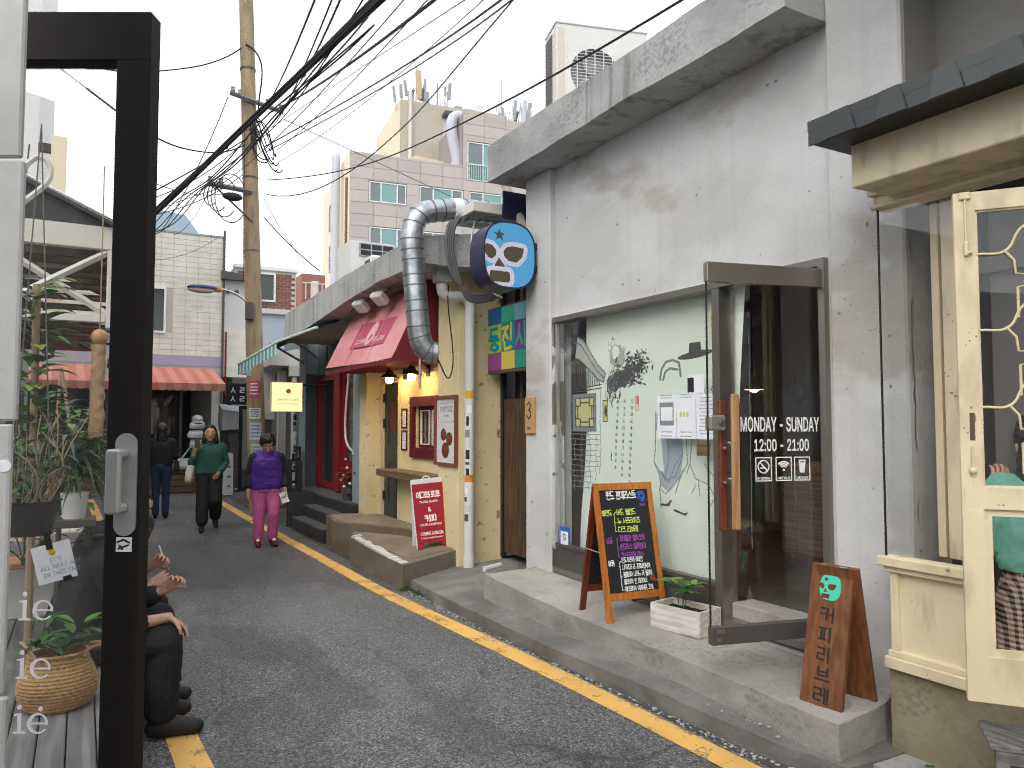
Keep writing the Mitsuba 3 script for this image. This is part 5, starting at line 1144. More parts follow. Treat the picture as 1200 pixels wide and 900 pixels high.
for i, (D0, D1, r_) in enumerate((((1.271,4.859,4.452), (2.896,14.891,7.669), .008), ((1.477,5.189,4.676), (3.054,14.936,7.348), .007), ((1.643,5.542,4.900), (2.931,13.516,7.297), .009), ((1.862,5.642,5.012), (2.764,14.888,7.028), .007), ((2.509,5.837,5.292), (3.129,14.807,6.886), .006), ((3.157,6.031,5.572), (3.185,14.902,6.692), .005), ((2.225,5.662,5.124), (2.066,15.222,6.075), .006), ((0.899,13.060,5.179), (2.795,15.081,7.348), .008), ((0.916,13.036,5.405), (2.336,15.187,6.040), .007), ((0.943,13.616,5.048), (2.655,15.096,6.494), .008), ((1.706,18.307,5.838), (2.051,15.569,6.166), .006))):
    D0, D1 = np.array(D0), np.array(D1)
    q = num('thin_cable'); scene[q] = mply(tube(spline([D0, (D0 + D1) / 2 - [0, 0, .10 + .03 * (i % 4)], D1], 24), r_, 5), 'cable', True); lab(q, 'thin cable of the tangle fanning up from the pole to the picture top' if i < 7 else 'thin cable of the tangle running left from pole behind the door frame', 'cable', 'thin cables fanning out above the pole' if i < 7 else 'thin cables running left from the pole')
wire('dark cable arching beside the upper pole shaft', [(2.539,14.850,8.835), (2.767,14.800,8.636), (2.823,14.800,8.085), (2.784,14.800,7.613)], .016)
wire('thin vertical cable down the left of the pole', [(2.543,14.800,7.204), (2.550,14.800,5.904), (2.563,14.800,4.297)], .007)

# ---------------------------------------------------------------- tiled building at the end of the street
tb = thing('tiled_building', 'cream tiled two storey building at the street end with shop below', 'building')
TY = 21.5
part(tb, 'wall', cat(bx(-3.2, 3.20, TY, 27, 2.95, 6.62), bx(-3.2, -3.0, TY, 27, 0, 2.95), bx(2.98, 3.20, TY, 27, 0, 2.95), bx(-3.0, 2.98, 26, 27, 0, 2.95)), 'tile_grout', False)
tl, pr2 = [], []
rr = np.random.default_rng(61)
for i in range(22):
    for j in range(48):
        x = 3.19 - .30 * (j + 1) + (.15 if i % 2 else 0) * 0; z = 3.42 + .145 * i
        if x < -2.6: break
        if 1.46 < x + .15 < 1.88 and 3.95 < z + .07 < 5.2: continue
        tl.append(bx(x + .006, min(x + .294, 3.2), TY - .012 - .004 * rr.random(), TY, z + .006, z + .139))
part(tb, 'wall_tile', cat(*tl), 'tile_cream', False, kind='stuff')
part(tb, 'coping', cb(-3.2, 3.22, TY - .03, TY + .2, 6.60, 6.66), 'eave_concrete')
part(tb, 'band', bx(-3.2, 3.9, TY - .02, TY, 3.16, 3.42), 'band_lilac', False)
wn = part(tb, 'window', tf(ex(frame2(-.25, .23, 3.98, 5.16, .05), .06), WY(TY - .02, 1.60)), 'white', False)
part(wn, 'pane', bx(1.40, 1.78, TY - .02, TY - .01, 4.02, 5.12), 'window_dark', False)
part(tb, 'side_wall', bx(3.20, 3.95, TY + .05, 27, 3.2, 5.5), 'ac_white', False)
part(tb, 'side_roof', slab([(3.15, TY - .2, 5.72), (4.1, TY - .2, 5.6), (4.1, 27, 5.6), (3.15, 27, 5.72)], 5.50), 'steel_dark', False)
part(tb, 'lower_wall', bx(3.20, 3.85, TY - .03, TY + .05, 2.9, 4.12), 'tile_cream', False)
part(tb, 'down_pipe', cyl((3.22, TY - .06, 2.2), (3.22, TY - .06, 6.8), .03, 8), 'steel_dark'); part(tb, 'red_pipe', cyl((3.30, TY - .08, 2.4), (3.30, TY - .08, 4.1), .022, 8), 'red_frame')
for x in (3.34, 3.56): part(tb, 'vent', cyl((x, TY - .02, 5.2), (x, TY + .06, 5.2), .06, 10), 'steel_dark')
part(tb, 'roof_tank', slab([(1.5, 24, 7.85), (2.5, 24, 7.75), (2.85, 24, 7.3), (2.85, 26, 7.3), (2.5, 26, 7.75), (1.5, 26, 7.85)], 6.4), 'tank_blue', False)
part(tb, 'shop_front', cat(bx(-3.0, 2.98, TY - .03, TY + .05, 2.62, 2.95), bx(-3.0, 2.98, TY - .03, TY + .05, 0, .45)), 'steel_dark', False)
part(tb, 'shop_room', cat(bx(-3.0, 2.98, 25.8, 25.9, 0, 2.95), bx(-3.0, 2.98, TY + .1, 25.8, 2.9, 2.94)), 'interior_dark', False)
for x in (-.8, .5, 1.45, 2.2): part(tb, 'shop_post', bx(x, x + .07, TY - .06, TY - .03, 0, 2.7), 'steel_dark', False)
for x0, x1 in ((.6, 1.4), (1.55, 2.15)): part(tb, 'shop_pane', quad((x0, TY - .035, .5), (x1, TY - .035, .5), (x1, TY - .035, 2.5), (x0, TY - .035, 2.5)), 'glass', False)
ra = thing('striped_awning', 'faded red striped awning over the shop at the street end', 'awning')
n_ = 26
for i in range(n_):
    x0, x1 = -1.3 + 4.28 * i / n_, -1.3 + 4.28 * (i + 1) / n_
    part(ra, 'stripe', sheet3(np.array([x0 + .05, 19.6, 2.62]), np.array([x1 + .05, 19.6, 2.62]), np.array([x0, TY - .05, 3.10]), np.array([x1, TY - .05, 3.10]), 3, .01, 0), ('stripe_a', 'stripe_b')[i % 2], False)
    part(ra, 'scallop', tf(ex(sbox(x0 + .05, -.14, x1 + .05, 0).union(affinity.scale(Point((x0 + x1) / 2 + .05, -.14).buffer((x1 - x0) / 2), 1, .5)), .008), WY(19.6, 0, 2.62)), ('stripe_a', 'stripe_b')[i % 2], False)
# things in front of the far shop
rr = np.random.default_rng(71)
sn = thing('stacked_figure', 'stack of white bundles tied with dark cords by the far shop', 'figure')
for i, (z, w, h) in enumerate(((1.16, .13, .16), (1.40, .17, .17), (1.62, .14, .13), (1.77, .10, .10))):
    part(sn, 'bundle', rough(ball((2.45, 19.9, z), 1, 3, (w * 1.25, .16, h)), .07, 6, .05, i), 'white', True)
    part(sn, 'cord', tube([(2.45 + (w * 1.2) * math.cos(t), 19.9 + .165 * math.sin(t), z - .10) for t in np.linspace(0, 6.283, 20)], .015, 5), 'ink')
part(sn, 'stand', cb(2.40, 2.50, 19.85, 19.95, 0, 1.05), 'ledge_wood')
tp = thing('timber_planter', 'long brown timber planter with green edge before the far shop', 'planter')
for z in (.02, .17, .32): part(tp, 'board', cb(-.2, 2.72, 19.95, 20.03, z, z + .135, .01), 'ledge_wood')
part(tp, 'edge', cb(-.2, 2.74, 19.92, 20.5, .47, .56, .01), 'leaf_c')
solid('white_sack', rough(ball((2.2, 20.1, .68), 1, 3, (.34, .2, .16)), .12, 5, .06, 9), 'white', 'white sack lying on the far timber planter', 'sack')
solid('leaning_pole', cyl((1.95, 19.9, .6), (2.42, 19.95, 1.25), .015, 6), 'white', 'thin white pole leaning at the far shop front', 'pole')
q = thing('black_shop_sign', 'black square sign with white strokes left of the utility pole', 'sign')
part(q, 'board', cb(3.02, 3.56, 19.46, 19.52, 2.12, 2.64), 'board_black')
for i, (u, v) in enumerate(((.12, .30), (.33, .30), (.12, .09), (.33, .09))):
    g = unary_union([LineString(s).buffer(.011) for s in [[(a_ * .085, b_ * .11) for a_, b_ in l] for l in JC['ㅅ' if i % 2 == 0 else 'ㄹ']]])
    part(q, 'character', tf(ex(g, .004), WY(19.46, 3.02 + u, 2.12 + v)), 'white', False)
q = thing('covered_stack', 'grey tarpaulin covered cart below the black sign', 'cart')
part(q, 'cover', rough(slab([(2.98, 19.6, 2.0), (3.55, 19.6, 1.92), (3.55, 20.3, 2.1), (2.98, 20.3, 2.15)], 1.50), .06, 4, .1, 3), 'grey_plastic', 40)
part(q, 'box', cb(3.12, 3.6, 19.62, 20.2, .1, 1.48), 'steel_dark'); part(q, 'shelf', cb(3.05, 3.62, 19.58, 20.2, 1.46, 1.52), 'black_paint')
q = thing('grey_door_panel', 'tall grey panel in a black frame beside the utility pole', 'panel')
part(q, 'frame', tf(ex(frame2(0, .62, 0, 1.95, .07), .05), WY(18.6, 3.18, .12)), 'black_paint', False); part(q, 'panel', bx(3.24, 3.74, 18.58, 18.6, .6, 2.0), 'grey_plastic', False)
q = thing('white_signboard', 'small white street signboard with dark marks behind the walking women', 'sign')
part(q, 'board', tf(ex(Polygon([(-.16, 0), (.16, 0), (.15, .95), (.05, .97), (-.13, .75)]), .02), WY(18.6, 2.92, .03)), 'white', False)
for k in range(3): part(q, 'mark', tf(ex(strokes([[(.02, .18 + .22 * k), (.06, .22 + .22 * k), (.1, .18 + .22 * k)]], .012), .002), WY(18.58, 2.92, .03)), 'ink', False)
part(q, 'post', cyl((2.98, 18.7, 0), (2.98, 18.7, 1.25), .03, 8), 'ink')
# brick and blue houses behind
for nm, lb, x0, x1, y, z0, z1, m in (('brick_house', 'brown brick house behind the pole with one pale window', 4.4, 5.3, 22.2, 3, 6.0, 'brick_wall'), ('brick_stair_tower', 'brown brick rooftop hut with pale railing behind the eave', 6.9, 7.75, 28, 3, 7.15, 'brick_red')):
    q = thing(nm, lb, 'building')
    part(q, 'wall', bx(x0 - (.8 if nm == 'brick_house' else 0), x1, y, y + 4, 0, z1), 'tile_grout' if nm == 'brick_house' else m, False)
    if nm == 'brick_house':
        bk = []
        for i in range(26):
            for j in range(9):
                xx = x0 - .8 + .21 * j + (.105 if i % 2 else 0); zz = 3.9 + .078 * i
                if zz + .07 > z1 - .02 or xx + .2 > x1: continue
                bk.append(bx(xx + .006, xx + .2, y - .01 - .01 * rr.random(), y, zz + .006, zz + .07))
        part(q, 'brick', cat(*bk), m, False, kind='stuff')
        f_ = part(q, 'window', tf(ex(frame2(4.1, 4.72, 5.1, 5.92, .05), .06), WY(y - .01)), 'white', False); part(f_, 'pane', bx(4.15, 4.67, y - .02, y - .011, 5.15, 5.87), 'window_dark', False)
        part(q, 'coping', cb(x0 - .8, x1 + .05, y - .06, y + .3, z1, z1 + .1), 'white')
    else:
        for k in range(4): part(q, 'rail_post', cyl((x0 + .12 + .2 * k, y - .1, 6.2), (x0 + .12 + .2 * k, y - .1, 6.8), .02, 6), 'tile_white')
        part(q, 'rail', cyl((x0, y - .1, 6.8), (x1, y - .1, 6.8), .02, 6), 'tile_white'); part(q, 'opening', bx(x0 + .35, x0 + .6, y - .02, y, 6.1, 6.9), 'tile_cream', False)
q = thing('pale_blue_house', 'pale blue rendered low house just behind the utility pole', 'building')
part(q, 'wall', bx(4.2, 5.6, 21.5, 22.1, 0, 4.70), 'pale_blue', False); part(q, 'coping', cb(4.1, 5.7, 21.4, 22.1, 4.66, 4.8), 'tile_white'); part(q, 'window', bx(4.85, 5.3, 21.47, 21.5, 3.6, 4.3), 'grey_teal', False)

# ---------------------------------------------------------------- pink panelled apartment building
th = math.radians(7.5); sv = np.array([math.sin(th), math.cos(th), 0]); fv = np.array([math.cos(th), -math.sin(th), 0])
AO = np.array([12.44, 40.34, 0]); AB = M(AO, fv, (0, 0, 1)); AS = M(AO, sv, (0, 0, 1))      # front: u right; side: u goes back
ab = thing('apartment_building', 'pale pink panelled apartment block rising behind the low shops', 'building')
def fb(u0, u1, z0, z1, n0, n1): return tf(bx(u0, u1, z0, z1, n0, n1), AB)
part(ab, 'body', cat(fb(0, 6.5, 0, 16.6, -9.75, -.14), fb(6.5, 17, 0, 19.7, -9.75, -.14)), 'panel_joint', False)
wins = [(1.09, 3.17, 13.9, 15.05), (3.94, 6.5, 13.95, 15.1), (6.9, 9.6, 14.0, 15.1), (1.12, 3.17, 11.2, 12.5), (4.0, 6.3, 11.2, 12.5), (6.77, 9.9, 15.78, 18.05), (7, 9, 11.2, 12.5)]
rr = np.random.default_rng(81)
row = .66
for i in range(15):
    z = 9.85 + row * i; u = 0.
    while u < 16.8:
        w = 1.32; top = min(z + row, 16.6 if u < 6.4 else 19.68)
        if top - z > .15:
            p = sbox(u + .010, z + .010, min(u + w, 6.5 if u < 6.4 else 17) - .010, top - .010)
            for (a, b, c, d) in wins: p = p.difference(sbox(a - .04, c - .04, b + .04, d + .04))
            if p.area > .02 and u < 11.5: part(ab, 'panel', tf(ex(p, .03, None, -.025), AB), ('panel_pink', 'panel_pink_b', 'panel_pink_c')[int(rr.integers(0, 3))], False)
        u += w if u + w < 6.4 or u > 6.4 else 6.5 - u
part(ab, 'panel_field', cat(fb(11.9, 17, 9.8, 19.68, -.02, .0)), 'panel_pink', False)
for (a, b, c, d) in wins:
    w = part(ab, 'window', tf(ex(unary_union([frame2(a, b, c, d, .06), sbox(a + (b - a) * .30, c, a + (b - a) * .30 + .06, d), sbox(a + (b - a) * .74, c, a + (b - a) * .74 + .06, d)]), .08, None, -.10), AB), 'white', False)
    part(w, 'pane', fb(a + .05, a + (b - a) * .3, c + .05, d - .05, -.08, -.06), 'pane_grey', False)
    part(w, 'pane', fb(a + (b - a) * .3 + .06, a + (b - a) * .74, c + .05, d - .05, -.08, -.06), 'pane_teal', False)
    part(w, 'pane', fb(a + (b - a) * .74 + .06, b - .05, c + .05, d - .05, -.08, -.06), 'pane_grey', False)
for k in range(14): part(ab, 'baluster', fb(6.85 + .14 * k, 6.88 + .14 * k, 15.8, 16.7, .02, .05), 'pane_pale', False)
part(ab, 'balcony_rail', fb(6.8, 9.9, 16.68, 16.74, .0, .06), 'pane_pale', False)
part(ab, 'side_wall', tf(bx(0, 9.75, 0, 16.62, -.02, .02), M(AO, -fv, (0, 0, 1)) if False else M(AO + fv * .0, sv, (0, 0, 1))), 'side_cream', False)
for (a, b, c, d) in ((5.1, 6.95, 13.7, 15.3), (4.95, 6.8, 11.1, 12.7)):
    w = part(ab, 'side_window', tf(ex(frame2(a, b, c, d, .08), .06, None, -.08), AS), 'grey_plastic', False); part(w, 'pane', tf(bx(a + .08, b - .08, c + .08, d - .08, -.05, -.03), AS), 'window_dark', False)
part(ab, 'flue', tf(cat(tube([(1.9, 0, -.45), (1.9, 16.7, -.45), (2.0, 16.95, -.45)], .24, 14)), AS), 'flue_lilac', True)
part(ab, 'flue', tf(tube(spline([(6.1, 16.7, -1), (6.1, 19.2, -1), (6.25, 19.75, -1), (6.7, 19.9, -1)], 14), .33, 14), AB), 'flue_lilac', True)
part(ab, 'drain', tf(tube([(.45, 9, -.08), (.45, 15.2, -.08)], .08, 8), AS), 'ledge_wood')
part(ab, 'parapet_rail', cat(fb(.9, 5.8, 16.62, 16.95, -1.2, -1.1)), 'ledge_wood', False)
for k in range(30): part(ab, 'rail_slat', fb(.95 + .16 * k, 1.03 + .16 * k, 16.62, 16.92, -1.08, -1.02), 'steel_dark', False)
part(ab, 'tower', cat(fb(4.0, 11.0, 16, 22.1, -12, -5)), 'tower_khaki', False)
part(ab, 'tower_side', tf(bx(5.02, 12, 16, 22.1, 3.96, 3.985), AS), 'side_cream', False)
part(ab, 'tower_door', fb(6.8, 7.9, 18.2, 21.4, -5.0, -4.95), 'flue_lilac', False)
part(ab, 'door_hood', fb(6.7, 8.4, 21.3, 21.55, -5.0, -4.3), 'steel_dark', False)
part(ab, 'tower_pipe', tf(tube([(4.6, 16.5, -4.9), (4.6, 22.6, -4.9)], .13, 10), AB), 'tile_white')
part(ab, 'roof_hut', tf(ex(Polygon([(3.7, 16.6), (6.2, 16.6), (6.2, 17.75), (4.4, 17.9), (3.7, 17.2)]), 1.5, None, -4.5), AB), 'side_cream', False)
at = thing('rooftop_antennas', 'cluster of mobile phone antennas on the apartment tower roof', 'antenna')
def ant(u, z0, z1, w, lean, m): part(at, 'panel', tf(cb(-w / 2, w / 2, 0, z1 - z0, -.08, .08, .02), AB @ M((u, z0, -5.5), (math.cos(lean), math.sin(lean), 0), (-math.sin(lean), math.cos(lean), 0))), m)
for (u, z0, z1, w, l, m) in ((3.75, 22.6, 23.7, .16, .12, 'grey_plastic'), (4.15, 22.9, 23.9, .2, .05, 'grey_plastic'), (4.5, 23.1, 24.2, .18, .15, 'grey_plastic'), (5.35, 23.0, 25.0, .38, .06, 'apricot'), (5.7, 23.0, 24.5, .16, 0, 'grey_plastic'), (7.3, 23.3, 24.5, .22, -.08, 'grey_plastic'), (7.05, 23.5, 24.2, .14, 0, 'grey_plastic'), (11.9, 22.6, 24.1, .2, -.08, 'grey_plastic'), (12.5, 22.4, 24.2, .34, -.12, 'flue_lilac'), (12.85, 22.5, 24.1, .26, -.16, 'grey_plastic')): ant(u, z0 - .5, z1 - .6, w, l, m)
for (u, z) in ((3.8, 22.9), (4.2, 23.3), (4.6, 23.4), (5.1, 25.2), (5.6, 24), (6.5, 24.6), (6.55, 24.2), (7.2, 23.8), (8, 22.8), (8.8, 22.9), (9.6, 23.0), (10.1, 23.1), (11.0, 25.2), (11.3, 23.0), (11.8, 23.6), (12.4, 23.6)):
    part(at, 'mast', tf(cyl((u, 21.5, -5.5), (u, z - .5, -5.5), .035, 6), AB), 'grey_plastic')
rr = np.random.default_rng(83)
for k in range(22):
    u = (3.6 + 4.2 * rr.random()) if k < 12 else (10.6 + 2.6 * rr.random()); z = 22.6 + 1.3 * rr.random()
    part(at, 'mast', tf(cyl((u, 21.5, -5.6 - rr.random()), (u + .12 * rr.normal(), z, -5.6), .03, 5), AB), 'grey_plastic')
    if k % 2: ant(u, z - .9, z - .1, .12 + .1 * rr.random(), .2 * rr.normal(), ('grey_plastic', 'flue_lilac', 'steel_dark')[k % 3])
for (u, z, w, h) in ((6.9, 21.9, .5, .5), (7.9, 22.0, .5, .6), (8.7, 21.9, .7, .6), (9.4, 22.1, .45, .8), (10.9, 21.9, .8, .5), (11.6, 21.8, .4, .5)):
    part(at, 'equipment_box', tf(cb(u - w / 2, u + w / 2, z - .2, z + h - .2, -5.8, -5.3, .02), AB), ('ac_white', 'grey_plastic')[int(u * 10) % 2])
# roof units on the low eave building
q = thing('roof_unit', 'white roof cabinet with black grille above the concrete eave', 'roof unit')
RU = WY(13.0)
U0, U1, G0 = np.array((4.043,13.000,4.878)), np.array((4.854,13.000,4.259)), np.array((4.200,13.000,4.608)); XA, XB, ZA, XG, ZG = U0[0], U1[0], U0[2], G0[0], G0[2]
part(q, 'body', bx(XA, XB, 13.0, 13.8, 3.5, ZA), 'ac_white', False); part(q, 'grille_back', bx(XG, XB - .02, 12.985, 13.0, ZG, ZA - .03), 'black_paint', False)
for k in range(4): part(q, 'bar', bx(XG + (XB - XG - .04) / 3 * k, XG + .02 + (XB - XG - .04) / 3 * k, 12.975, 12.985, ZG, ZA - .03), 'grey_plastic', False)
for z in np.linspace(ZG, ZA - .05, 3): part(q, 'bar', bx(XG, XB - .02, 12.976, 12.986, z, z + .02), 'grey_plastic', False)
q = thing('small_roof_condenser', 'smaller white condenser standing before the roof cabinet', 'air conditioner')
part(q, 'body', cb(XA + .10, XB + .05, 12.2, 12.6, 3.55, ZG - .13, .03), 'ac_white'); part(q, 'side_vent', bx(XA + .09, XA + .10, 12.25, 12.5, 3.8, ZG - .2), 'steel_dark', False)

# ---------------------------------------------------------------- near glass door at the left, with its white jamb
fwd = np.array([.48885, .87238, 0]); dl_ = np.array([-.87238, .48885, 0])
E0 = np.array([.118, 1.7685, 0])
LD = M(E0 + dl_ * .95, -dl_, (0, 0, 1))             # u from the hinge (left) to the free edge (right), n towards the viewer
gd = thing('glass_door', 'dark framed glass door standing open at the left edge of the picture', 'door')
part(gd, 'stile', tf(cb(.878, .95, .45, 2.42, -.025, .02, .003), LD), 'door_frame_brown')
part(gd, 'stile', tf(cb(0, .07, .45, 2.42, -.025, .02, .003), LD), 'door_frame_brown')
part(gd, 'rail', tf(cb(0, .95, 2.415, 2.522, -.025, .0205, .003), LD), 'door_frame_brown')
part(gd, 'rail', tf(cb(.07, .878, .45, .60, -.025, .02, .003), LD), 'door_frame_brown')
part(gd, 'pane', tf(quad((.07, .60, 0), (.878, .60, 0), (.878, 2.415, 0), (.07, 2.415, 0)), LD), 'glass', False)
hd_ = part(gd, 'handle_plate', tf(ex(affinity.translate(LineString([(0, -.082), (0, .082)]).buffer(.0225, quad_segs=8), .922, 1.527), .004, None, .0205), LD), 'steel_satin')
part(hd_, 'handle', tf(cat(cb(.9, .93, 1.47, 1.60, .05, .066, .007), cb(.9, .93, 1.58, 1.60, .024, .056, .006), cb(.9, .93, 1.47, 1.49, .024, .056, .006)), LD), 'steel_satin')
part(gd, 'worn_label', tf(bx(.905, .937, 1.39, 1.42, .0205, .0215), LD), 'paper', False)
part(gd, 'worn_label_print', tf(ex(strokes([[(.91, 1.397), (.93, 1.404)], [(.908, 1.41), (.92, 1.415), (.932, 1.409)], [(.912, 1.403), (.918, 1.396)]], .002), .0005, None, .0216), LD), 'black_paint', False)
nt = thing('paper_note', 'tilted white paper note with a yellow smiling face taped to the glass door', 'note')
u0 = .95 - .128
NM = LD @ M((u0 - .082, 1.318, .003), (1, .27, 0), (-.27, 1, 0))
part(nt, 'sheet', tf(bx(0, .082, 0, .078, 0, .0006), NM), 'paper', False)
part(nt, 'tape', tf(bx(.032, .046, .066, .102, .0007, .0013), NM), 'black_paint', False); part(nt, 'tape', tf(bx(.052, .07, -.006, .006, .0007, .0013), NM), 'black_paint', False)
part(nt, 'smile_face', tf(ex(Point(.042, .06).buffer(.0075), .0003, None, .0007), NM), 'sticker_yellow', False)
part(nt, 'smile', tf(ex(strokes([[(.038, .059), (.042, .0565), (.046, .059)], [(.0395, .063), (.0398, .0635)], [(.0445, .063), (.0448, .0635)]], .0006), .0002, None, .0011), NM), 'ink', False)
r = np.random.default_rng(91)
def scrib(s, u, v, h):
    t = meshkit.text_mesh(s, h, .0003); t.apply_translation((u, v, .0007)); part(nt, 'handwriting', tf(t, NM), 'ink_grey', False)
scrib("IT'S", .033, .040, .009); scrib('ALL NEAT ART', .010, .026, .009); scrib('IN THIS END', .014, .012, .009)
for k, v in enumerate((1.248, 1.13, 1.02)):
    i_, e_ = Polygon([(0, 0), (.022, 0), (.022, .003), (.0145, .004), (.0145, .036), (.001, .034), (.001, .0315), (.0075, .0315), (.0075, .004), (0, .003)]).union(Point(.0105, .046).buffer(.0042)), None
    c = affinity.scale(Point(.045, .0178).buffer(.0178), 1.08, 1).difference(affinity.scale(Point(.0465, .0178).buffer(.0145), .92, 1.03)).difference(sbox(.05, .008, .07, .016)).union(sbox(.031, .0165, .0625, .0192))
    g = i_.union(c)
    if k == 2: g = g.union(Point(.05, .043).buffer(.004))
    part(gd, 'window_lettering', tf(ex(affinity.translate(affinity.scale(g, 1.1, 1.15, origin=(0, 0)), .95 - .255 + .006 * (2 - k) * .3, v), .0008, None, .001), LD), 'lettering_white', False)
jb = thing('white_jamb', 'white painted clapboard door jamb cut by the left picture edge', 'door jamb')
JE = np.array([-.091, 1.4285, 0]); JM = M(JE + dl_ * .30, -dl_, (0, 0, 1))
for k in range(6): part(jb, 'board', tf(cb(0, .30 - .006 * (k % 2 == 0), .55 + .42 * k - .155, .55 + .42 * k + .26, -.012, 0, .003), JM), 'white_gloss')
part(jb, 'post', tf(cb(0, .19, .4, 3.1, -.10, -.013, .004), JM), 'white_gloss')
part(jb, 'round_sticker', tf(ex(affinity.scale(Point(.286, 1.585).buffer(.012), 1, .8), .001, None, .0005), JM), 'paper', False)
# timber deck
dk_ = thing('timber_deck', 'raised weathered grey timber deck of narrow boards behind the glass door', 'deck')
edges = [-.12 - .102 * k for k in range(14)][::-1] + [-.02, .083, .19]
for i in range(len(edges) - 1): part(dk_, 'plank', cb(edges[i] + .003, edges[i + 1] - .003, 2.45, 6.6, .385, .42, .004), 'deck_wood')
part(dk_, 'fascia', cb(.192, .215, 2.45, 6.6, .05, .42, .004), 'deck_wood')
# woven basket with plant
bk_ = thing('woven_basket', 'woven straw basket with rope handles standing on the grey deck', 'basket')
bc = np.array([-.06, 3.95, .42]); prof = []
V, F = [], []
na, nz = 64, 46
for i in range(nz):
    t = i / (nz - 1); z = .235 * t; rx = .118 + .028 * math.sin(math.pi * min(1, t * 1.25)) - .012 * max(0, t - .75) * 4
    if t < .06: rx *= .9 + t * 1.6
    for j in range(na):
        a = 2 * math.pi * j / na; w = .0035 * math.sin(2 * math.pi * nz / 2.6 * t * .9) + .002 * (1 if (i + j) % 2 else -1)
        V.append(bc + [(rx + w) * math.cos(a) * 1.06, (rx + w) * math.sin(a) * .95, z])
for i in range(nz - 1):
    for j in range(na):
        a, b = i * na + j, i * na + (j + 1) % na; F += [[a, b, b + na], [a, b + na, a + na]]
part(bk_, 'weave', trimesh.Trimesh(V, F, process=False), 'straw', True)
part(bk_, 'rim', tube([bc + [.109 * 1.05 * math.cos(t), .109 * .95 * math.sin(t), .235] for t in np.linspace(0, 6.283, 40)], .008, 7), 'straw', True)
part(bk_, 'soil', lathe([(0, .19), (.108, .19), (.108, .17)], 20, bc), 'soil')
part(bk_, 'rope_handle', tube(spline([bc + [.10, -.07, .22], bc + [.15, -.05, .255], bc + [.185, -.01, .245], bc + [.15, .03, .25], bc + [.11, .06, .22]], 16), .008, 6), 'rope', True)
part(bk_, 'rope_handle', tube(spline([bc + [-.06, -.12, .21], bc + [-.10, -.10, .27], bc + [-.13, -.06, .30], bc + [-.12, .02, .24]], 16), .008, 6), 'rope', True)
rr = np.random.default_rng(95)
def bush(name, label, base, spots, L, W, mats, bend=.4, group=None, stem=True, pitch=(.1, .9)):
    p = thing(name, label, 'plant', group); base = np.array(base, float)
    for k, (o, n) in enumerate(spots):
        tip = base + np.array(o)
        if stem: part(p, 'stem', tube(spline([base + .02 * rr.normal(0, 1, 3) * [1, 1, 0], (base + tip) / 2 + [0, 0, .02], tip], 6), .004, 5), mats[0])
        for j in range(n): part(p, 'leaf', tf(leaf_mesh(L * (.7 + .6 * rr.random()), W * (.8 + .4 * rr.random()), bend), aim(tip + .015 * rr.normal(0, 1, 3), rr.random() * 6.28, pitch[0] + (pitch[1] - pitch[0]) * rr.random())), mats[int(rr.integers(0, len(mats)))], True)
    return p
bush('basket_plant', 'leafy green plant growing in the woven basket', bc + [0, 0, .2], [((.06, -.03, .12), 6), ((-.04, .02, .16), 7), ((.0, -.05, .06), 6), ((.07, .05, .06), 5), ((-.08, -.04, .08), 6)], .14, .04, ['leaf_a', 'leaf_c', 'leaf_b'])
# plant stand with pots
ps = thing('plant_stand', 'white plank plant stand behind the glass door', 'stand')
part(ps, 'top', cb(-.75, .10, 5.35, 5.75, .96, 1.0, .004), 'white_wood'); part(ps, 'shelf', cb(-.75, .06, 5.0, 5.3, .86, .89, .004), 'handle_wood')
for x in (-.7, .05): part(ps, 'leg', cb(x - .02, x + .02, 5.4, 5.45, .42, .96, .003), 'white_wood')
part(ps, 'side_bin', cb(-.6, -.02, 5.8, 6.2, .42, 1.02, .01), 'ac_white')
pc = thing('climbing_plant', 'tall climbing plant with glossy leaves on a pole at the far left', 'plant')
part(pc, 'moss_pole', tube([(-.20, 4.5, .42), (-.21, 4.5, 2.35)], .018, 9), 'twig')
for k in range(95):
    z = 1.35 + .98 * rr.random(); a = rr.random() * 6.28
    part(pc, 'leaf', tf(leaf_mesh(.12 + .07 * rr.random(), .075, .45), aim((-.205 + .035 * math.cos(a), 4.5 + .035 * math.sin(a), z), a, .2 + .5 * rr.random())), ('leaf_a', 'leaf_b', 'leaf_c', 'leaf_d')[int(rr.integers(0, 4))], True)
for k in range(3): part(pc, 'tendril', tube(spline([(-.23, 4.5, 2.16 + .05 * k), (-.17 + .02 * k, 4.45, 2.30 + .04 * k), (-.10 + .03 * k, 4.42, 2.27 + .05 * k)], 8), .0035, 5), 'leaf_d')
hp = thing('twig_planter', 'black hanging planter full of dry brown twigs at the left', 'planter')
part(hp, 'pot', lathe([(0, 0), (.085, 0), (.12, .14), (.13, .15), (.115, .15), (.11, .12), (0, .12)], 20, (-.19, 4.0, 1.165)), 'black_paint')
for x in (-.11, -.26): part(hp, 'hanger', cyl((x, 4.0, 1.31), (-.19, 4.0, 3.0), .003, 5), 'steel_dark')
for k in range(36):
    a = rr.random() * 6.28; h = .12 + .36 * rr.random()
    part(hp, 'twig', tube(spline([(-.19 + .07 * math.cos(a), 4.0 + .07 * math.sin(a), 1.28), (-.19 + .09 * math.cos(a) + .04 * rr.normal(), 4.0 + .09 * math.sin(a), 1.28 + h * .5), (-.19 + .12 * math.cos(a) + .05 * rr.normal(), 4.0 + .1 * math.sin(a), 1.28 + h)], 7), .0028 * (.5 + rr.random()), 5), 'twig')
bush('trailing_plant', 'trailing green vine spilling over the black hanging planter', (-.17, 4.0, 1.30), [((.09 * math.cos(k * 1.1), .08 * math.sin(k * 1.1), .10 + .06 * (k % 4)), 5) for k in range(9)], .09, .035, ['leaf_a', 'leaf_b', 'leaf_c'], .6)
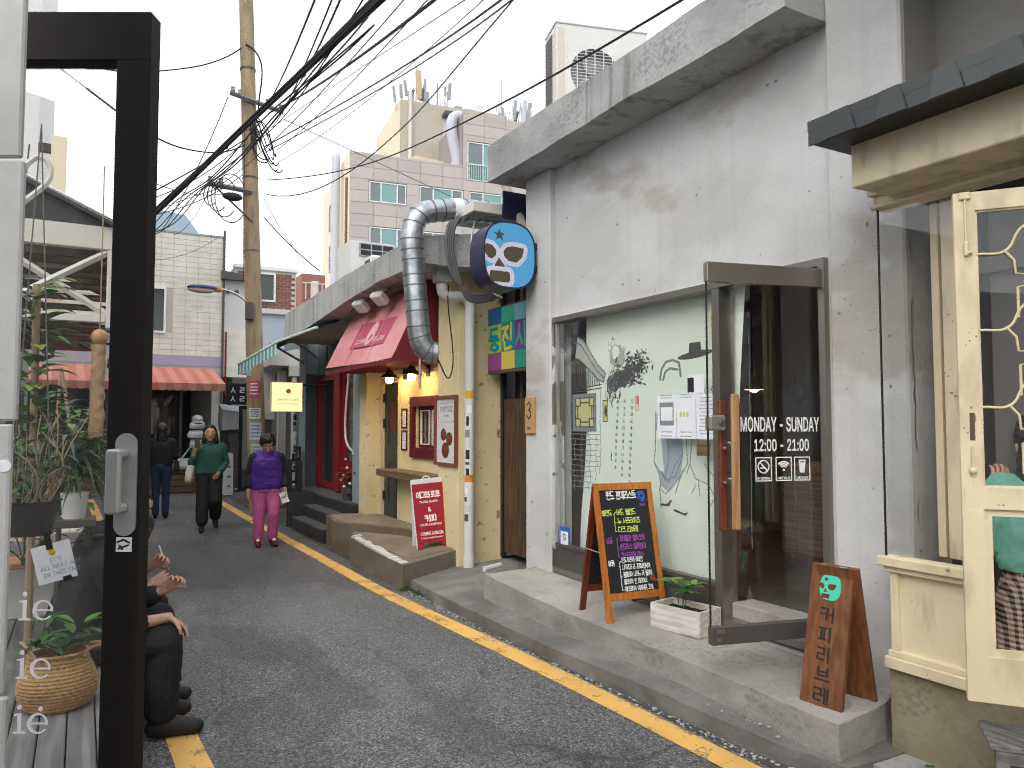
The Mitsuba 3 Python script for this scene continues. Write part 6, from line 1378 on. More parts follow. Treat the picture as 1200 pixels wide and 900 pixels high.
tw = thing('branch_tripod', 'pale dry branches leaning together behind the left plants', 'branches')
for (a, b) in (((-.20, 5.2, .9), (-.11, 5.2, 1.98)), ((-.01, 5.15, 1.1), (-.11, 5.2, 1.98)), ((-.22, 5.1, 1.2), (.0, 5.1, 1.45)), ((-.26, 5.0, 1.0), (-.2, 5.05, 1.6))):
    part(tw, 'branch', tube(spline([a, (np.array(a) + b) / 2 + [.015, 0, 0], b], 9), .011, 6), 'twig')
fpm = bush('spiky_palm', 'dark spiky palm in a pale pot by the glass door', (-.02, 4.55, 1.30), [((0, 0, .10), 46), ((.0, 0, .18), 34), ((-.03, .0, .26), 24)], .30, .020, ['leaf_e', 'leaf_c', 'leaf_e', 'leaf_grey'], .55, stem=True, pitch=(-.2, 1.2))
wp = solid('pale_pot', lathe([(0, 0), (.05, 0), (.065, .13), (.058, .13), (.055, .11), (0, .11)], 20, (-.02, 4.55, 1.17)), 'ac_white', 'small pale pot holding the spiky palm', 'pot'); 
solid('pot_stool', cat(cb(-.12, .08, 4.45, 4.65, 1.13, 1.17), cb(-.10, -.075, 4.60, 4.62, .42, 1.13), cb(.035, .06, 4.60, 4.62, .42, 1.13)), 'steel_dark', 'narrow dark stool carrying the pale pot', 'stool')
bush('broad_leaf_plant', 'low plant with long drooping light green leaves under the hanging brush', (.0, 5.0, 1.3), [((.03, 0, .25), 4), ((-.06, .0, .32), 4), ((.06, .03, .16), 4)], .26, .07, ['leaf_d', 'leaf_b', 'leaf_a'], .6)
bush('low_shrub', 'dark bushy plant low behind the twig planter', (-.25, 4.9, .9), [((.05 * k - .1, .04 * (k % 3), .10 + .07 * (k % 4)), 8) for k in range(9)], .10, .03, ['leaf_c', 'leaf_e', 'leaf_a'])
bush('dark_foliage_plant', 'dense dark leafy plant filling the middle behind the glass door', (-.16, 5.25, 1.05), [((.42 * rr.random() - .22, .1 * rr.random(), .10 + .62 * rr.random()), 6) for k in range(44)], .15, .045, ['leaf_c', 'leaf_a', 'leaf_a', 'leaf_b'], .5)
bush('strap_leaf_plant', 'bright strap leaved plant at the foot of the branch tripod', (-.10, 4.75, 1.45), [((.10 * k - .1, .0, .12 + .08 * (k % 2)), 7) for k in range(4)], .24, .035, ['leaf_b', 'leaf_d', 'leaf_a'], .7)
hb_ = thing('hanging_brush', 'shaggy tan hanging fibre roll with wooden ball on top', 'ornament')
rl_ = rough(cyl((.068, 4.5, 1.58), (.07, 4.5, 2.06), .034, 16), .02, 40, .02, 3)
part(hb_, 'fibre_roll', rl_, 'rope', True); part(hb_, 'ball', ball((.073, 4.5, 2.10), .042, 2), 'handle_wood', True); part(hb_, 'cord', cyl((.073, 4.5, 2.13), (.073, 4.5, 3.0), .003, 5), 'rope')
part(hb_, 'tail', tf(leaf_mesh(.2, .05, .3), aim((.07, 4.5, 1.60), 0, -1.3)), 'leaf_d', True)
# timber porch with braced white frame
tpz = thing('timber_porch', 'white braced timber porch frame with dark pitched roof at the left', 'porch')
PY = 6.4
part(tpz, 'beam', cb(-1.8, .21, PY, PY + .08, 2.945, 3.115, .004), 'porch_white'); part(tpz, 'post', cb(.14, .21, PY, PY + .08, 2.36, 2.944, .004), 'porch_white')
part(tpz, 'rail', cb(-1.8, .139, PY, PY + .08, 2.40, 2.46, .004), 'porch_white')
for (a, b) in (((-.56, 2.92), (.14, 2.47)), ((-.56, 2.47), (.14, 2.93))): part(tpz, 'brace', tube([(a[0], PY + .03 + .02 * (a[1] > 2.6), a[1]), (b[0], PY + .03 + .02 * (a[1] > 2.6), b[1])], .026, 4), 'porch_white')
part(tpz, 'gable', tf(ex(Polygon([(-1.8, 3.115), (.19, 3.115), (-1.8, 4.02)]), .04), WY(PY + .06)), 'black_paint', False)
part(tpz, 'barge_board', tube([(.22, PY - .03, 3.125), (-1.8, PY - .03, 4.06)], .022, 4), 'ac_white')
part(tpz, 'roof', slab([(.26, PY - .06, 3.15), (.26, 10, 3.15), (-1.8, 10, 4.09), (-1.8, PY - .06, 4.09)], 3.10) if False else tf(bx(0, 2.25, 0, 3.6, 0, .04), M((.26, PY - .05, 3.12), (-.91, 0, .414), (0, 1, 0))), 'black_paint', False)
for k in range(9): part(tpz, 'ceiling_board', cb(-1.8, .2, PY + .25 + .3 * k, PY + .53 + .3 * k, 2.90 - .05 * k, 2.92 - .05 * k), 'door_wood')
part(tpz, 'hook', tube(spline([(-.42, PY - .5, 3.0), (-.36, PY - .5, 3.35), (-.27, PY - .5, 3.42), (-.22, PY - .5, 3.36), (-.24, PY - .5, 3.25), (-.40, PY - .5, 2.9)], 18), .02, 6), 'porch_white')
q = thing('red_canopy', 'dark red canopy with crossed bars behind the timber porch', 'canopy')
part(q, 'sheet', bx(-1.2, .17, 9.6, 9.65, 2.45, 2.80), 'red_canopy', False); part(q, 'bar', tube([(-.5, 9.55, 2.8), (.1, 9.55, 2.45)], .02, 5), 'door_wood'); part(q, 'bar', tube([(-.5, 9.55, 2.45), (.1, 9.55, 2.8)], .02, 5), 'door_wood')
q = thing('white_hanging_sign', 'white hanging sign with one black character seen past the door stile', 'sign')
part(q, 'board', tf(cb(0, .34, 0, .50, -.03, 0), WY(9.8, .20, 2.18)), 'white'); part(q, 'character', tf(ex(affinity.rotate(hangul('걸', .26, .06)[0], -6), .003), WY(9.8, .225, 2.30)), 'ink', False); part(q, 'bracket', cyl((.3, 9.81, 2.7), (-1.0, 9.81, 2.75), .02, 6), 'steel_dark')
for i, x in enumerate((.16, .40)):
    k = solid('festoon_bulb', ball((x, 12.0, 1.42), .05, 2), 'bulb_glass', ('left small warm bulb glowing deep behind the plants', 'right small warm bulb glowing beside the door stile')[i], 'bulb', None, True)
    scene[k]['emitter'] = {'type': 'area', 'radiance': {'type': 'rgb', 'value': [4, 2.8, 1.4]}}
# buildings along the left side
q = thing('left_shop_row', 'grey rendered buildings along the left side of the street', 'building')
part(q, 'wall', bx(-6, -1.0, 6.6, 19.2, 0, 4.4), 'grey_teal', False); part(q, 'upper_wall', bx(-6, -.60, 12, 17, 4.4, 11), 'ac_white', False)
part(q, 'column', cb(-.45, -.27, 12, 12.2, 3.0, 5.58), 'side_cream'); part(q, 'beam', cb(-1.0, -.45, 12.02, 12.1, 5.34, 5.46), 'door_wood'); part(q, 'beam', tube([(-.75, 12.05, 4.6), (-.70, 12.05, 5.4)], .06, 4), 'door_wood')
part(q, 'shop_glass', bx(-1.005, -.995, 12.5, 18, .5, 2.3), 'window_dark', False)
q = thing('pale_awning', 'pale cream awnings on the left shops mirrored in the shop window', 'awning')
part(q, 'sheet', sheet3(np.array([-.45, 12.4, 2.75]), np.array([-.45, 8.2, 2.75]), np.array([-1.0, 12.4, 3.35]), np.array([-1.0, 8.2, 3.35]), 8, .01, .02), 'side_cream', True)
part(q, 'valance', bx(-.46, -.45, 8.2, 12.4, 2.60, 2.75), 'side_cream', False)
q = thing('photographer_shop', 'white shop on the left beside the camera, outside the picture', 'building')
part(q, 'wall', bx(-6, -2.6, -9, 2.2, 0, 3.4), 'plaster', False)
q = thing('rear_house', 'pale house on the right side of the street behind the camera', 'building')
part(q, 'wall', bx(3.7, 9, -14, -3.2, 0, 6), 'side_cream', False)

# ---------------------------------------------------------------- people
def sph(c, r, seg=16): return m3.Manifold.sphere(float(r), seg).translate(tuple(float(x) for x in c))
def cap(a, b, ra, rb, seg=16): return m3.Manifold.batch_hull([sph(a, ra, seg), sph(b, rb, seg)])
def union(l): return m3.Manifold.batch_boolean(l, m3.OpType.Add)
def to_tm(man):
    m = man.to_mesh(); return trimesh.Trimesh(m.vert_properties[:, :3], m.tri_verts, process=True)
def smooth_(man, edge, it=10):
    t = to_tm(man.refine_to_length(edge)); trimesh.smoothing.filter_taubin(t, iterations=it); return t
def wrinkle(t, amp, f, seed=0):
    n = t.vertex_normals; a = meshkit.fbm(t.vertices * [f, f, f * .55], 3, seed) - .5; b = np.abs(meshkit.fbm(t.vertices * [f * .8, f * .8, f * 1.3] + 5, 2, seed + 9) - .5)
    t.vertices = t.vertices + n * ((a + np.clip(.10 - b, 0, 1) * -2.2) * amp)[:, None]; return t
def mani(t):
    return m3.Manifold(m3.Mesh(np.asarray(t.vertices, np.float32), np.asarray(t.faces, np.uint32)))
def hand(wr, d, nrm, side, curl=.5, s=1., spread=.12):
    """wrist, finger direction, palm normal (the way the palm faces), side = +1 for a thumb towards cross(d, nrm)"""
    d = np.array(d, float); d /= np.linalg.norm(d); n = np.array(nrm, float); n -= d * (n @ d); n /= np.linalg.norm(n); x = np.cross(d, n) * side
    wr = np.array(wr, float); P = []
    kn = [wr + d * .085 * s + x * (.033 - .021 * k) * s + d * (-.004 * abs(k - 1)) * s for k in range(4)]
    P.append(m3.Manifold.batch_hull([sph(wr + x * .018 * s, .017 * s, 10), sph(wr - x * .018 * s, .017 * s, 10)] + [sph(k, .0125 * s, 10) for k in (kn[0], kn[3])] + [sph(wr + d * .04 * s + x * .03 * s, .014 * s, 10)]))
    for k, L in enumerate((.072, .080, .074, .058)):
        p = kn[k]; a = curl * .7; fx = d + x * spread * (1.2 - .8 * k)
        fx /= np.linalg.norm(fx)
        for j, q in enumerate((.45, .32, .23)):
            dir_ = fx * math.cos(a) + n * math.sin(a); e = p + dir_ * L * q * s
            P.append(cap(p, e, (.0098 - .0012 * j) * s, (.0088 - .0012 * j) * s, 10)); p = e; a += curl * .9
    p = wr + d * .03 * s + x * .028 * s; fx = d * .62 + x * .75 + n * .25
    for j, L in enumerate((.036, .030, .024)):
        dir_ = fx / np.linalg.norm(fx); e = p + dir_ * L * s; P.append(cap(p, e, (.0125 - .0015 * j) * s, (.0108 - .0015 * j) * s, 10)); p = e; fx = fx - x * .30 * (j + 1) + n * curl * .35
    return union(P)
def head_parts(c, f, u, s=1.):
    """skull, jaw, nose, ears about the centre c; f = the way the face looks, u = up"""
    f = np.array(f, float); f /= np.linalg.norm(f); u = np.array(u, float); u -= f * (u @ f); u /= np.linalg.norm(u); l = np.cross(u, f); c = np.array(c, float)
    g = lambda a, b, d: c + (f * a + l * b + u * d) * s
    P = [m3.Manifold.batch_hull([sph(g(-.02, 0, .03), .083 * s), sph(g(.022, 0, .045), .068 * s), sph(g(.01, 0, .0), .074 * s)]),
         m3.Manifold.batch_hull([sph(g(.02, 0, .0), .066 * s), sph(g(.048, 0, -.088), .024 * s), sph(g(.01, .042, -.055), .022 * s), sph(g(.01, -.042, -.055), .022 * s)]),
         m3.Manifold.batch_hull([sph(g(.083, 0, .012), .008 * s, 8), sph(g(.102, 0, -.026), .0115 * s, 8), sph(g(.085, .012, -.03), .009 * s, 8), sph(g(.085, -.012, -.03), .009 * s, 8)]),
         m3.Manifold.batch_hull([sph(g(.0, .076, .005), .016 * s, 8), sph(g(-.004, .074, -.03), .01 * s, 8)]), m3.Manifold.batch_hull([sph(g(.0, -.076, .005), .016 * s, 8), sph(g(-.004, -.074, -.03), .01 * s, 8)])]
    return P, g
def face(key, g, s=1.):
    for b in (-1, 1):
        e = part(key, 'eye', ball(g(.079, b * .031, .006), .0105 * s, 2), 'eye_white', True)
        part(e, 'iris', ball(g(.0865, b * .031, .006), .0062 * s, 1), 'ink', True)
        part(key, 'brow', tube([g(.086, b * .016, .031), g(.084, b * .034, .035), g(.072, b * .048, .029)], .0036 * s, 5), 'hair_black')
    part(key, 'mouth', tube([g(.080, -.023, -.056), g(.090, 0, -.054), g(.080, .023, -.056)], .0058 * s, 6), 'lip', True)
def figure(label, O, fdir, J, cl, skin='skin', edge=.022, s=1., head_dir=(1, 0, 0), head_up=(0, 0, 1), hands=(None, None), group=None):
    """J: joints in the figure's own axes (forward, to the figure's left, up); cl: clothing, each (name, material, [(joint, joint, r, r)...], wrinkle)"""
    k = thing('person', label, 'person', group)
    f = np.array([*fdir, 0.]); f /= np.linalg.norm(f); l = np.array([-f[1], f[0], 0]); O = np.array(O, float)
    W = lambda p: O + f * p[0] * s + l * p[1] * s + np.array([0, 0, p[2] * s])
    V = lambda p: f * p[0] + l * p[1] + np.array([0, 0, p[2]])
    j = {n: W(p) for n, p in J.items()}
    bones = [('pel', 'ab', .115, .11), ('ab', 'ch', .11, .115), ('hl', 'kl', .075, .052), ('kl', 'al', .05, .034), ('hr', 'kr', .075, .052), ('kr', 'ar', .05, .034), ('al', 'tl', .036, .026), ('ar', 'tr', .036, .026),
             ('sl', 'el', .046, .036), ('el', 'wl', .036, .024), ('sr', 'er', .046, .036), ('er', 'wr', .036, .024), ('nk', 'hd', .048, .046), ('ch', 'nk', .08, .052), ('hl', 'hr', .085, .085), ('sl', 'sr', .055, .055)]
    L = [cap(j[a], j[b], ra * s, rb * s) for a, b, ra, rb in bones if a in j and b in j]
    hp_, g = head_parts(j['hd'], V(head_dir), V(head_up), s)
    t = smooth_(union(L + hp_), edge, 6)
    man = mani(t)
    hs = []
    for i, (w, hspec) in enumerate((('wl', hands[0]), ('wr', hands[1]))):
        if hspec: hs.append(hand(j[w], V(hspec[0]), V(hspec[1]), hspec[2], hspec[3], s * .95))
    try: body = to_tm(union([man] + hs))
    except Exception: body = cat(t, *[to_tm(h) for h in hs])
    scene[k] = mply(body, skin, True)
    for ci, (nm, mt, segs, wr_, *more) in enumerate(cl):
        Ls = [m3.Manifold.batch_hull([sph(j[a] if isinstance(a, str) else W(a), r_ * s) for a, r_ in sg]) for sg in segs]
        if more:      # straight hem: torso cut level, sleeves kept
            z_ = O[2] + more[0] * s; un = union([x.trim_by_plane((0, 0, 1), z_) for x in Ls[:more[1]]] + Ls[more[1]:])
        else: un = union(Ls)
        m_ = wrinkle(smooth_(un, edge, 5 if more else 8), wr_ * s, 14, ci)
        part(k, nm, m_, mt, True)
    return k, j, g, W, V
def hair(k, g, segs, m='hair_black', s=1., amp=.02, edge=.014):
    t = smooth_(union([m3.Manifold.batch_hull([sph(g(*a), r_ * s) for a, r_ in sg]) for sg in segs]), edge, 5)
    part(k, 'hair', wrinkle(t, amp, 28, 3), m, True)
def shoe(k, a, t, m, s=1., h=.045, nm='shoe', up=.0):
    a, t = np.array(a, float), np.array(t, float); d = t - a; d[2] = 0; d /= np.linalg.norm(d)
    z0 = min(a[2], t[2])
    man = m3.Manifold.batch_hull([sph(a - d * .025 + [0, 0, -.02], .042 * s, 12), sph(t, .036 * s, 12), sph((a + t) / 2 + [0, 0, .0], .043 * s, 12), sph(a + [0, 0, .02], .04 * s, 12)])
    q = part(k, nm, smooth_(man, .014, 4), m, True); return q

# woman in a green sweater walking towards the camera with a phone
J = dict(pel=(0, 0, .88), ab=(0, 0, 1.0), ch=(.01, 0, 1.20), nk=(.02, 0, 1.36), hd=(.045, 0, 1.50), hl=(0, .085, .86), hr=(0, -.085, .86), kl=(.10, .09, .48), kr=(.06, -.09, .46), al=(-.12, .10, .16), ar=(.10, -.10, .075), tl=(-.0, .11, .07), tr=(.23, -.11, .03),
         sl=(0, .165, 1.29), sr=(0, -.165, 1.29), el=(-.03, .235, 1.05), er=(.03, -.255, 1.06), wl=(.13, .135, .90), wr=(.17, -.215, 1.27))
k, j, g, W_, V_ = figure('woman in dark green sweater and black trousers walking with raised phone and tote bag', (1.76, 12.76, 0), (-.10, -1), J, [
    ('sweater', 'green_knit', [[((.012, .07, 1.2), .138), ((.012, -.07, 1.2), .138), ((0, .075, 1.0), .13), ((0, -.075, 1.0), .13)], [((0, .075, 1.02), .13), ((0, -.075, 1.02), .13), ((0, .085, .86), .13), ((0, -.085, .86), .13)], [('sl', .075), ('sr', .075), ('ch', .12)], [('sl', .075), ('el', .062)], [('el', .062), ((.11, .15, .93), .052)], [('sr', .075), ('er', .062)], [('er', .062), ((.08, -.235, 1.14), .054)], [('nk', .066), ('ch', .11)]], .022, .885, 2),
    ('trousers', 'black_cloth', [[('pel', .13), ('hl', .11), ('hr', .11)], [('hl', .115), ('kl', .098)], [('kl', .098), ((-.09, .10, .23), .09)], [('hr', .115), ('kr', .098)], [('kr', .098), ((.095, -.10, .17), .092)]], .022)],
    hands=(((.75, -.4, -.5), (-.3, -.8, 0), 1, .5), ((-.1, .35, .9), (.9, .3, .1), 1, .75)), head_dir=(1, -.05, -.02))
face(k, g)
hair(k, g, [[((-.03, 0, .045), .092), ((.0, 0, .075), .075)], [((-.03, .06, .03), .045), ((-.02, .085, -.12), .045)], [((-.03, -.06, .03), .045), ((-.02, -.085, -.12), .045)], [((-.05, .03, 0), .06), ((-.06, .03, -.14), .06)], [((-.05, -.03, 0), .06), ((-.06, -.03, -.14), .06)]])
shoe(k, j['al'], j['tl'], 'black_paint'); shoe(k, j['ar'], j['tr'], 'black_paint')
solid('phone', tf(cb(-.036, .036, -.005, .005, -.07, .07, .006), M(W_((.235, -.19, 1.36)), V_((0, 1, 0)), V_((1, 0, .2)))), 'black_paint', 'dark phone held up by the woman in green', 'phone')
q = thing('tote_bag', 'white cloth tote bag hanging at the side of the woman in green', 'bag')
part(q, 'bag', wrinkle(smooth_(m3.Manifold.batch_hull([sph(W_((-.02, -.27, 1.02)), .05), sph(W_((.06, -.30, .80)), .06), sph(W_((-.10, -.28, .80)), .06), sph(W_((.03, -.25, 1.05)), .04)]), .02, 5), .03, 12, 4), 'canvas', True)
part(q, 'strap', tube(spline([W_((.03, -.26, 1.06)), W_((.075, -.20, 1.25)), W_((.04, -.15, 1.37)), W_((-.05, -.18, 1.3)), W_((-.05, -.27, 1.05))], 18), .014, 6), 'canvas', True)

# older woman in a purple quilted vest looking down
J = dict(pel=(-.02, 0, .80), ab=(-.01, 0, .93), ch=(.02, 0, 1.12), nk=(.07, 0, 1.26), hd=(.13, 0, 1.375), hl=(-.01, .085, .79), hr=(-.01, -.085, .79), kl=(.10, .09, .44), kr=(.02, -.09, .42), al=(.03, .085, .09), ar=(-.0, -.10, .085), tl=(.15, .12, .035), tr=(.12, -.10, .03),
         sl=(.03, .165, 1.20), sr=(.03, -.165, 1.20), el=(-.02, .235, .96), er=(-.02, -.225, .96), wl=(.10, .235, .76), wr=(.03, -.235, .74))
k, j, g, W_, V_ = figure('older woman in purple vest and pink trousers walking with her head bowed', (2.22, 10.8, 0), (-.12, -1), J, [
    ('vest', 'purple_quilt', [[((.02, .07, 1.12), .142), ((.02, -.07, 1.12), .142), ((0, .08, .93), .14), ((0, -.08, .93), .14)], [((0, .08, .93), .14), ((0, -.08, .93), .14), ((-.01, .085, .76), .135), ((-.01, -.085, .76), .135)], [((.02, .12, 1.21), .08), ((.02, -.12, 1.21), .08), ('ch', .13)], [('nk', .078), ('ch', .12)]], .03, .775, 2),
    ('sleeve', 'black_cloth', [[('sl', .07), ('el', .06)], [('el', .06), ((.075, .235, .83), .05)]], .018), ('sleeve', 'black_cloth', [[('sr', .07), ('er', .06)], [('er', .06), ((.02, -.233, .82), .05)]], .018),
    ('trousers', 'pink_cloth', [[('pel', .145), ('hl', .10), ('hr', .10)], [('hl', .11), ('kl', .078)], [('kl', .078), ((.035, .085, .13), .066)], [('hr', .11), ('kr', .078)], [('kr', .078), ((.0, -.10, .12), .066)]], .026)],
    skin='skin_tan', hands=(((.3, 0, -.95), (.2, -.9, 0), 1, .7), ((.1, 0, -1), (.0, 1, 0), -1, .45)), head_dir=(1, .02, -.62), head_up=(.5, 0, 1))
face(k, g)
hair(k, g, [[((-.03, 0, .05), .105), ((.015, 0, .085), .082)], [((-.04, .05, 0), .06), ((-.04, -.05, 0), .06), ((-.05, 0, -.03), .07)]], amp=.05)
for sfx in 'lr':
    shoe(k, j['a' + sfx] - [0, 0, .01], j['t' + sfx], 'maroon', .92); part(k, 'sock', ball((j['a' + sfx] * .45 + j['t' + sfx] * .55) + [0, 0, .028], .028, 1), 'white')
for kz in range(5):
    z = .74 + .105 * kz; part(k, 'quilt_seam', tube([W_((.16 + .012 * math.sin(2.2 * kz) - .05 * abs(a_) * 2, a_, z)) for a_ in np.linspace(-.12, .12, 9)], .005, 5), 'purple_seam')
solid('folded_paper', tf(rough(bx(-.05, .05, -.006, .006, -.07, .07), .02, 12, .02), M(W_((.14, .225, .66)), V_((0, 1, .3)), V_((1, 0, 0)))), 'paper', 'crumpled white paper in the hand of the woman in purple', 'paper')

# woman seen from behind by the far shop
J = dict(pel=(0, 0, .90), ab=(0, 0, 1.02), ch=(.0, 0, 1.24), nk=(.01, 0, 1.40), hd=(.03, 0, 1.53), hl=(0, .08, .88), hr=(0, -.08, .88), kl=(.03, .08, .48), kr=(.0, -.08, .48), al=(-.01, .08, .10), ar=(-.03, -.08, .10), tl=(.12, .09, .035), tr=(.10, -.09, .035),
         sl=(0, .16, 1.33), sr=(0, -.16, 1.33), el=(.02, .22, 1.08), er=(.02, -.22, 1.08), wl=(.20, .15, 1.05), wr=(.20, -.15, 1.05))
k, j, g, W_, V_ = figure('woman with long dark hair in black jacket and blue jeans seen from behind', (1.25, 14.85, 0), (.15, 1), J, [
    ('jacket', 'black_cloth', [[((0, .06, 1.24), .138), ((0, -.06, 1.24), .138), ((0, .07, .98), .128), ((0, -.07, .98), .128)], [((0, .07, 1.0), .115), ((0, -.07, 1.0), .115), ((0, .075, .90), .12), ((0, -.075, .90), .12)], [('sl', .08), ('sr', .08), ('ch', .12)], [('sl', .078), ('el', .068)], [('el', .068), ('wl', .05)], [('sr', .078), ('er', .068)], [('er', .068), ('wr', .05)], [('nk', .07), ('ch', .11)]], .02, .93, 2),
    ('jeans', 'denim', [[('pel', .14), ('hl', .10), ('hr', .10)], [('hl', .10), ('kl', .066)], [('kl', .066), ('al', .06)], [('hr', .10), ('kr', .066)], [('kr', .066), ('ar', .06)]], .014)],
    hands=(((.9, -.3, .2), (0, -1, 0), 1, .6), ((.9, .3, .2), (0, 1, 0), -1, .6)))
face(k, g)
hair(k, g, [[((-.02, 0, .045), .095), ((.0, 0, .075), .078)], [((-.05, 0, .02), .085), ((-.07, .03, -.16), .06), ((-.07, -.03, -.16), .06)], [((-.07, 0, -.14), .065), ((-.075, 0, -.30), .05)]])
for sfx in 'lr':
    b = union([cap(j['k' + sfx] - [0, 0, .05], j['a' + sfx] + [0, 0, .02], .066, .052), cap(j['a' + sfx] + [0, 0, .02], j['t' + sfx], .05, .035), cap(j['a' + sfx], j['a' + sfx] + [0, 0, -.06], .04, .035)])
    part(k, 'boot', smooth_(b, .016, 5), 'black_gloss', True)
solid('shoulder_bag', wrinkle(smooth_(m3.Manifold.batch_hull([sph(W_((.05, -.25, .86)), .05), sph(W_((-.07, -.25, .86)), .05), sph(W_((0, -.24, .98)), .045)]), .02, 4), .01, 12), 'black_cloth', 'small black bag at the hip of the woman seen from behind', 'bag')

# two men resting on the deck edge behind the door stile
J = dict(pel=(-.44, 0, .54), ab=(-.41, 0, .68), ch=(-.33, 0, .88), nk=(-.23, 0, .99), hd=(-.175, .0, 1.06), hl=(-.38, .09, .52), hr=(-.38, -.09, .52), kl=(-.03, .14, .52), kr=(-.02, -.13, .50), al=(-.05, .15, .10), ar=(-.04, -.13, .085), tl=(.11, .16, .045), tr=(.14, -.14, .04),
         sl=(-.30, .18, .93), sr=(-.30, -.18, .93), el=(-.16, .20, .66), er=(-.17, -.19, .62), wl=(-.01, .14, .72), wr=(-.005, -.12, .625))
k, j, g, W_, V_ = figure('man in black sitting on the deck edge with bare tattooed forearm over his knee', (.44, 4.63, 0), (1, -.02), J, [
    ('shirt', 'black_cloth', [[('ch', .155), ('ab', .15)], [('ab', .15), ('pel', .16)], [('sl', .085), ('sr', .085), ('ch', .13)], [('sl', .082), ('el', .07)], [('el', .066), ((-.07, .17, .69), .056)], [('sr', .082), ('er', .07)], [('nk', .075), ('ch', .12)]], .02),
    ('trousers', 'black_cloth2', [[('pel', .15), ('hl', .11), ('hr', .11)], [('hl', .115), ('kl', .092)], [('kl', .09), ((-.04, .15, .17), .082)], [('hr', .115), ('kr', .095)], [('kr', .092), ((-.03, -.13, .15), .084)]], .02)],
    edge=.016, hands=(((.6, -.3, .75), (.4, -.8, .0), 1, .8), ((.72, .05, -.55), (-.35, -.1, -.9), -1, .38)), head_dir=(.3, .85, -.4), head_up=(.3, .1, 1))
face(k, g)
hair(k, g, [[((-.025, 0, .045), .09), ((.0, 0, .07), .075)], [((-.045, .04, .0), .06), ((-.045, -.04, .0), .06)]], amp=.015)
shoe(k, j['al'] - [0, 0, .01], j['tl'], 'rubber', 1.08); shoe(k, j['ar'] - [0, 0, .01], j['tr'], 'rubber', 1.12)
for nm, a, b in (('er', .35, .8),):
    p0, p1 = j['er'] + (j['wr'] - j['er']) * a, j['er'] + (j['wr'] - j['er']) * b; d_ = (p1 - p0)
    side = np.array([.05, -1, .25]); side /= np.linalg.norm(side)
    part(k, 'tattoo', tube([p0 + d_ * t + side * (.0325 - .0085 * (a + (b - a) * t)) + np.array([0, 0, .007 * math.sin(9 * t)]) for t in np.linspace(0, 1, 14)], .0026, 5), 'ink_grey')
J2 = dict(J); J2.update(wl=(-.06, .05, .78), wr=(-.05, -.06, .69), el=(-.18, .17, .62), er=(-.17, -.17, .58), hd=(-.155, .0, 1.13), nk=(-.23, 0, 1.05), ch=(-.31, 0, .93), sl=(-.29, .18, .97), sr=(-.29, -.18, .97))
k, j, g, W_, V_ = figure('man in black beside him on the deck edge with a cigarette in raised hands', (.45, 5.2, 0), (1, -.02), J2, [
    ('shirt', 'black_cloth', [[('ch', .155), ('ab', .15)], [('ab', .15), ('pel', .16)], [('sl', .085), ('sr', .085), ('ch', .13)], [('sl', .082), ('el', .07)], [('sr', .082), ('er', .07)], [('nk', .075), ('ch', .12)]], .02),
    ('trousers', 'black_cloth2', [[('pel', .15), ('hl', .11), ('hr', .11)], [('hl', .115), ('kl', .092)], [('kl', .09), ((-.04, .15, .17), .082)], [('hr', .115), ('kr', .095)], [('kr', .092), ((-.03, -.13, .15), .084)]], .02)],
    edge=.016, hands=(((.75, -.25, .55), (.1, -.9, -.3), 1, .95), ((.8, .2, .35), (.0, .9, -.3), -1, .9)), head_dir=(1, -.05, -.3), head_up=(.3, 0, 1))
face(k, g)
hair(k, g, [[((-.025, 0, .045), .092), ((.0, 0, .07), .077)], [((-.045, .04, .0), .06), ((-.045, -.04, .0), .06)]], amp=.03)
shoe(k, j['al'] - [0, 0, .01], j['tl'], 'rubber', 1.05); shoe(k, j['ar'] - [0, 0, .01], j['tr'], 'rubber', 1.05)
solid('cigarette', cyl(j['wl'] + [.075, -.03, .04], j['wl'] + [.045, -.03, .125], .005, 8), 'white', 'thin white cigarette between the raised fingers of the farther man', 'cigarette')

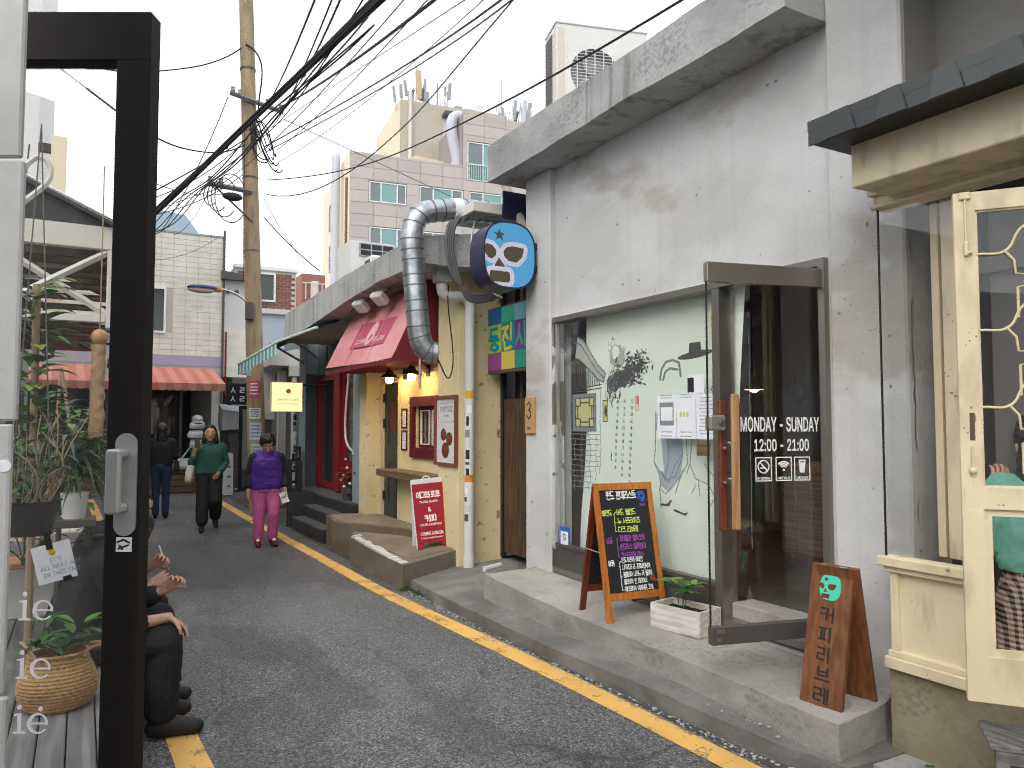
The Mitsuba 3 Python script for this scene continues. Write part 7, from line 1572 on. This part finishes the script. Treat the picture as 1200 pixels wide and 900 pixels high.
# woman inside the cream shop, her back to the open door
J = dict(pel=(0, 0, .93), ab=(0, 0, 1.05), ch=(.0, 0, 1.26), nk=(.01, 0, 1.42), hd=(.03, 0, 1.55), hl=(0, .085, .90), hr=(0, -.085, .90), kl=(.02, .09, .48), kr=(.0, -.09, .48), al=(-.02, .09, .09), ar=(-.02, -.09, .09), tl=(.11, .09, .035), tr=(.11, -.09, .035),
         sl=(0, .165, 1.34), sr=(0, -.165, 1.34), el=(.06, .23, 1.10), er=(.06, -.23, 1.10), wl=(.08, .16, 1.34), wr=(.22, -.12, 1.05))
k, j, g, W_, V_ = figure('woman in pale green sweater and checked skirt seen from behind through the door pane', (3.82, 1.89, 0.0), (.55, .83), J, [
    ('sweater', 'mint_knit', [[((0, .06, 1.26), .138), ((0, -.06, 1.26), .138), ((0, .07, 1.05), .128), ((0, -.07, 1.05), .128)], [((0, .07, 1.06), .115), ((0, -.07, 1.06), .115), ((0, .07, .94), .115), ((0, -.07, .94), .115)], [('sl', .085), ('sr', .085), ('ch', .12)], [('sl', .082), ('el', .072)], [('el', .07), ((.075, .18, 1.26), .056)], [('sr', .082), ('er', .072)], [('er', .07), ('wr', .054)], [('nk', .07), ('ch', .11)]], .026, .985, 2),
    ('skirt', 'check_cloth', [[((0, 0, 1.0), .146), ((0, .05, .86), .15), ((0, -.05, .86), .15)], [((0, .05, .86), .152), ((0, -.05, .86), .152), ((0, .07, .40), .17), ((0, -.07, .40), .17)]], .02)],
    edge=.018, s=1.0, hands=(((0, -.3, .9), (.9, 0, 0), -1, .6), ((.9, .3, 0), (0, .9, 0), -1, .6)))
face(k, g)
hair(k, g, [[((-.02, 0, .045), .097), ((.0, 0, .075), .08)], [((-.05, 0, .02), .09), ((-.06, .06, -.14), .06), ((-.06, -.06, -.14), .06)], [((-.06, .05, -.12), .06), ((-.06, -.05, -.12), .06), ((-.07, .03, -.22), .035), ((-.07, -.04, -.21), .035)]], amp=.03)
shoe(k, j['al'], j['tl'], 'black_paint'); shoe(k, j['ar'], j['tr'], 'black_paint')
